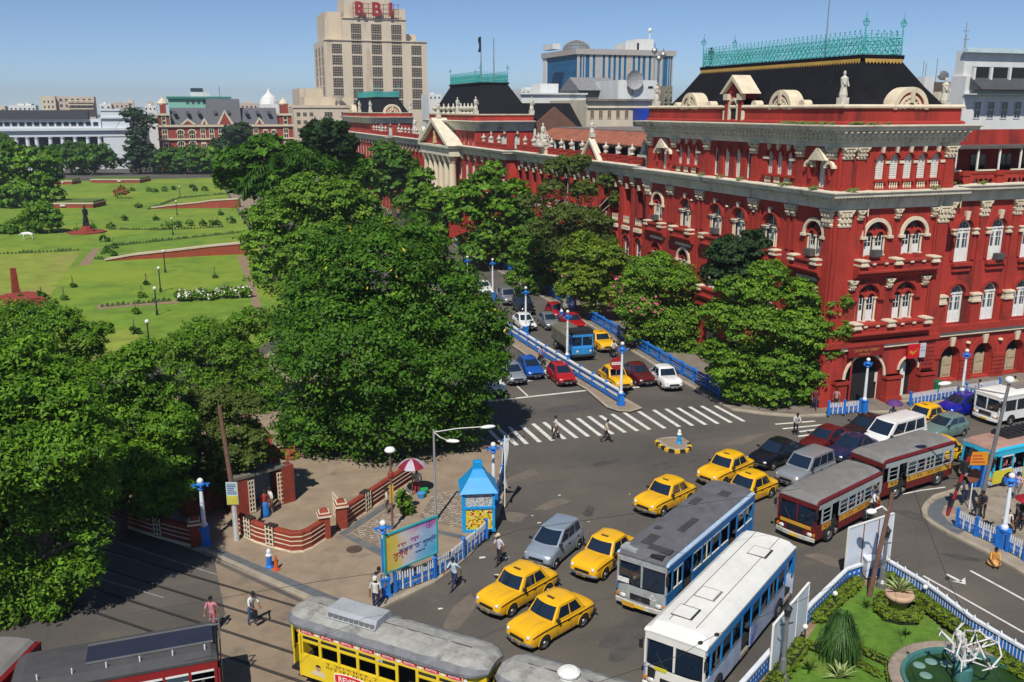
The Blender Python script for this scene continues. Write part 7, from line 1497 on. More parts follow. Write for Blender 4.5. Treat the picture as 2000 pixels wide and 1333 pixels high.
# ------------------------------------------------------------------ railings, walls, lamps, boards
def W3(p, z=0.0): return Vector((p[0], p[1], z))
UM = {}
def unit(key, fn, mats):
 if key not in UM: m = MB(); fn(m); UM[key] = m.mesh(key[0] if isinstance(key, tuple) else key, mats)
 return UM[key]
def seg(par, name, me, a, b, z, o):
 """a unit long (x 0..1) mesh stretched from a to b"""
 d = b-a; q = put(name, me, par, (a.x-o.x, a.y-o.y, z), math.atan2(d.y, d.x)); q.scale = (d.length, 1, 1); return q
def rail_fence(label, pts, step, white=True, h=1.1, z0=.12, group='blue and white railings'):
 P = [W3(p) for p in pts]; t = thing('railing', label, 'railing', (P[0].x, P[0].y, z0), group=group); o = P[0]
 post = unit('post', lambda m: (m.box(-.1, .1, -.1, .1, 0, h+.05), m.taper(-.12, .12, -.12, .12, h+.05, h+.16, .4)), BLUE)
 cop = unit(('top_rail', white), lambda m: m.box(0, 1, -.12, .12, h-.12, h), PALEBLUE if white else BLUE); mid = unit(('rail', white), lambda m: m.box(0, 1, -.06, .06, .50, .60), PALEBLUE if white else BLUE)
 low = unit('lower_panel', lambda m: m.box(0, 1, -.05, .05, .14, .34), BLUE); up = unit('upper_panel', lambda m: m.box(0, 1, -.04, .04, .71, .84), BLUE)
 for a, b in zip(P, P[1:]):
  n = max(1, round((b-a).length/step))
  for i in range(n):
   p = a.lerp(b, i/n); q = a.lerp(b, (i+1)/n); put('post', post, t, (p.x-o.x, p.y-o.y, 0))
   for nm, me in (('top_rail', cop), ('rail', mid), ('lower_panel', low), ('upper_panel', up)): seg(t, nm, me, p, q, 0, o)
 put('post', post, t, (P[-1].x-o.x, P[-1].y-o.y, 0)); return t
rail_fence('pale topped blue railing running down the median strip', [(30.35, 60.6), (29.95, 75), (29.6, 100), (29.6, 150)], 2.3)
rail_fence('blue railing along the palace pavement, near stretch', [(38.5, 59.6), (38.75, 66), (39.6, 80), (40.1, 88)], 2.2, False)
rail_fence('blue railing along the palace pavement, far stretch behind the gap', [(40.6, 93), (41.7, 110), (42.4, 128)], 2.2, False)
rail_fence('far white topped railing where the avenue bends', [(G(905, 497).x, G(905, 497).y), (G(880, 470).x, G(880, 470).y), (G(850, 455).x, G(850, 455).y)], 2.4)
def picket_fence(label, px, h=.98, z0=.14, step=.125, world=False, group='picket fences'):
 P = [W3(p) if world else G(*p, z0) for p in px]
 for p in P: p.z = 0
 o = P[0]; t = thing('picket_fence', label, 'fence', (o.x, o.y, z0), group=group)
 pk = unit(('picket', h), lambda m: ([setattr(m, 'm', 0), m.box(-.032, .032, -.012, .012, .08, h*.62)], [setattr(m, 'm', 1), m.box(-.034, .034, -.013, .013, h*.62, h*.92), m.prismY([(-.034, h*.92), (.034, h*.92), (0, h+.03)], -.013, .013)]), [BLUE, PALEBLUE])
 pw = unit(('picket', h, 'w'), lambda m: (m.box(-.032, .032, -.012, .012, .08, h*.92), m.prismY([(-.034, h*.92), (.034, h*.92), (0, h+.03)], -.013, .013)), PALEBLUE)
 rl = unit(('rail', 'pk'), lambda m: m.box(0, 1, .013, .05, -.035, .035), BLUE); post = unit('fence_post', lambda m: (m.box(-.07, .07, -.07, .07, 0, 1.08), m.taper(-.09, .09, -.09, .09, 1.08, 1.16, .3)), BLUE); cnt = 0
 for a, b in zip(P, P[1:]):
  d = b-a; an = math.atan2(d.y, d.x); n = int(d.length/step)
  for z in (.22, h*.5, h*.72): seg(t, 'rail', rl, a, b, z, o)
  for i in range(1, n):
   p = a.lerp(b, i/n); put('picket', pk if i % 3 else pw, t, (p.x-o.x, p.y-o.y, 0), an); cnt += 1
  if len(P) < 4 or P.index(a) % 2 == 0: put('fence_post', post, t, (a.x-o.x, a.y-o.y, 0), an)
 put('fence_post', post, t, (P[-1].x-o.x, P[-1].y-o.y, 0)); return t
picket_fence('curved picket fence from the billboard to the blue kiosk', [(772, 1158), (812, 1146), (850, 1130), (880, 1112), (906, 1090), (930, 1070), (950, 1052)])
picket_fence('short picket fence left of the palace entrance', [(1617, 812), (1648, 810), (1678, 807)]); picket_fence('picket fence behind the royal blue car', [(1777, 793), (1830, 784), (1885, 775), (1950, 765)])
picket_fence('picket fence along the traffic island kerb, left of the lamp', [(1868, 1030), (1905, 1048), (1946, 1067)]); picket_fence('picket fence along the traffic island kerb, right of the lamp', [(1966, 1078), (2000, 1096), (2040, 1116)]); picket_fence('picket fence at the rear of the traffic island', [(1920, 955), (1970, 946), (2010, 938)])
picket_fence('shaded picket fence under the big tree by the zebra crossing', [(968, 985), (980, 940), (984, 890)])
def street_lamp(label, top, h, s=1.0, base=None, z0=.13, group='blue based globe lamps', mats=None):
 p = G(*base) if base else G(*top, h); t = thing('street_lamp', label, 'street lamp', (p.x, p.y, z0), group=group); h -= z0
 bl, wh = mats or (BLUE, PALEBLUE)
 m = MB(); m.box(-.26*s, .26*s, -.26*s, .26*s, 0, .12); m.taper(-.22*s, .22*s, -.22*s, .22*s, .12, .85*s, .9); m.box(-.24*s, .24*s, -.24*s, .24*s, .85*s, .95*s); m.obj('base', bl, t)
 m = MB(); m.lathe([(.17*s, .95*s), (.17*s, 1.05*s), (.11*s, 1.15*s), (.10*s, h*.6), (.075*s, h*.82)], (0, 0, 0), 10); m.obj('post', wh, t)
 m = MB(); z = h*.82; m.lathe([(.08*s, 0), (.15*s, .08), (.08*s, .16), (.2*s, .3), (.22*s, .36), (.08*s, .48), (.11*s, .60)], (0, 0, z), 10); m.box(-.42*s, .42*s, -.03, .03, z+.3, z+.36); m.box(-.03, .03, -.42*s, .42*s, z+.3, z+.36)
 for a in (0, pi/2, pi, 1.5*pi): m.taper(.3*s*math.cos(a)-.06, .3*s*math.cos(a)+.06, .3*s*math.sin(a)-.06, .3*s*math.sin(a)+.06, z+.2, z+.3, .5)
 m.obj('bracket', bl, t); m = MB(); m.smooth = True; m.ball((0, 0, h-.14*s), .15*s, 12, 8); m.obj('globe', M('opal globe', (.72, .70, .64), .3, var=.05), t); return t
for tp, h, lb in (((1216, 668), 5.1, 'globe lamp at the near end of the median railing'), ((1109, 606), 5.1, 'second globe lamp back along the median railing'), ((1027, 560), 5.1, 'third globe lamp back along the median railing'), ((962, 505), 5.1, 'fourth globe lamp back along the median railing'), ((913, 500), 5.1, 'globe lamp with a white plate beside the avenue under the big tree'), ((1098, 538), 5.0, 'globe lamp at the end of the far blue railing')): street_lamp(lb, tp, h)
street_lamp('globe lamp left of the palace entrance arch', (1692, 713), 4.3, base=(1686, 808)); street_lamp('globe lamp before the picket fence by the bins', (1884, 697), 4.4, base=(1876, 790)); street_lamp('tall globe lamp on the traffic island', (1976, 945), 4.2, 1.1, base=(1956, 1073)); street_lamp('globe lamp in the tree shade by the brick wall', (396, 940), 3.8, 1.1, base=(402, 1068)); street_lamp('globe lamp behind the sky blue kiosk', (972, 882), 3.9, base=(964, 990)); street_lamp('globe lamp behind the left end of the billboard', (755, 1015), 3.9, base=(753, 1168))
for k, (x, y) in enumerate(((293, 690), (307, 616), (314, 571), (323, 533), (338, 460), (346, 421), (352, 388), (440, 350))):
 p = G(x, y); t = thing('lawn_lamp', ('lawn lamp post, nearest with a white foot', 'second lawn lamp post from the camera', 'third lawn lamp post beside the flower path', 'fourth lawn lamp post before the nearer brick ramp', 'fifth lawn lamp post by the shrub row', 'sixth lawn lamp post by the far ramp', 'seventh lawn lamp post near the far hedge', 'farthest lawn lamp post by the dark trees')[k], 'lamp post', (p.x, p.y, 0), group='black lawn lamp posts')
 m = MB(); m.lathe([(.16, 0), (.14, .5), (.08, .6), (.06, 2.7), (.1, 2.75), (.1, 2.85)], (0, 0, 0), 8); m.obj('post', M('black iron', (.02, .022, .022), .6), t); m = MB(); m.ball((0, 0, 3.02), .2, 10, 6); m.obj('globe', MC['opal globe'], t)
 if k == 0: m = MB(); m.lathe([(.22, 0), (.22, 1.0), (.16, 1.02)], (0, 0, 0), 8); m.obj('foot', WHITE, t)
def arm_lamp(label, base, h, arms, mat, r=.08, lean=(0, 0)):
 p = G(*base); t = thing('street_light', label, 'street light', (p.x, p.y, .12)); m = MB(); top = (lean[0], lean[1], h); m.cyl((0, 0, 0), top, r, r*.7, 8); m.cyl((0, 0, 0), (0, 0, .4), r*1.5, r*1.4, 8); m.obj('post', mat, t)
 for e, z1 in arms:
  m = MB(); m.tube([(top[0], top[1], h-.15), (top[0]+e.x*.5, top[1]+e.y*.5, h-.15+z1*.7), (top[0]+e.x, top[1]+e.y, h-.15+z1)], .035, 6); o = m.obj('arm', mat, t); d = e.normalized()
  m = MB(); m.smooth = True; m.ball((0, 0, 0), (.42, .15, .1), 12, 6); l = m.obj('lamp_head', WHITE, o, (top[0]+e.x+d.x*.3, top[1]+e.y+d.y*.3, h-.15+z1)); l.rotation_euler = (0, -.1, math.atan2(d.y, d.x))
 return t
r_ = Vector((_rt.x, _rt.y, 0)); f_ = Vector((_fw.x, _fw.y, 0))
arm_lamp('slim grey double armed street light on the corner pavement', (851, 1022), 5.3, ((r_*2.6, .3), (r_*.75-f_*.3, -.35)), M('galvanised grey', (.36, .35, .33), .5, .3, var=.15))
t = thing('street_light', 'mushroom headed lamp on a rusty pole by the parasol', 'street light', (*G2(767, 1040), .12)); m = MB(); m.cyl((0, 0, 0), (0, 0, 4.5), .07, .05, 8); m.obj('post', WOODP, t); m = MB(); m.smooth = True; m.lathe([(.08, 4.4), (.28, 4.5), (.30, 4.58), (.2, 4.7), (.03, 4.74)], (0, 0, 0), 14); m.obj('lamp_head', WHITE, t); m = MB(); m.lathe([(.09, 3.0), (.15, 3.1), (.15, 3.3), (.08, 3.4)], (0, 0, 0), 8); m.obj('collar', BRICKRED, t); m = MB(); m.box(-.12, .12, -.05, .05, 1.6, 2.6); m.obj('notice_bundle', M('ochre cloth bundle', (.5, .3, .05), .8), t)
t = thing('utility_pole', 'bare brown pole with a small notice board by the shed', 'pole', (*G2(463, 1060), .1)); m = MB(); lean = r_*-.35; m.cyl((0, 0, 2.5), (lean.x, lean.y, 7.4), .13, .10, 8); m.obj('pole', WOODP, t); m = MB(); m.cyl((0, 0, 0), (0, 0, 2.5), .15, .13, 8); m.obj('painted_foot', M('chalk white', (.5, .49, .46), .8), t)
m = MB(); m.box(-.30, .30, -.17, -.13, 0, 1.25); o = m.obj('notice_board', M('notice board print', (.42, .52, .50), .6, var=.1), t, (0, 0, 2.1), -YAW); m = MB(); m.box(-.28, .28, -.19, -.175, .03, .5); m.obj('notice_band', M('notice yellow', (.5, .46, .06), .6), o)
m = MB(); g = random.Random(2)
for k in range(6): m.box(-.24, .1+g.random()*.14, -.185, -.172, .6+k*.1, .64+k*.1)
m.obj('notice_lettering', M('notice blue ink', (.06, .12, .3), .6), o, kind='stuff')
t = thing('utility_pole', 'leaning rusty brown pole with a white lamp arm in the garden corner', 'pole', (*G2(1697, 1168), 0)); m = MB(); e = r_*.62+f_*.1; m.cyl((0, 0, 0), (e.x, e.y, 5.2), .12, .09, 8); m.obj('pole', WOODP, t); m = MB(); q = Vector((e.x*.8, e.y*.8, 4.3)); m.tube([tuple(q), tuple(q-r_*.3+Vector((0, 0, .25))), tuple(q-r_*.6+Vector((0, 0, .1)))], .04, 6); m.obj('arm', WHITE, t); m = MB(); m.smooth = True; m.ball(tuple(q-r_*.75), (.28, .2, .12), 10, 6); m.obj('lamp_head', WHITE, t)
t = thing('utility_pole', 'tall grey pole with globe and traffic arm on the island', 'pole', (*G2(1909, 1010), .14)); m = MB(); e = r_*.75; m.cyl((0, 0, 0), (e.x, e.y, 7.6), .13, .08, 8); m.obj('pole', STEEL, t); m = MB(); m.smooth = True; m.ball((e.x, e.y, 7.8), (.26, .26, .22)); m.obj('globe', WHITE, t); m = MB(); q = e*.93; m.tube([(q.x, q.y, 7.0), tuple(q-r_*1.4+Vector((0, 0, 7.25))), tuple(q-r_*3.0+Vector((0, 0, 7.55)))], .04, 6); m.obj('arm', STEEL, t); m = MB(); m.smooth = True; qq = q-r_*3.4; c = m.ball((qq.x, qq.y, 7.6), (.45, .2, .12)); m.obj('lamp_head', WHITE, t)
for lb, b, h in (('grey lamp post beside the rusty pole in the garden', (1721, 1150), 3.0), ('dark grey lamp post standing at the left garden hedge', (1527, 1335), 3.3)):
 t = thing('garden_lamp', lb, 'lamp post', (*G2(*b), 0)); m = MB(); m.lathe([(.26, 0), (.24, .35), (.15, .5), (.12, 1.1), (.09, 1.2), (.08, h-.45), (.14, h-.35)], (0, 0, 0), 10); m.obj('post', STEEL, t); m = MB(); m.lathe([(.1, h-.35), (.16, h-.05), (.2, h), (.08, h+.12), (.03, h+.22)], (0, 0, 0), 8); m.box(-.3, .3, -.02, .02, h-.7, h-.66); m.obj('lantern', M('black iron', 0), t)
# ---- billboard, kiosk
a = G(753, 1167, .14); b = G(856, 1122, .14); d = b-a; BB = thing('billboard', 'rainbow coloured billboard with Bengali writing on the pavement corner', 'billboard', (a.x, a.y, .14), math.atan2(d.y, d.x)); LB = d.length
TEALF = M('turquoise frame', (.03, .33, .36), .5, var=.15)
m = MB(); z0, z1 = 1.15, 3.1; m.box(0, LB, -.06, .06, z1-.07, z1); m.box(0, LB, -.06, .06, z0, z0+.07); m.box(0, .08, -.06, .06, z0+.07, z1-.07); m.box(LB-.08, LB, -.06, .06, z0+.07, z1-.07); m.obj('frame', TEALF, BB)
for x in (.05, LB-.05): m = MB(); m.box(x-.07, x+.07, .07, .19, 0, z1-.2); m.obj('post', BLUE, BB)
pm = bpy.data.materials.new('rainbow print'); pm.use_nodes = True; N = pm.node_tree.nodes; L_ = pm.node_tree.links; pb = N['Principled BSDF']; pb.inputs['Roughness'].default_value = .5
tc = N.new('ShaderNodeTexCoord'); sp = N.new('ShaderNodeSeparateXYZ'); L_.new(tc.outputs['Generated'], sp.inputs[0]); no = N.new('ShaderNodeTexNoise'); no.inputs['Scale'].default_value = 2.2; no.inputs['Detail'].default_value = 5; L_.new(tc.outputs['Generated'], no.inputs[0])
ad = N.new('ShaderNodeMath'); ad.operation = 'MULTIPLY_ADD'; ad.inputs[1].default_value = .55; L_.new(no.outputs[0], ad.inputs[0]); L_.new(sp.outputs['X'], ad.inputs[2]); rp = N.new('ShaderNodeValToRGB'); L_.new(ad.outputs[0], rp.inputs[0]); cr = rp.color_ramp
for k, (p, c) in enumerate(((.25, (.66, .46, .03)), (.62, (.68, .54, .14)), (.80, (.66, .60, .56)), (1.0, (.55, .55, .62)), (1.2, (.30, .50, .70)))):
 e = cr.elements[k] if k < 2 else cr.elements.new(min(1, p)); e.position = min(1, p*.8); e.color = (*c, 1)
def blend(prev, ax, lo, hi, ax2, lo2, hi2, col):
 r1 = N.new('ShaderNodeMapRange'); L_.new(sp.outputs[ax], r1.inputs[0]); r1.inputs[1].default_value = lo; r1.inputs[2].default_value = hi; r2 = N.new('ShaderNodeMapRange'); L_.new(sp.outputs[ax2], r2.inputs[0]); r2.inputs[1].default_value = lo2; r2.inputs[2].default_value = hi2
 mu = N.new('ShaderNodeMath'); mu.operation = 'MULTIPLY'; L_.new(r1.outputs[0], mu.inputs[0]); L_.new(r2.outputs[0], mu.inputs[1]); m3 = N.new('ShaderNodeMath'); m3.operation = 'MULTIPLY'; L_.new(mu.outputs[0], m3.inputs[0]); mr = N.new('ShaderNodeMapRange'); L_.new(no.outputs[0], mr.inputs[0]); mr.inputs[1].default_value = .35; mr.inputs[2].default_value = .55; L_.new(mr.outputs[0], m3.inputs[1])
 x = N.new('ShaderNodeMix'); x.data_type = 'RGBA'; L_.new(m3.outputs[0], x.inputs[0]); L_.new(prev, x.inputs[6]); x.inputs[7].default_value = (*col, 1); return x.outputs[2]
c = blend(rp.outputs[0], 'X', .38, .62, 'Z', .55, .95, (.60, .03, .30)); c = blend(c, 'X', .55, .95, 'Z', .62, .15, (.06, .42, .62)); L_.new(c, pb.inputs['Base Color'])
m = MB(); m.box(.08, LB-.08, -.02, .02, z0+.07, z1-.07); m.obj('print', pm, BB)
INKB = M('print blue ink', (.03, .05, .25), .5, var=0); INKR = M('print red ink', (.45, .05, .04), .5, var=0); INKP = M('print purple ink', (.35, .05, .3), .5, var=0)
text('lettering', 'সুস্থ', BB, (.9, -.03, 1.85), .42, INKR, shear=.1); text('lettering', 'কলকাতা পুলিশ', BB, (LB*.62, -.03, 1.98), .36, INKB); text('lettering', 'নতুন', BB, (LB*.56, -.03, 2.38), .24, INKP); text('lettering', 'থাকুন', BB, (1.0, -.03, 2.32), .22, INKR); text('lettering', 'কলকাতা', BB, (LB*.66, -.03, 1.64), .17, INKB)
m = MB();
for r in (.2, .13): m.rings([[(LB-.5+q*math.cos(2*pi*i/18), y, 2.82+q*math.sin(2*pi*i/18)) for i in range(19)] for q, y in ((r, -.025), (r-.03, -.025))], cap=False)
for k in range(6): m.box(LB-.52, LB-.48, -.03, -.025, 2.72, 2.92)
m.obj('emblem', INKP, BB)
KB = M('kiosk sky blue', (.01, .28, .62), .4, var=.12); p = G(934, 1026, .14); K = thing('kiosk', 'sky blue police style booth with painted flower panels and flared roof', 'kiosk', (p.x, p.y, .14), math.radians(-14))
m = MB(); s = .78
for x in (-s, s):
 for y in (-s, s): m.box(x-.07, x+.07, y-.07, y+.07, 0, 2.25)
m.box(-s-.1, s+.1, -s-.1, s+.1, 0, .14); m.box(-s-.09, s+.09, -s-.09, s+.09, 1.32, 1.45); m.box(-s-.05, s+.05, -s-.05, s+.05, 2.15, 2.28); m.obj('frame', KB, K)
m = MB(); m.rings([[(-r, -r, z), (r, -r, z), (r, r, z), (-r, r, z), (-r, -r, z)] for r, z in ((1.02, 2.25), (.82, 2.5), (.5, 2.95), (.3, 3.3), (.24, 3.35), (.24, 3.7), (.02, 3.78))], cap=False); m.obj('roof', KB, K)
def mural(name, base, cols, sc):
 mm = bpy.data.materials.new(name); mm.use_nodes = True; N = mm.node_tree.nodes; L2 = mm.node_tree.links; v = N.new('ShaderNodeTexVoronoi'); v.inputs['Scale'].default_value = sc; tc = N.new('ShaderNodeTexCoord'); L2.new(tc.outputs['Object'], v.inputs[0]); rp = N.new('ShaderNodeValToRGB'); rp.color_ramp.interpolation = 'CONSTANT'; sx = N.new('ShaderNodeSeparateColor'); L2.new(v.outputs['Color'], sx.inputs[0]); L2.new(sx.outputs[0], rp.inputs[0])
 for i, (p_, c_) in enumerate(cols):
  e = rp.color_ramp.elements[i] if i < 2 else rp.color_ramp.elements.new(p_); e.position = p_; e.color = (*c_, 1)
 L2.new(rp.outputs[0], N['Principled BSDF'].inputs['Base Color']); return mm
MU1 = mural('flower mural', 0, ((0, (.62, .50, .03)), (.55, (.05, .06, .02)), (.68, (.65, .62, .5)), (.8, (.5, .02, .02)), (.9, (.62, .48, .02))), 13); MU2 = mural('mosaic mural', 0, ((0, (.55, .55, .5)), (.45, (.2, .15, .12)), (.6, (.5, .45, .36)), (.8, (.08, .2, .4))), 24)
for x0_, x1_, y0_, y1_ in ((-s+.07, s-.07, -s-.02, -s+.02), (-s+.07, s-.07, s-.02, s+.02), (-s-.02, -s+.02, -s+.07, s-.07)):
 m = MB(); m.box(x0_, x1_, y0_, y1_, .14, 1.32); m.obj('painted_panel', MU1, K); m = MB(); m.box(x0_, x1_, y0_, y1_, 1.45, 2.15); m.obj('window_mosaic', MU2, K)
m = MB(); m.box(s-.02, s+.02, -s+.07, s-.07, .14, 2.15); m.obj('side_panel', M('brown mural side', (.22, .15, .10), .7, var=.5, vs=6), K)
b = G(986, 990, .14); m = MB(); m.cyl((b.x, b.y, .14), (b.x, b.y, 4.4), .035, n=6); o = m.obj('banner_pole', WHITE); tag(o, 'thin white banner pole standing beside the kiosk lamp', 'pole')
m = MB(); m.rings([[(b.x, b.y, z), (b.x+.10*math.sin(z*2)+.05, b.y-.28, z)] for z in np.linspace(1.3, 4.3, 10)], cap=False); o = m.obj('banner', M('banner cloth', (.62, .62, .62), .7)); tag(o, 'narrow white cloth banner hanging from the thin pole by the kiosk', 'banner')
# ---- low brick red walls with cream courses
def low_wall(label, px, h=1.05, grilles=(), pill=(), th=.32):
 P = [G(*p, .12) for p in px]; o = P[0]; t = thing('low_wall', label, 'wall', (o.x, o.y, .12), group='low brick red walls'); Q = [(p.x-o.x, p.y-o.y) for p in P]
 m = MB(); m.sweep(Q, [(-th/2, 0), (th/2, 0), (th/2, h), (th*.35, h+.06), (-th*.35, h+.06), (-th/2, h), (-th/2, 0)]); m.obj('wall', BRICKRED, t)
 for z in (.06, .36, .60, .84):
  m = MB(); m.sweep(Q, [(th/2, z), (th/2+.025, z), (th/2+.025, z+.045), (th/2, z+.045)]); m.obj('cream_course', CREAM, t); m = MB(); m.sweep(Q, [(-th/2, z+.045), (-th/2-.025, z+.045), (-th/2-.025, z), (-th/2, z)]); m.obj('cream_course', CREAM, t)
 m = MB(); m.sweep(Q, [(-th*.7, -.02), (th*.7, -.02), (th*.7, .05), (-th*.7, .05)]); m.obj('plinth', CREAM, t)
 for i, f in grilles:
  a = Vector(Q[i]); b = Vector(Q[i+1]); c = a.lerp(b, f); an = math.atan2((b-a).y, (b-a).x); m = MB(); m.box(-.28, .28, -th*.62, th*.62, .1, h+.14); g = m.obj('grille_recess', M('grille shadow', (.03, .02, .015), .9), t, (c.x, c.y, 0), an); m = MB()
  for k in range(4): m.box(-.27, .27, -th*.62-.03, -th*.62, .18+k*.26, .24+k*.26)
  for k in range(3): m.box(-.26+k*.23, -.2+k*.23, -th*.62-.035, -th*.62-.003, .12, h+.12)
  m.obj('grille', CREAM, g)
 for i in pill:
  m = MB(); m.box(-.27, .27, -.27, .27, 0, h+.2); q = m.obj('pillar', BRICKRED, t, (*Q[i], 0)); m = MB(); m.box(-.36, .36, -.36, .36, h+.2, h+.3); m.box(-.28, .28, -.28, .28, h+.38, h+.44); m.obj('pillar_cap', CREAM, q); m = MB(); m.box(-.32, .32, -.32, .32, h+.3, h+.38); m.taper(-.22, .22, -.22, .22, h+.44, h+.62, .4); m.obj('pillar_top', BRICKRED, q)
 return t
low_wall('low brick red wall with rounded corner beside the park gate', [(470, 1040), (505, 1058), (545, 1070), (572, 1077), (590, 1076), (605, 1070), (635, 1050)], grilles=((0, .6), (1, .7)), pill=(6,))
low_wall('low brick red wall running from the park gate towards the parasol', [(668, 1030), (710, 1001), (752, 972), (800, 940)], pill=(0,), grilles=((1, .1),))
low_wall('low brick red wall in tree shade left of the globe lamp', [(180, 985), (225, 1018), (290, 1040), (340, 1055), (384, 1066)], pill=(4,), grilles=((2, .5),))
gt = thing('park_gate', 'cream iron lattice gate leaf standing open at the wall pillar', 'gate', (*G2(664, 1026), .12), math.radians(100)); m = MB()
for z in (.1, .4, .75, 1.05, 1.35): m.box(-.05, 1.0, -.02, .02, z, z+.05)
for k in range(4): m.box(-.05+k*.35, .0+k*.35, -.022, .022, .05, 1.45)
m.obj('gate_leaf', CREAM, gt)
p = G(541, 988, .12); GH = thing('gatehouse', 'brick red park gatehouse with slab roof and lattice gates', 'gatehouse', (p.x, p.y, .12), math.radians(22))
m = MB(); m.box(.35, 1.1, -.15, .5, 0, 2.25); m.box(-2.4, -1.7, -.1, 1.6, 0, 2.2); m.box(-2.4, 1.1, 1.5, 1.7, 0, 2.2); m.obj('wall', BRICKRED, GH); m = MB(); m.box(-2.6, .6, -.15, 1.9, 2.2, 2.36); m.obj('roof', M('mouldy slab', (.16, .15, .12), .9, var=.3), GH)
for x in (-1.65, .1):
 m = MB()
 for z in np.arange(.1, 2.0, .26): m.box(x-.05, x+.3, -.12, -.08, z, z+.06)
 for k in range(3): m.box(x-.05+k*.16, x+.0+k*.16, -.125, -.085, .05, 2.0)
 m.obj('lattice_gate', CREAM, GH)
m = MB(); m.box(-1.7, .35, 1.3, 1.48, .1, 2.0); m.obj('inner_wall', M('grey blue plaster', (.2, .24, .28), .8), GH)
sh = thing('shed', 'rust red shed sunk under creepers left of the gatehouse', 'shed', (*G2(425, 985), .1), math.radians(22)); m = MB(); m.box(-2.2, 2.0, -.8, 1.4, 0, 2.1); m.obj('wall', M('rust red boards', (.22, .05, .025), .85, var=.4, vs=2), sh); m = MB(); m.box(-2.4, 2.2, -1.0, 1.6, 2.1, 2.2); m.obj('roof', ROOFGREY, sh)
st_ = thing('clothes_line', 'row of coloured cloths hung along the shaded path by the shed', 'washing line', (*G2(505, 860), 0)); g = random.Random(6); a = G(462, 838); b = G(535, 905); d = b-a
m = MB(); m.cyl((a.x-st_.location.x, a.y-st_.location.y, 1.9), (b.x-st_.location.x, b.y-st_.location.y, 1.9), .02, n=4); m.obj('line', WOODP, st_)
for k, c in enumerate(((.03, .06, .3), (.5, .5, .45), (.5, .04, .03), (.05, .35, .5), (.02, .3, .35), (.5, .1, .02), (.55, .25, .02), (.5, .03, .02))):
 q = a.lerp(b, k/8)-st_.location; e = a.lerp(b, (k+.8)/8)-st_.location; m = MB(); m.rings([[(q.x+(e.x-q.x)*u, q.y+(e.y-q.y)*u+.06*math.sin(u*7+z*3), z) for u in (0, .33, .66, 1)] for z in (1.9, 1.4, .9, .5)], cap=False); m.obj('cloth', M('cloth %d' % k, c, .8, var=.2), st_)
# ---- small street things
def bollard(label, px, mats, h=.95, name='bollard'):
 t = thing(name, label, 'bollard', (*G2(*px), .12)); m = MB(); m.lathe([(.2, 0), (.2, .08), (.14, .14), (.13, h*.62)], (0, 0, 0), 10); m.obj('base', mats[0], t); m = MB(); m.lathe([(.15, h*.62), (.17, h*.68), (.12, h*.75), (.11, h*.9), (.05, h)], (0, 0, 0), 10); m.obj('top', mats[1], t); return t
bollard('blue and white bollard on the small kerbed island by the zebra', (1326, 870), (KB, WHITE), 1.0); bollard('blue and white bollard beside the orange cone', (527, 1113), (BLUE, PALEBLUE), 1.0)
t = thing('traffic_cone', 'slim orange red cone at the pavement edge', 'cone', (*G2(540, 1118), .14)); m = MB(); m.lathe([(.19, 0), (.19, .05), (.12, .06), (.05, .72), (.02, .78)], (0, 0, 0), 10); m.obj('cone', M('cone orange', (.55, .09, .02), .6), t)
KS = [G(x, y, .13) for x, y in ((1284, 862), (1290, 869), (1301, 876), (1317, 881), (1338, 880), (1346, 874), (1342, 866))]; ti = [o for o in bpy.data.objects if o.name.startswith('pavement') and False]
kb = thing('kerb_ring', 'black and yellow painted stones edging the small island', 'kerb', (KS[0].x, KS[0].y, 0)); kk = 0
for a, b in zip(KS, KS[1:]):
 n = max(1, round((b-a).length/.4))
 for i in range(n):
  p = a.lerp(b, i/n)-KS[0]; q = a.lerp(b, (i+.92)/n)-KS[0]; me = unit(('kerb_stone', kk % 2), lambda m: m.box(0, 1, -.19, .02, 0, .2), (PLATEY, TRIM)[kk % 2]); d = q-p; o = put('kerb_stone', me, kb, (p.x, p.y, .0), math.atan2(d.y, d.x)); o.scale = (d.length, 1, 1); kk += 1
def disc_sign(label, px, z, r, h, face, bar=None, post=None, txt=None, base=None):
 p = G(*(base or px)); t = thing('road_sign', label, 'sign', (p.x, p.y, .1), -.15); m = MB(); m.cyl((0, .04, 0), (0, .04, h), .035, n=6); m.obj('post', post or STEEL, t); m = MB(); m.prismY([(r*math.cos(2*pi*i/20), h-r+r*math.sin(2*pi*i/20)) for i in range(20)], -.02, .0); m.obj('sign_face', face, t)
 if bar: m = MB(); m.box(-r*.78, r*.78, -.03, -.02, h-r-r*.2, h-r+r*.2); m.obj('bar', bar, t)
 return t
s_ = disc_sign('red disc no entry sign with white bar at the median end', (1203, 760), 0, .55, 2.6, SIGNRED, PLATE); text('lettering', 'NO ENTRY', s_, (0, -.035, 2.05), .16, SIGNRED)
disc_sign('rust brown round sign seen from behind on the island', (1893, 1000), 0, .42, 2.5, M('rusty sign back', (.22, .08, .04), .7), None, PALEBLUE)
t = thing('signal_post', 'red and black banded signal post with an orange board', 'signal', (*G2(1850, 1012), .14)); e = r_*.9
for k in range(8): m = MB(); a = Vector((0, 0, .0)).lerp(Vector((e.x, e.y, 4.0)), k/8); b = Vector((0, 0, 0)).lerp(Vector((e.x, e.y, 4.0)), (k+1)/8); m.cyl(tuple(a), tuple(b), .09, n=8); m.obj('band', SIGNRED if k % 2 == 0 else TRIM, t)
m = MB(); m.box(.1, 1.05, -.03, .03, 3.0, 3.75); m.obj('board', M('orange board', (.62, .24, .01), .6, var=.1), t, (e.x*.85, e.y*.85, 0), -YAW); m = MB()
for k in range(3): m.box(.2, .9-.1*k, -.04, -.032, 3.15+k*.18, 3.22+k*.18)
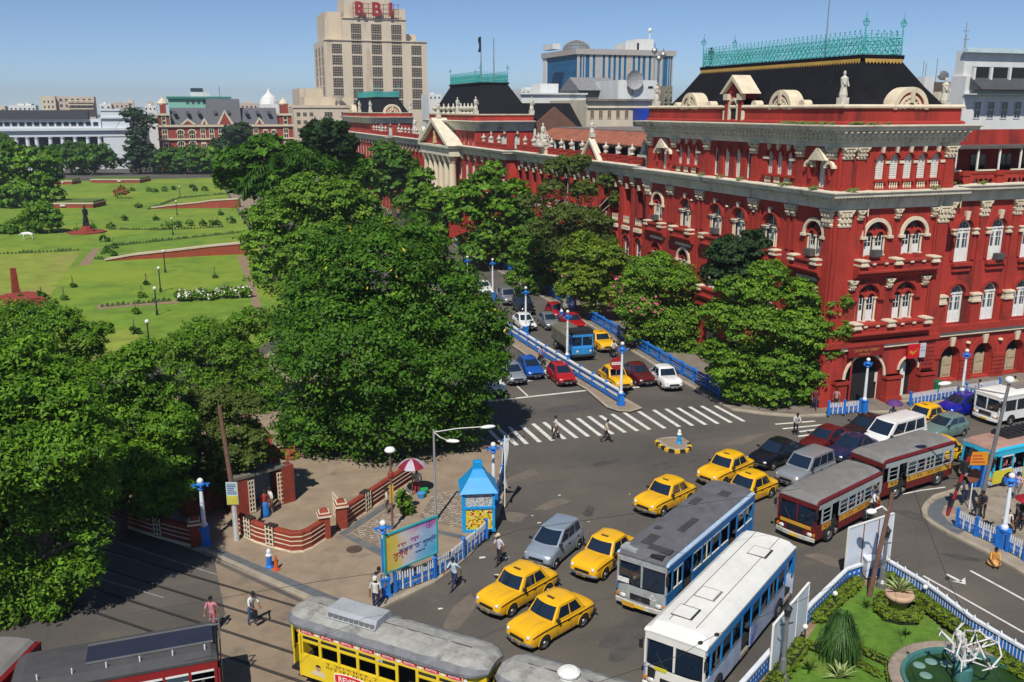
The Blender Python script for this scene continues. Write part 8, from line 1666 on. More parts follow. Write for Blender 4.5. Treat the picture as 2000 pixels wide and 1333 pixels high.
m.obj('board_lettering', INKR, t, (e.x*.85, e.y*.85, 0), -YAW, kind='stuff'); m = MB(); m.box(-.15, .15, -.15, .15, 2.6, 3.2); m.obj('signal_head', TRIM, t, (e.x*.65, e.y*.65, 0))
t = thing('blue_board', 'blue hoarding plate standing behind the island pole', 'board', (*G2(1903, 985), .14), -.3); m = MB(); m.box(-.45, .45, -.03, .03, .9, 2.2); m.obj('board', BLUE, t); m = MB(); m.cyl((-.4, .05, 0), (-.4, .05, 2.2), .03, n=5); m.cyl((.4, .05, 0), (.4, .05, 2.2), .03, n=5); m.obj('legs', STEEL, t)
for lb, px, c in (('blue litter bin by the palace wall', (1806, 768), M('bin blue', (.01, .13, .45), .5)), ('green litter bin beside the blue one', (1827, 768), M('bin green', (.01, .13, .06), .5))):
 t = thing('litter_bin', lb, 'bin', (*G2(*px), .14)); m = MB(); m.lathe([(.28, 0), (.34, .7), (.36, .72), (.36, .8)], (0, 0, 0), 12); m.obj('bin', c, t); m = MB(); m.lathe([(.37, .8), (.33, .95), (.12, 1.0)], (0, 0, 0), 12); m.obj('lid', c, t)
t = thing('sack_pile', 'heap of grey plastic sacks under the layered tree', 'sacks', (*G2(1530, 790), .14)); g = random.Random(9)
for k in range(7): m = MB(); m.smooth = True; m.ball((g.uniform(-.8, .8), g.uniform(-.4, .4), .28+.35*(k > 4)), (g.uniform(.35, .5), .35, .32), 9, 6); m.obj('sack', M('sack plastic', (.30, .33, .36), .5, var=.5, vs=5), t)
# signs on the palace (local to it)
o = FR.part('name_board', unit('name_board', lambda m: m.box(-1.6, 1.6, 0, .12, 0, .75), M('maroon sign board', (.20, .012, .010), .6)), 3.6, .25, 3.95)
m = FR.mb(); strokes(m, 2.4, 4.8, .375, 4.42, .2, 3, 12, .01); strokes(m, 2.9, 4.4, .375, 4.12, .14, 4, 9, .01); m.obj('name_lettering', GOLD, PAL, kind='stuff')
FR.part('post_sign', unit('post_sign', lambda m: m.box(-.55, .55, 0, .14, 0, 1.1), M('post red', (.55, .01, .015), .5, var=.03)), 8.05, .3, 3.42); FR.part('post_sign_side', unit('post_sign_side', lambda m: m.box(-.28, .28, 0, .14, 0, 1.1), M('pale grey panel', (.52, .53, .55), .6, var=.05)), 8.89, .3, 3.42)
m = FR.mb()
for k in range(3): m.add([(7.62, .45, 3.9+.09*k), (7.95, .45, 3.72+.07*k), (8.5, .45, 4.1+.07*k), (7.95, .45, 3.76+.07*k), (7.62, .45, 3.94+.09*k)], [(0, 1, 3, 4), (1, 2, 3)])
m.obj('post_emblem', PLATEY, PAL); m = FR.mb(); strokes(m, 8.68, 9.1, .45, 4.2, .12, 7, 5, .006); strokes(m, 8.68, 9.1, .45, 3.95, .12, 8, 5, .006); m.obj('post_lettering', INKB, PAL, kind='stuff')
t = thing('notice_stand', 'orange notice on a red stand by the palace entrance', 'notice', (*G2(1678, 782), .14), .1); m = MB(); m.cyl((-.4, 0, 0), (-.4, 0, 2.6), .05, n=6); m.cyl((.4, 0, 0), (.4, 0, 2.6), .05, n=6); m.box(-.45, .45, -.03, .03, 2.5, 2.62); m.obj('stand', SIGNRED, t); m = MB(); m.box(-.36, .36, -.05, -.03, 1.75, 2.4); m.obj('notice', MC['orange board'], t)
t = thing('poster', 'white paper poster on a stick beside the entrance pier', 'poster', (*G2(1708, 782), .14), .2); m = MB(); m.cyl((0, 0, 0), (0, 0, 1.5), .03, n=5); m.obj('stick', WHITE, t); m = MB(); m.box(-.3, .3, -.02, .0, 1.4, 2.15); m.obj('paper', PLATE, t)
for lb, pa, pb_, z0, z1, nb in (('white hoarding with red posts behind the garden tip', (1648, 1136), (1735, 1104), .5, 2.75, 3), ('white framed hoarding beside the white roofed bus', (1503, 1326), (1572, 1236), .25, 2.35, 3)):
 a = G(*pa); b = G(*pb_); d = b-a; t = thing('hoarding', lb, 'hoarding', (a.x, a.y, 0), math.atan2(d.y, d.x)); ln = d.length
 for k in range(nb): m = MB(); m.box(ln*k/nb+.03, ln*(k+1)/nb-.03, -.02, .02, z0, z1); m.obj('panel', M('hoarding white', (.62, .66, .74), .6, var=.06), t)
 for k in range(nb+1): m = MB(); m.box(ln*k/nb-.03, ln*k/nb+.03, -.04, .04, 0, z1+.02); m.obj('post', M('rusty red post', (.25, .08, .06), .7) if nb == 3 and k in (1, 2) and lb.startswith('white hoarding') else WHITE, t)
 m = MB(); m.box(0, ln, -.05, .05, z1+.02, z1+.07); m.obj('top_rail', WHITE, t)
# parasol stall
t = thing('parasol', 'red and white panelled parasol over the pavement stall', 'parasol', (*G2(806, 972), .14)); m = MB(); m.cyl((0, 0, 0), (0, 0, 2.3), .03, n=6); m.obj('pole', WOODP, t)
for k in range(8):
 a0, a1 = 2*pi*k/8, 2*pi*(k+1)/8; m = MB(); rr = [(0.02, 2.3), (.38, 2.2), (.7, 1.98), (.82, 1.84)]
 m.rings([[(r*math.cos(a), r*math.sin(a), z-(.02 if 0 < i < 4 else 0)) for i, a in enumerate(np.linspace(a0, a1, 5))] for r, z in rr], cap=False); m.obj('parasol_panel', (M('parasol red', (.22, .012, .03), .7), M('parasol white', (.42, .38, .45), .7))[k % 2], t)
for k, (dx, dy, c) in enumerate(((.4, -.5, (.05, .25, .5)), (-.5, -.3, (.5, .48, .4)), (.7, .0, (.02, .3, .1)))): m = MB(); m.lathe([(.2, 0), (.26, .3), (.24, .32)], (0, 0, 0), 10); q = m.obj('basket', M('basket %d' % k, c, .7)); q.location = (t.location.x+dx, t.location.y+dy, .14); tag(q, ('blue basket beside the parasol pole', 'pale basket beside the parasol pole', 'green basket beside the parasol pole')[k], 'basket', 'stall baskets')
# ---- things on the lawns
BRK = M('garden brick', (.30, .06, .03), .85, var=.2, vs=1); BCAP = M('pale coping stone', (.55, .45, .33), .8, var=.15)
def brick_block(label, px0, px1, ybase, ytop, dep=5):
 a = G(px0, ybase); b = G(px1, ybase); d = b-a; t = thing('brick_block', label, 'brick structure', (a.x, a.y, 0), math.atan2(d.y, d.x)); h = CAMZ-(a-_C).length*(ytop-214)/FPX*1.0; h = max(1.2, h)
 m = MB(); m.box(0, d.length, 0, dep, 0, h-.3); m.obj('wall', BRK, t); m = MB(); m.box(-.15, d.length+.15, -.15, dep+.15, h-.3, h); m.obj('coping', BCAP, t)
 m = MB(); m.box(0, d.length, .5, dep-.5, h, h+.35); m.obj('roof_planting', LF['deep'] if False else MOSS, t, kind='stuff'); m = MB(); m.box(d.length*.55, d.length*.62, -.3, -.01, h*.4, h*.65); m.obj('wall_light', PLATE, t); return t
brick_block('brick block with roof planting left of the statue', 42, 182, 407, 384, 7); brick_block('long brick block at the far lawn edge', 178, 273, 358, 341, 9); brick_block('small brick block at the far left lawn edge', 98, 141, 361, 349, 6)
def ramp(label, base, h1, h2):
 P = [G(*p) for p in base]; o = P[0]; t = thing('brick_ramp', label, 'ramp wall', (o.x, o.y, 0)); m = MB(); n = len(P); hs = [lerp(h1, h2, (i/(n-1))**.8) for i in range(n)]; rs = []; rc = []
 for p, h in zip(P, hs): q = p-o; rs.append([(q.x, q.y, 0), (q.x, q.y, h), (q.x+.5, q.y+1.2, h), (q.x+.5, q.y+1.2, 0)]); rc.append([(q.x-.05, q.y-.12, h), (q.x-.05, q.y-.12, h+.22), (q.x+.55, q.y+1.3, h+.22), (q.x+.55, q.y+1.3, h)])
 m.rings(rs, close=True); m.obj('wall', BRK, t); m = MB(); m.rings(rc, close=True); m.obj('coping', BCAP, t); return t
ramp('nearer curved brick ramp wall crossing the lawn', ((205, 511), (260, 508), (340, 504), (410, 500), (482, 497)), .15, 1.7); ramp('farther curved brick ramp wall crossing the lawn', ((290, 409), (340, 408), (390, 407), (412, 407), (467, 407)), .15, 2.0)
t = thing('statue', 'dark standing statue on a red plinth in the lawn', 'statue', (*G2(170, 455), 0)); m = MB(); m.lathe([(3.4, 0), (3.4, .25), (1.6, .3), (1.5, .6), (1.0, .62), (.8, 1.3)], (0, 0, 0), 8); m.obj('plinth', BRICKRED, t); m = MB(); figure(m, (0, 0, 1.1), 3.9, 1.7); m.obj('figure', M('dark bronze', (.02, .022, .028), .5, .4), t)
t = thing('memorial', 'red stone memorial pylon with a stepped slab by the far left trees', 'memorial', (*G2(45, 590), 0), .35); m = MB(); m.box(-2, 2, -3.4, 3.4, 0, .5); m.box(-1.3, 1.3, -2.6, 2.6, .5, .75); m.obj('slab', BRICKRED, t); m = MB(); m.taper(-.4, .4, 2.8, 3.6, .5, 3.6, .7); m.obj('pylon', BRICKRED, t)
t = tree('mound of red leaved plants in the middle lawn', G(237, 388), [(230, 378, 9), (243, 376, 9), (237, 370, 7)], 'mid', 250, .5, 99, .05, None, 'red_bush', 'bush', None, (FLR, 600, .5, (0, 1, 2)))
cw = thing('cow', 'white cow grazing near the clipped shrubs at the left', 'cow', (*G2(54, 468), .03), 2.9); o = put('body', COWM, cw); o.material_slots[0].link = 'OBJECT'; o.material_slots[0].material = M('white hide', (.65, .63, .58), .8); cw.scale = (1.05, 1.05, 1.05)
for k, px in enumerate((((200, 497), (215, 482), (330, 470), (470, 455)), ((205, 508), (180, 506)), ((215, 449), (330, 450), (440, 444)), ((200, 600), (340, 588)), ((0, 497), (160, 490)), ((290, 410), (350, 388), (460, 378)))):
 P = [G(*p, .03) for p in px]; m = MB(); g = random.Random(k)
 for a, b in zip(P, P[1:]):
  n = int((b-a).length/.55)
  for i in range(n): c = a.lerp(b, i/n); s = g.uniform(.2, .42); m.add([(c.x-s, c.y, .0), (c.x+s, c.y-s*.5, .0), (c.x+s*.3, c.y+s*.4, s*1.5), (c.x-s*.4, c.y-s*.3, s*1.3)], [(0, 1, 2), (0, 2, 3), (1, 3, 2), (0, 1, 3)])
 o = m.obj('flower_border', M('border plants', (.06, .10, .02), .9, var=.5, vs=2), None, kind='stuff')
# ------------------------------------------------------------------ people
SKIN = M('brown skin', (.19, .085, .045), .6, var=.05); HAIR = M('black hair', (.01, .009, .008), .6, var=0); SHOE = M('dark shoe', (.03, .022, .018), .6, var=0)
CL = {}
def cloth(c):
 k = tuple(round(x, 3) for x in c)
 if k not in CL: CL[k] = M('cloth %s' % (k,), c, .85, var=.12, vs=6, obj=True)
 return CL[k]
hm = MB(); hm.bx((0, 0, -.05), (.035, .075, .09))
for k, (y, l) in enumerate(((-.03, .062), (-.01, .075), (.01, .07), (.03, .055))): hm.tube([(0, y, -.095), (.012, y, -.095-l*.55), (.035, y, -.095-l)], [.011, .010, .008], 5)
hm.tube([(.01, .04, -.03), (.03, .06, -.06), (.045, .055, -.09)], [.013, .011, .009], 5); HAND = hm.mesh('hand', SKIN)
fm = MB(); fm.m = 0; fm.ball((.098, 0, -.005), (.02, .014, .022), 6, 4)
for s in (-1, 1): fm.m = 0; fm.ball((.0, s*.083, 0), (.018, .012, .03), 6, 4); fm.m = 1; fm.ball((.082, s*.032, .025), (.012, .014, .009), 6, 4)
fm.m = 2; fm.ball((.086, 0, -.045), (.012, .026, .008), 6, 4); FACE = fm.mesh('face', [SKIN, HAIR, M('lip', (.17, .05, .04), .6, var=0)])
ha = MB(); ha.smooth = True
for i in range(5):
 pass
ha.rings([[(-.012+.095*c*math.cos(a)-(.012 if math.cos(a) > 0 else 0)*(1-k), .088*c*math.sin(a), z) for a in [2*pi*j/12 for j in range(13)]] for k, (c, z) in enumerate(((.98, -.02), (1.06, .03), (1.0, .075), (.75, .115), (.3, .135)))], cap=True); HAIRM = ha.mesh('hair', HAIR)
PN = 0
def person(label, px=None, ps='walk', hd=0, shirt=(.6, .6, .58), legs=(.03, .03, .04), loc=None, z=.0, hair=True, cap=None, group=None, s=1.0, skirt=None, bag=None):
 p = Vector((*loc, 0)) if loc else G(*px, z); me, J = POSE[ps]; t = thing('person', label, 'person', (p.x, p.y, z), math.radians(hd), group, s)
 o = put('body', me, t)
 for i, mt in enumerate((SKIN, cloth(shirt), cloth(legs), SHOE)): o.material_slots[i].link = 'OBJECT'; o.material_slots[i].material = mt
 put('face', FACE, t, J['head']); put('hair', HAIRM, t, J['head']+Vector((0, 0, .01)))
 for a, b in (('elL', 'wrL'), ('elR', 'wrR')):
  d = (J[b]-J[a]).normalized(); h = put('hand', HAND, t, J[b]-d*.01); h.rotation_euler = d.to_track_quat('-Z', 'X').to_euler()
 if cap: m = MB(); m.lathe([(.115, .05), (.11, .12), (.06, .16), (.01, .17)], (0, 0, 0), 10); m.box(.06, .2, -.07, .07, .05, .065); m.obj('cap', cloth(cap), t, J['head'])
 if skirt: m = MB(); h = J['hip']; m.smooth = True; m.lathe([(.17, h.z+.1), (.2, h.z-.1), (.26, h.z*.4), (.3, .06)], (h.x, h.y, 0), 12); m.obj('skirt', cloth(skirt), t)
 if bag:
  m = MB(); m.bx((0, 0, -.18), (.12, .32, .3)); m.tube([(0, -.1, -.05), (0, 0, .02), (0, .1, -.05)], .012, 4); b = m.obj('bag', cloth(bag)); w = Vector((J['wrR'].x*math.cos(math.radians(hd))-J['wrR'].y*math.sin(math.radians(hd)), J['wrR'].x*math.sin(math.radians(hd))+J['wrR'].y*math.cos(math.radians(hd)), J['wrR'].z-.12)); b.location = p+w+Vector((0, 0, z)); tag(b, 'dark bag held by the %s' % label[:40].rsplit(' ', 1)[0], 'bag'); b.rotation_euler = (0, 0, math.radians(hd))
 return t
WS = (.62, .62, .60); DK = (.02, .02, .025); CRM = (.55, .45, .30); NV = (.02, .03, .09)
person('man in white shirt crossing on the zebra with a dark bag', (1087, 858), 'walk', 160, WS, DK, bag=DK); person('man in cream shirt striding over the zebra crossing', (1183, 864), 'stride', -40, CRM, (.035, .022, .018))
person('man in white shirt and cap walking near the kiosk', (976, 1103), 'walk', 200, (.55, .52, .55), DK, cap=(.55, .48, .35)); person('man in pale blue shirt walking by the curved fence', (888, 1150), 'stride', 215, (.45, .55, .62), NV)
person('man in white shirt and cap standing at the tram roof', (735, 1192), 'stand', 250, WS, NV, cap=(.6, .58, .5)); person('dark haired man beside the capped man at the fence end', (742, 1172), 'stand', 260, (.35, .3, .25), DK)
person('woman in pink top beyond the sooty roofed bus', (418, 1232), 'walk', -120, (.55, .22, .25), (.3, .12, .14)); person('man in white shirt and jeans walking on the tram street', (492, 1220), 'bent', -60, WS, (.04, .10, .22), bag=DK)
person('man in white shirt standing inside the gatehouse', (531, 1006), 'stand', 200, WS, (.22, .2, .17)); person('woman in red top and blue skirt at the low wall', (519, 1012), 'stand', -70, (.35, .04, .03), (.02, .12, .4), skirt=(.02, .14, .45))
person('man in pale shirt standing at the rusty lamp pole', (757, 1008), 'stand', 170, (.5, .44, .36), (.2, .18, .15)); person('stall keeper in white and red under the parasol', (815, 968), 'stand', -100, (.55, .5, .45), (.42, .03, .03))
person('rider in patterned white shirt before the dark maroon saloon', (1553, 850), 'bent', 250, (.55, .55, .52), DK)
person('guard in white uniform at the entrance arch', (1667, 772), 'stand', -90, WS, WS, z=.14); person('person in yellow tunic beside the entrance lamp', (1683, 778), 'stand', -60, (.6, .42, .05), WS, z=.14); person('person in cream shirt in the entrance arch', (1700, 775), 'stand', -100, CRM, (.4, .38, .33), z=.14); person('person in pink shirt behind the short picket fence', (1632, 800), 'stand', -150, (.5, .2, .2), DK, z=.14); person('person in dark red shirt under the layered tree', (1591, 800), 'walk', -130, (.16, .02, .03), NV, z=.14); person('person in navy standing under the layered tree', (1520, 800), 'stand', -90, NV, DK, z=.14)
u = person('person walking beneath the purple umbrella', (1742, 836), 'walk', 200, WS, (.3, .2, .1))
um_ = thing('umbrella', 'purple umbrella held over a walker near the taxis', 'umbrella', u.location); m = MB(); m.cyl((.0, 0, 1.1), (0, 0, 2.1), .015, n=5); m.obj('shaft', TRIM, um_)
m = MB(); m.lathe([(.02, 2.12), (.3, 2.05), (.52, 1.9), (.6, 1.76), (.58, 1.75), (.5, 1.87), (.28, 2.0)], (0, 0, 0), 10); m.obj('canopy', M('purple cloth', (.10, .03, .16), .7, var=.1), um_)
person('man in dark jacket waiting at the island pole', (1918, 1012), 'bent', -160, (.03, .03, .035), DK, z=.14, bag=DK); person('man in pink shirt behind the rear island fence', (1984, 975), 'stand', 190, (.55, .36, .42), (.2, .18, .2), z=.14); person('man in white shirt by the island lamp', (1963, 1052), 'stand', -120, (.6, .55, .45), DK, z=.14); person('person in black at the red stall on the island', (1992, 1035), 'stand', 170, DK, DK, z=.14); person('person in black beside the other one on the island', (1982, 1042), 'stand', 140, (.02, .02, .03), (.03, .025, .02), z=.14); person('person in pale shirt near the orange board', (1880, 985), 'bent', 150, (.6, .5, .52), NV, z=.14)
w_ = person('woman in orange sari crouching on the road by the island kerb', (1940, 1104), 'squat', 235, (.6, .30, .06), (.62, .33, .08)); m = MB(); m.smooth = True; m.ball((.05, 0, .16), (.38, .34, .17), 12, 6); m.obj('sari_skirt', cloth((.62, .34, .09)), w_)
t = thing('parasol', 'red parasol over the stall at the right edge of the island', 'parasol', (*G2(2003, 1040), .14)); m = MB(); m.cyl((0, 0, 0), (0, 0, 2.0), .03, n=5); m.obj('pole', WOODP, t); m = MB(); m.lathe([(.02, 2.05), (.4, 1.95), (.75, 1.72), (.72, 1.7), (.38, 1.9)], (0, 0, 0), 10); m.obj('canopy', SIGNRED, t)
person('man in pale shirt by the far pavement lamp', (1911, 782), 'walk', 180, (.5, .5, .56), DK, z=.14); person('man in yellow shirt beyond the white minibus', (1978, 775), 'stand', 200, (.55, .5, .25), DK, z=.14)
person('worker in dark clothes on the palace roof railing', loc=(47.7, 78.6), ps='stand', hd=250, shirt=DK, legs=(.03, .03, .05), z=25.9); person('passenger in blue leaning from the front maroon minibus door', loc=(34.35, 37.5), ps='stand', hd=-60, shirt=(.06, .1, .3), legs=DK, z=.42)
person('passenger in white at the step of the front maroon minibus', loc=(33.95, 37.2), ps='bent', hd=-60, shirt=WS, legs=DK, z=.40)
gp = random.Random(12); cols = [(.5, .5, .55), (.4, .1, .1), (.1, .2, .45), (.55, .5, .3), (.3, .3, .32), (.5, .3, .35), (.12, .3, .2)]
def riders(bus_, n, x0, x1, side, txt):
 M_ = Matrix.Rotation(bus_.rotation_euler.z, 3, 'Z')
 for i in range(n):
  v = M_ @ Vector((lerp(x0, x1, (i+.5)/n)-.08, side*.72, 0)); person('%s, %s' % (txt, ('first', 'second', 'third', 'fourth', 'fifth', 'sixth')[i]+' from the front'), loc=(bus_.location.x+v.x, bus_.location.y+v.y), ps='sit', hd=math.degrees(bus_.rotation_euler.z), shirt=gp.choice(cols), legs=DK, z=.72, group='seated bus passengers')
riders(B3, 4, .6, -2.8, 1, 'passenger seated in the front maroon minibus'); riders(B4, 5, .8, -2.8, 1, 'passenger seated in the rear maroon minibus'); riders(B1, 5, 2.6, -2.0, 1, 'passenger seated in the tar roofed bus'); riders(B2, 4, 3.2, .2, 1, 'passenger seated in the white roofed bus'); riders(B5, 2, 3.0, 1.6, 1, 'passenger seated in the sky blue bus')
def bike(label, px, hd, col):
 t = thing('motorbike', label, 'motorbike', (*G2(*px), 0), math.radians(hd));
 for x in (.62, -.62): put('wheel', wheel_mesh(.29, .1)[0], t, (x, 0, .29));
 m = MB(); m.tube([(-.62, 0, .3), (-.2, 0, .45), (.2, 0, .42), (.42, 0, .85), (.62, 0, .3)], .045, 6); m.box(-.25, .2, -.12, .12, .28, .55); m.obj('frame', STEEL, t); m = MB(); m.smooth = True; m.ball((.15, 0, .78), (.3, .14, .14), 10, 6); m.obj('tank', col, t); m = MB(); m.box(-.65, -.05, -.13, .13, .72, .82); m.obj('seat', SEATM, t); m = MB(); m.tube([(.36, .34, 1.0), (.42, 0, .98), (.36, -.34, 1.0)], .02, 5); m.ball((.52, 0, .86), .09, 8, 5); m.obj('handlebar', TRIM, t); return t
b1 = bike('motorbike beside the yellow taxi near the red disc sign', (1199, 700), 268, BLK); person('motorcyclist in white shirt near the red disc sign', loc=(b1.location.x+.01, b1.location.y+.25), ps='ride', hd=268, shirt=WS, legs=NV, z=.04)
b2 = bike('motorbike between the blue and the red hatchbacks', (1058, 712), 268, MAR); person('motorcyclist in violet shirt between two hatchbacks', loc=(b2.location.x+.01, b2.location.y+.25), ps='ride', hd=268, shirt=(.3, .25, .42), legs=DK, z=.04)
# ------------------------------------------------------------------ the fenced garden
def gz(x, y, z=.95): p = G(x, y, z); return (p.x, p.y)
GLF = [gz(1440, 1345), gz(1500, 1277), gz(1585, 1180), gz(1655, 1112), gz(1682, 1103)]; GRF = [gz(1730, 1092), gz(1765, 1113), gz(1810, 1140), gz(1900, 1208), gz(2000, 1267), gz(2100, 1330)]
gpoly = GLF+GRF+[(gz(2100, 1330)[0], 16), (GLF[0][0], 16)]
slab('garden_soil', gpoly, .06, SOIL);
gp_ = [G(*p, .07) for p in ((1640, 1165), (1690, 1145), (1735, 1150), (1800, 1195), (1900, 1275), (2000, 1345), (1800, 1480), (1500, 1480), (1540, 1300), (1600, 1215))]
slab('garden_lawn', [(p.x, p.y) for p in gp_], .075, LAWNG)
def garden_fence(label, P, right):
 P = [W3(p) for p in P]; o = P[0]; t = thing('garden_fence', label, 'fence', (o.x, o.y, .05), group='garden fence sides'); dot = unit('pierced_disc', lambda m: m.add([(.065*math.cos(2*pi*i/10), 0, .065*math.sin(2*pi*i/10)) for i in range(10)], [tuple(range(10))]), PALEBLUE); fin = unit('spike', lambda m: m.lathe([(.03, 0), (.05, .05), (.01, .16)], (0, 0, 0), 6), PALEBLUE)
 pan = unit('panel', lambda m: m.box(0, 1, -.03, .03, .12, .86), BLUE); cp = unit('coping', lambda m: m.box(0, 1, -.09, .09, .86, .96), PALEBLUE); bar = unit('bar', lambda m: m.box(-.02, .02, -.045, .045, .14, .85), PALEBLUE)
 for a, b in zip(P, P[1:]):
  d = b-a; an = math.atan2(d.y, d.x); n = max(1, int(d.length/1.3))
  for i in range(n): p, q = a.lerp(b, i/n), a.lerp(b, (i+1)/n); seg(t, 'panel', pan, p, q, 0, o); seg(t, 'coping', cp, p, q, 0, o)
  k = int(d.length/(.26 if not right else .16)); nr = Vector((-d.y, d.x, 0)).normalized()
  for i in range(k):
   p = a.lerp(b, (i+.5)/k)-o
   if not right:
    for zz in (.36, .62): put('pierced_disc', dot, t, (p.x-nr.x*.034*(1 if not right else -1), p.y-nr.y*.034, zz+(.0 if i % 2 else .0)), an)
   else: put('bar', bar, t, (p.x, p.y, 0), an)
   if right and i % 4 == 0: put('spike', fin, t, (p.x, p.y, .96))
  if not right:
   for i in range(k):
    p = a.lerp(b, (i+.5)/k)-o; put('pierced_disc', dot, t, (p.x+nr.x*.034, p.y+nr.y*.034, .5), an)
 return t
garden_fence('blue garden fence with white dots on its bus side', GLF, False); garden_fence('blue garden fence with white spikes on its lane side', GRF, True)
t = thing('electric_box', 'pale blue cabinet at the tip of the fenced garden', 'cabinet', (*G2(1703, 1128), 0), -.3); m = MB(); m.box(-.4, .4, -.25, .25, .1, 1.0); m.box(-.45, .45, -.3, .3, 1.0, 1.06); m.obj('cabinet', PALEBLUE, t); m = MB(); m.box(-.3, .3, -.27, -.25, .2, .6); m.obj('cabinet_door', BLUE, t)
def hedge(label, px, wd, h, n, seed, mat='hedge'):
 P = [G(x, y, h) for x, y in px]; o = P[0]; t = thing('hedge', label, 'hedge', (o.x, o.y, .07), group='clipped garden hedges'); g = np.random.default_rng(seed); C = []; Rr = []
 for a, b in zip(P, P[1:]):
  k = max(2, int((b-a).length/(wd*.55)))
  for i in range(k+1): p = a.lerp(b, i/k)-o; C.append((p.x, p.y, h*.48)); Rr.append((wd*.5, wd*.5, h*.46))
 me = leaves('foliage', C, Rr, int(n*2.2), .065, seed, clump=.34, asp=.8, flat=.5); me.materials.append(LF[mat]); put('foliage', me, t)
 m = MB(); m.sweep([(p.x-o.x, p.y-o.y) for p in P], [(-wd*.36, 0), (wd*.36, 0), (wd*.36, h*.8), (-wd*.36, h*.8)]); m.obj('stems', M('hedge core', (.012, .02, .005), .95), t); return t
hedge('clipped hedge along the bus side of the garden, far piece', ((1672, 1128), (1630, 1165), (1600, 1195)), .7, .55, 9000, 1); hedge('clipped hedge along the bus side of the garden, near piece', ((1568, 1250), (1530, 1300), (1495, 1345)), .7, .55, 7000, 2); hedge('long clipped hedge along the lane side of the garden', ((1740, 1120), (1800, 1160), (1890, 1228), (2010, 1310)), .75, .65, 18000, 3)
hedge('dwarf hedge curling before the weeping tree', ((1578, 1255), (1620, 1268), (1680, 1262), (1740, 1290), (1745, 1345)), .4, .35, 6000, 4); hedge('dwarf hedge strip below the weeping tree', ((1672, 1288), (1715, 1312)), .35, .3, 1800, 5)
a = [(1718+40*math.cos(t)*1.0, 1172+26*math.sin(t)*1.0) for t in np.linspace(2.6, 6.9, 9)]; hedge('ring of clipped hedge round the stone planter', [(1722, 1160), (1722, 1178), (1735, 1190), (1760, 1196), (1785, 1196), (1792, 1185)], .55, .6, 8000, 6)
t = thing('planter', 'round sandstone planter bowl inside the hedge ring', 'planter', (*G2(1754, 1188), .07)); m = MB(); m.smooth = True; m.lathe([(.35, 0), (.4, .35), (.62, .5), (.66, .62), (.6, .74), (.5, .72)], (0, 0, 0), 16); m.obj('bowl', M('pink sandstone', (.50, .33, .22), .8, var=.15), t); m = MB(); m.lathe([(.5, .7), (.01, .71)], (0, 0, 0), 12); m.obj('soil', SOIL, t)
def agave(label, px, z, n, ln, seed, mat='fresh', pale=True):
 t = thing('agave', label, 'agave', (*G2(*px), z)); g = random.Random(seed); mt = M('striped agave leaf', (.30, .36, .14), .6, var=.4, vs=6) if pale else LF[mat]
 for k in range(n):
  a = 2*pi*k/n+g.uniform(-.2, .2); el = g.uniform(.35, 1.35); l = ln*g.uniform(.8, 1.15); m = MB(); d = Vector((math.cos(a), math.sin(a), 0)); s = Vector((-d.y, d.x, 0)); rs = []
  for i in range(5): u = i/4; c = d*(l*u*math.cos(el))+Vector((0, 0, l*u*math.sin(el)-.25*l*u*u)); w_ = .07*ln*(1-u)**.6+.003; rs.append([c-s*w_, c-Vector((0, 0, w_*.5)), c+s*w_])
  m.rings(rs, cap=False); m.obj('leaf', mt, t)
 return t
agave('large striped agave growing out of the planter bowl', (1754, 1186), .74, 26, 1.1, 1); agave('striped agave at the bottom edge by the pond', (1640, 1328), .08, 20, .95, 2); agave('yellow green rosette plant left of the planter', (1692, 1188), .1, 22, .5, 3, 'yell', False); agave('small dark tuft plant in the garden lawn', (1769, 1243), .08, 16, .4, 4, 'deep', False); agave('yellow green rosette plant near the bottom edge', (1580, 1312), .08, 22, .6, 5, 'yell', False)
wt = thing('weeping_tree', 'weeping grass like dark green tree on the garden lawn', 'tree', (*G2(1637, 1290), .08)); m = MB(); m.tube([(0, 0, 0), (0, 0, 1.6)], [.07, .04], 6); m.obj('trunk', BARK, wt); g = random.Random(17); m = MB()
for k in range(900):
 a = g.uniform(0, 2*pi); z0 = g.uniform(.8, 2.0); r = g.uniform(.25, .85)*(1.1 if z0 < 1.6 else .75); d = Vector((math.cos(a), math.sin(a), 0)); s = Vector((-d.y, d.x, 0))*.018; p0 = d*(r*.15)+Vector((0, 0, z0)); p1 = d*(r*.65)+Vector((0, 0, z0+.12)); p2 = d*r+Vector((0, 0, z0-.35)); p3 = d*r*1.1+Vector((0, 0, max(.03, z0-.95))); m.rings([[p-s*w__, p+s*w__] for p, w__ in ((p0, 1), (p1, 1.2), (p2, 1), (p3, .3))], cap=False)
o = m.obj('foliage', M('weeping leaf', (.035, .09, .012), .6, var=.5, vs=9), wt)
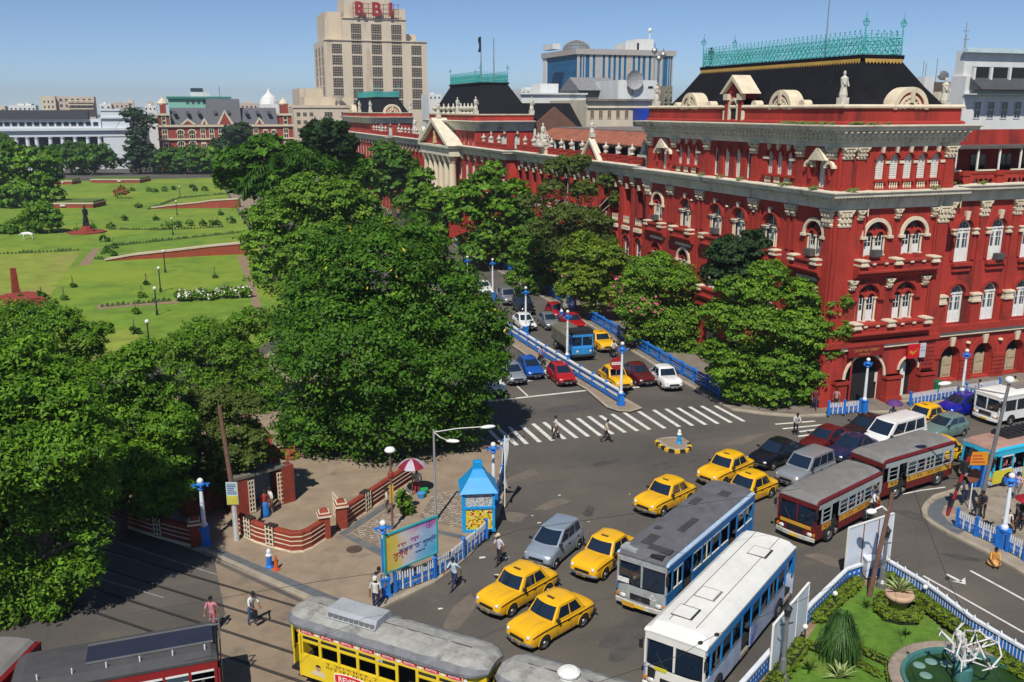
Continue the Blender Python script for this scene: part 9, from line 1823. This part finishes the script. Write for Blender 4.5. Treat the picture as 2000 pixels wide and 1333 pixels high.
# pond with fountain sculpture
pc = G(1895, 1352, .1); rx = 3.0
pond = thing('pond', 'round stone rimmed pond with green water in the garden', 'pond', (pc.x, pc.y, .07)); m = MB(); n = 40; prof = [(rx, 0), (rx, .38), (rx-.08, .42), (rx-.42, .42), (rx-.46, .36), (rx-.48, .02)]
m.rings([[(r*math.cos(2*pi*i/n), r*math.sin(2*pi*i/n), z) for r, z in prof] for i in range(n+1)], cap=False); m.obj('rim', M('mossy pink stone', (.30, .24, .19), .85, var=.3, vs=3, stain=(.1, .11, .06), ss=1.5), pond)
m = MB(); m.rings([[(r*math.cos(2*pi*i/n), r*math.sin(2*pi*i/n), z) for r, z in ((rx-.47, .4), (rx-.62, .4), (rx-.66, .15))] for i in range(n+1)], cap=False); m.obj('inner_lining', M('pond turquoise', (.05, .17, .16), .7, var=.3), pond)
m = MB(); m.add([((rx-.5)*math.cos(2*pi*i/n), (rx-.5)*math.sin(2*pi*i/n), .2) for i in range(n)], [tuple(range(n))]); m.obj('pond_water', M('green pond water', (.022, .060, .014), .25, var=.4, vs=.8, spec=.25), pond)
for k, (x, y) in enumerate(((1795, 1300), (1808, 1320), (1818, 1293), (1848, 1298), (1870, 1290))):
 q = G(x, y, .28); m = MB(); m.smooth = True; m.lathe([(.02, 0), (.24, .01), (.26, .03), (.2, .05)], (q.x-pc.x, q.y-pc.y, .2), 10); m.obj('lily_pad', M('dusty lily leaf', (.16, .28, .24), .6, var=.2), pond)
m = MB(); q = G(1880, 1325, .3); qx, qy = q.x-pc.x, q.y-pc.y; m.lathe([(.34, .2), (.34, .75), (.28, .8)], (qx, qy, 0), 14); m.obj('fountain_stump', MC['pond turquoise'], pond)
SCP = thing('sculpture', 'white tubular abstract fountain sculpture above the pond', 'sculpture', (q.x, q.y, .85)); m = MB(); g = random.Random(21); top = Vector((-.1, 0, 1.2)); m.tube([(0, 0, 0), tuple(top)], [.08, .05], 6); nodes = []
for k in range(16):
 a = 2*pi*k/16+g.uniform(-.2, .2); r = g.uniform(.5, 1.15); nodes.append(Vector((r*math.cos(a), r*math.sin(a), g.uniform(.15, 1.55))))
for i, p in enumerate(nodes):
 q2 = nodes[(i+1) % 16]; mid = p.lerp(q2, .5)+Vector((g.uniform(-.2, .2), g.uniform(-.2, .2), g.uniform(-.15, .3))); m.tube([tuple(p), tuple(mid), tuple(q2)], .036, 5); m.tube([tuple(top*(i % 4)/4), tuple(p)], .034, 5)
 for _ in range(2): e = p+Vector((g.uniform(-.3, .3), g.uniform(-.3, .3), g.uniform(-.25, .3))); m.tube([tuple(p), tuple(e)], [.034, .02], 5)
 m.ball(tuple(p), .06, 6, 4)
m.obj('frame', M('weathered white tube', (.62, .60, .58), .5, var=.2), SCP)
for lb, px in (('white globe garden light by the far hedge piece', (1628, 1195)), ('white globe garden light by the near hedge piece', (1570, 1262)), ('white globe garden light by the lane side hedge', (1803, 1182))):
 t = thing('garden_light', lb, 'garden light', (*G2(*px), .07), group='globe garden lights'); m = MB(); m.cyl((0, 0, 0), (0, 0, .75), .035, n=6); m.obj('post', M('dark green post', (.01, .05, .03), .6), t); m = MB(); m.smooth = True; m.ball((0, 0, .84), .12, 10, 6); m.obj('globe', MC['opal globe'], t)
# hanging wires over the crossing
for lb, px in (('overhead tram wire with insulators above the corner pavement', ((250, 1200), (640, 1133), (735, 1120), (830, 1104), (1010, 1036), (1330, 990), (1560, 955))), ('overhead wire crossing above the white roofed bus', ((1130, 1345), (1330, 1280), (1368, 1256), (1400, 1240), (1560, 1175), (1760, 1085))), ('overhead wire above the lane beside the garden', ((1760, 900), (1782, 950), (1850, 1130), (1930, 1290), (1960, 1345)))):
 P = [G(x, y, 6.2) for x, y in px]; t = thing('overhead_wire', lb, 'wire', P[0]); m = MB(); m.tube([tuple(p-P[0]) for p in P], .010, 4); m.obj('wire', TRIM, t)
 for p in P[2:4]: m = MB(); m.ball(tuple(p-P[0]), (.1, .07, .06), 6, 4); m.obj('insulator', TRIM, t)
# ------------------------------------------------------------------ lettering becomes plain meshes
fonts = [o for o in SC.objects if o.type == 'FONT']
if fonts:
 dg = bpy.context.evaluated_depsgraph_get()
 for o in fonts:
  me = bpy.data.meshes.new_from_object(o.evaluated_get(dg), depsgraph=dg); n = put('lettering', me, o.parent); n.location = o.location; n.rotation_euler = o.rotation_euler; n.scale = o.scale; bpy.data.objects.remove(o)
# ------------------------------------------------------------------ the hazy air
m = MB(); m.box(-2600, 2600, -300, 4600, -2, 105)
hz = bpy.data.materials.new('haze air'); hz.use_nodes = True; N = hz.node_tree.nodes; N.remove(N['Principled BSDF']); pv = N.new('ShaderNodeVolumePrincipled'); pv.inputs['Color'].default_value = (.80, .88, 1, 1); pv.inputs['Density'].default_value = .00022; pv.inputs['Anisotropy'].default_value = .2
hz.node_tree.links.new(pv.outputs[0], N['Material Output'].inputs['Volume']); o = m.obj('haze', hz); o['kind'] = 'stuff'
